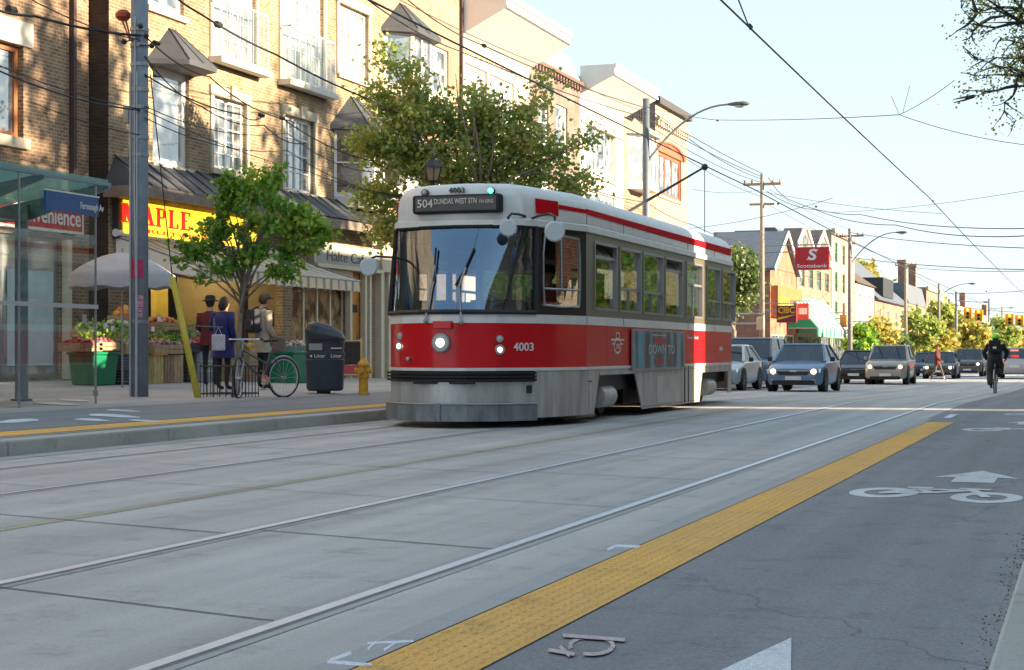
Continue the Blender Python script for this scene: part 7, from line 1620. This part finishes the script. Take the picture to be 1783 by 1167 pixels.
P,x0,x1,Y,z0,z1=blade_sign('large red bank sign with white S emblem hanging over the pavement',1384,1444,430,470,-17.3,mat('bank_red',(.50,.012,.02),.4,var=.05),[('Scotiabank',.06,.10,.22,.88,sgw,.01)])
b=B(); text_mesh(b,'S',(lerp(x0,x1,.38),Y-.02,lerp(z0,z1,.44)),(1,0,.0),(.12,0,1),.66*(z1-z0),(x1-x0)*.24,.02,.03); b.box(lerp(x0,x1,.56),lerp(x0,x1,.68),Y-.024,Y-.005,lerp(z0,z1,.84),lerp(z0,z1,.885)); b.box(lerp(x0,x1,.34),lerp(x0,x1,.46),Y-.024,Y-.005,lerp(z0,z1,.44),lerp(z0,z1,.485))
b.build('emblem',sgw,P)
P,x0,x1,Y,z0,z1=blade_sign('maroon bank sign with yellow letters and swoosh under the orange sign',1352,1387,532,562,-18.6,mat('bank_maroon',(.18,.015,.03),.4,var=.05),[('CIBC',.08,.56,.5,.82,mat('letter_amber',(.75,.40,.02),.4,var=0),.02)])
b=B(); b.poly([(lerp(x0,x1,.06),Y-.01,lerp(z0,z1,.16)),(lerp(x0,x1,.55),Y-.01,lerp(z0,z1,.30)),(lerp(x0,x1,.96),Y-.01,lerp(z0,z1,.48)),(lerp(x0,x1,.45),Y-.01,lerp(z0,z1,.38)),(lerp(x0,x1,.06),Y-.01,lerp(z0,z1,.30))]); b.build('emblem',MC['letter_amber'],P)
P,x0,x1,Y,z0,z1=blade_sign('small red and white illuminated shop sign beside the maroon one',1388,1408,528,556,-18.9,mat('sign_red_far',(.55,.06,.05),.5,var=.1),[]); b=B(); b.box(lerp(x0,x1,.15),lerp(x0,x1,.85),Y-.03,Y-.005,lerp(z0,z1,.3),lerp(z0,z1,.7)); b.build('white_band',sgw,P)
blade_sign('small bright green shop sign on the pavement beyond the brown roof',1516,1524,563,580,-17.5,mat('sign_green',(.03,.45,.12),.5,var=0),[])
blade_sign('round orange shop sign beside the cream tower',1462,1474,548,570,-18.5,mat('sign_orange',(.6,.16,.04),.5,var=.1),[])
blade_sign('blue and white parking sign by the far poles',1646,1661,587,599,-15.0,mat('sign_blue',(.12,.22,.45),.5,var=.1),[])
blade_sign('pale notice board on the wooden pole by the brick side wall',1317,1330,552,575,-14.6,mat('notice_tan',(.4,.33,.25),.7),[])
# traffic signals hanging over the crossing
sigy=mat('signal_yellow',(.75,.36,.01),.45,var=.05)
for i,(u,y,z) in enumerate(((1685,546,130),(1704,549,132),(1758,556,132),(1775,558,134))):
    c=Wp(u,y,z); P=thing('traffic_signal',['yellow traffic signal, leftmost of the four hanging ones','yellow traffic signal, second from the left of the four','yellow traffic signal, third of the four, above the red lit car','yellow traffic signal, rightmost of the four'][i],'traffic light',tuple(c-Vector((0,0,.5))),'traffic signals over the far crossing')
    b=B(); b.box(c.x-.32,c.x+.32,c.y,c.y+.25,c.z-.42,c.z+.42); b.build('housing',sigy,P,bevel=.05)
    for k,dz in enumerate((.27,0,-.27)):
        b=B(); b.tube([(c.x,c.y-.12,c.z+dz),(c.x,c.y+.0,c.z+dz)],.11,12); b.build('lamp',[mat('sig_red',(.4,.08,.02),.4,var=0,emis=(1,.15,.02),es=1.2),M['black'],M['black']][k],P)
# ------------------------------------------------------------ overhead wires, every span its own cable
wm=mat('cable_black',(.02,.02,.022),.6,var=0); wt=mat('trolley_wire',(.05,.055,.06),.5,.3,var=0)
def cable(label,pts,r=.012,s=.25,name='overhead_cable',m=wm,clamps=()):
    allp=[]
    for a,c in zip(pts,pts[1:]): allp+=sag(Wp(*a),Wp(*c),s,10)[:-1]
    allp.append(Wp(*pts[-1])); b=B(); b.tube(allp,r,5)
    for c in clamps: b.tube([Wp(*c)-Vector((.0,.08,0)),Wp(*c)+Vector((0,.08,0))],r*3,6)
    return b.build(name,m,label=label,cat='cable')
d0=dep(*PL0)-.15; d1=dep(P1_[1],P1_[2]); d2_=dep(P2_[1],P2_[2]); d3_=dep(P3_[1],P3_[2]); d4_=dep(P4_[1],P4_[2])
cable('thick cable from the left edge to the top of the concrete pole',[(-40,4,25),(60,28,26.5),(243,62,d0)],.022,.05,clamps=((20,18,26),))
cable('upper thin cable entering at the top left corner',[(20,-20,26),(243,70,d0)],.011,.1)
cable('higher of two thin cables crossing the left brick wall',[(-40,98,24),(243,190,d0)],.010,.08)
cable('lower of two thin cables crossing the left brick wall',[(-40,106,24),(243,192,d0)],.014,.12)
cable('faint cable between pole and left wall at window level',[(60,180,27),(243,235,d0)],.008,.05)
cable('thick black cable descending across the third floor windows',[(262,-40,d0),(350,25,30),(480,95,33),(640,172,38),(830,255,45),(1123,395,d1)],.020,.04,clamps=((380,43,31),))
cable('cable looping from the pole past the second floor windows and under the hood',[(252,62,d0),(365,134,31),(491,206,34),(646,280,39),(800,330,45)],.013,.12,clamps=((272,75,d0+.4),(491,206,34)))
cable('heavy cable sagging from the pole toward the second window and ending in a clamp',[(252,130,d0),(420,200,32.5),(461,200,33.6)],.014,.10,clamps=((455,201,33.5),))
cable('lower sagging cable from the pole past the second window',[(252,98,d0),(350,185,31),(460,218,33.5),(530,250,35)],.012,.12)
cable('light cable from the pole to the bay window level, upper',[(252,185,d0),(500,232,34),(660,300,39)],.009,.2)
cable('light cable from the pole to the bay window level, lower',[(252,205,d0),(500,262,34),(700,340,40)],.009,.2)
cable('faint grey cable just above the tree crown',[(252,192,d0),(540,300,35),(720,345,41)],.009,.1)
cable('long high cable crossing the orange building to the lamp pole, lower of the pair',[(630,-8,36),(800,89,44),(1125,205,d1),(1327,308,d2_)],.017,.12,clamps=((843,80,45),))
cable('long high cable crossing the cream cornice to the lamp pole, upper of the pair',[(700,-8,38),(843,80,46),(1125,188,d1),(1327,302,d2_)],.017,.12)
cable('thin upper cable beside the high pair',[(640,-30,36),(960,120,50),(1127,196,d1)],.010,.1)
cable('low cable from behind the tree over the tram roof to the wooden pole',[(990,315,48),(1125,352,d1),(1207,392,70),(1290,420,80)],.017,.1)
cable('cable from the lamp pole sweeping down to the cross arms',[(1125,178,d1),(1197,240,68),(1327,312,d2_)],.016,.18)
cable('second cable from the lamp pole to the cross arms',[(1125,215,d1),(1327,318,d2_)],.014,.25)
cable('third cable from the lamp pole, lowest of the bundle',[(1125,228,d1),(1327,343,d2_)],.013,.25)
cable('feeder cable from the wooden pole to the right edge, upper',[(1338,310,d2_),(1380,350,90),(1500,374,80),(1800,398,52)],.018,.2,clamps=((1355,355,88),))
cable('feeder cable from the wooden pole to the right edge, lower',[(1335,333,d2_),(1420,365,85),(1560,392,70),(1800,410,52)],.018,.2,clamps=((1421,360,85),))
cable('span wire at the middle of the sky, left part',[(1125,186,d1),(1245,209,55),(1566,200,40)],.010,.05,clamps=((1249,210,55),))
cable('span wire at the middle of the sky, right part',[(1566,200,40),(1800,254,38)],.008,.1)
cable('short stay wire rising to the right from the span wire knot',[(1566,200,40),(1662,140,38)],.008,.05)
cable('short stay wire rising to the left from the span wire knot',[(1566,200,40),(1552,168,39)],.006,.0)
cable('stay from the knot up behind',[(1572,196,40),(1584,150,39)],.006,.0)
# trolley wires over both tracks
def tw(label,x,z,y0,y1,r=0.010,step=30):
    pts=[]; yy=y0
    while yy<y1:
        e=min(y1,yy+step); pts+=sag((x+.03*math.sin(yy),yy,z+gz(yy)*.8),(x+.03*math.sin(e),e,z+gz(e)*.8),.03,6)[:-1]; yy=e
    pts.append((x,y1,z+gz(y1)*.8)); b=B(); b.tube(pts,r,5); b.build('trolley_wire',wt,label=label,cat='cable')
tw('trolley wire over the near track running down the sky to the street end',-3.5,4.55,10,420,.011); 
tw('trolley wire over the tram track starting at the trolley pole',-7.8,5.05,12,420,.014)
cable('short wire branching from the near trolley wire at the top',[(1306,52,27),(1278,-20,25)],.012,0,clamps=((1306,46,27),))
for i,(u0,y0,u1,y1,za,zb_,lb) in enumerate(((1200,398,1450,345,70,60,'long thin span wire low over the tram rear'),(1327,334,1640,372,d2_,75,'span wire from the wooden pole to the near trolley wire'),(1480,448,1800,470,d3_,70,'span wire from the dark pole to the right edge'),(1450,370,1800,330,90,60,'faint span wire rising to the right edge'),(1577,465,1800,472,d4_,100,'lower span wire from the pale pole'),(1635,510,1800,505,180,110,'far span wire above the first traffic signals'),(1665,532,1800,545,200,125,'signal span wire carrying the traffic signals'),(1480,420,1577,458,d3_,d4_,'cable between the dark and the pale pole'),(1327,350,1480,425,d2_,d3_,'cable between the two wooden poles, lower'),(1340,330,1480,400,d2_,d3_,'cable between the two wooden poles, upper'),(1577,470,1665,515,d4_,210,'cable continuing past the pale pole'),(1207,330,1327,330,66,d2_,'thin stay wire behind the trolley pole'),(1480,405,1783,432,d3_,70,'thin upper span wire over the far houses'))):
    cable(lb,[(u0,y0,za),(u1,y1,zb_)],.010 if za<100 else .02,.15,clamps=(((u0+u1)/2,(y0+y1)/2,(za+zb_)/2),) if i in (3,5) else ())
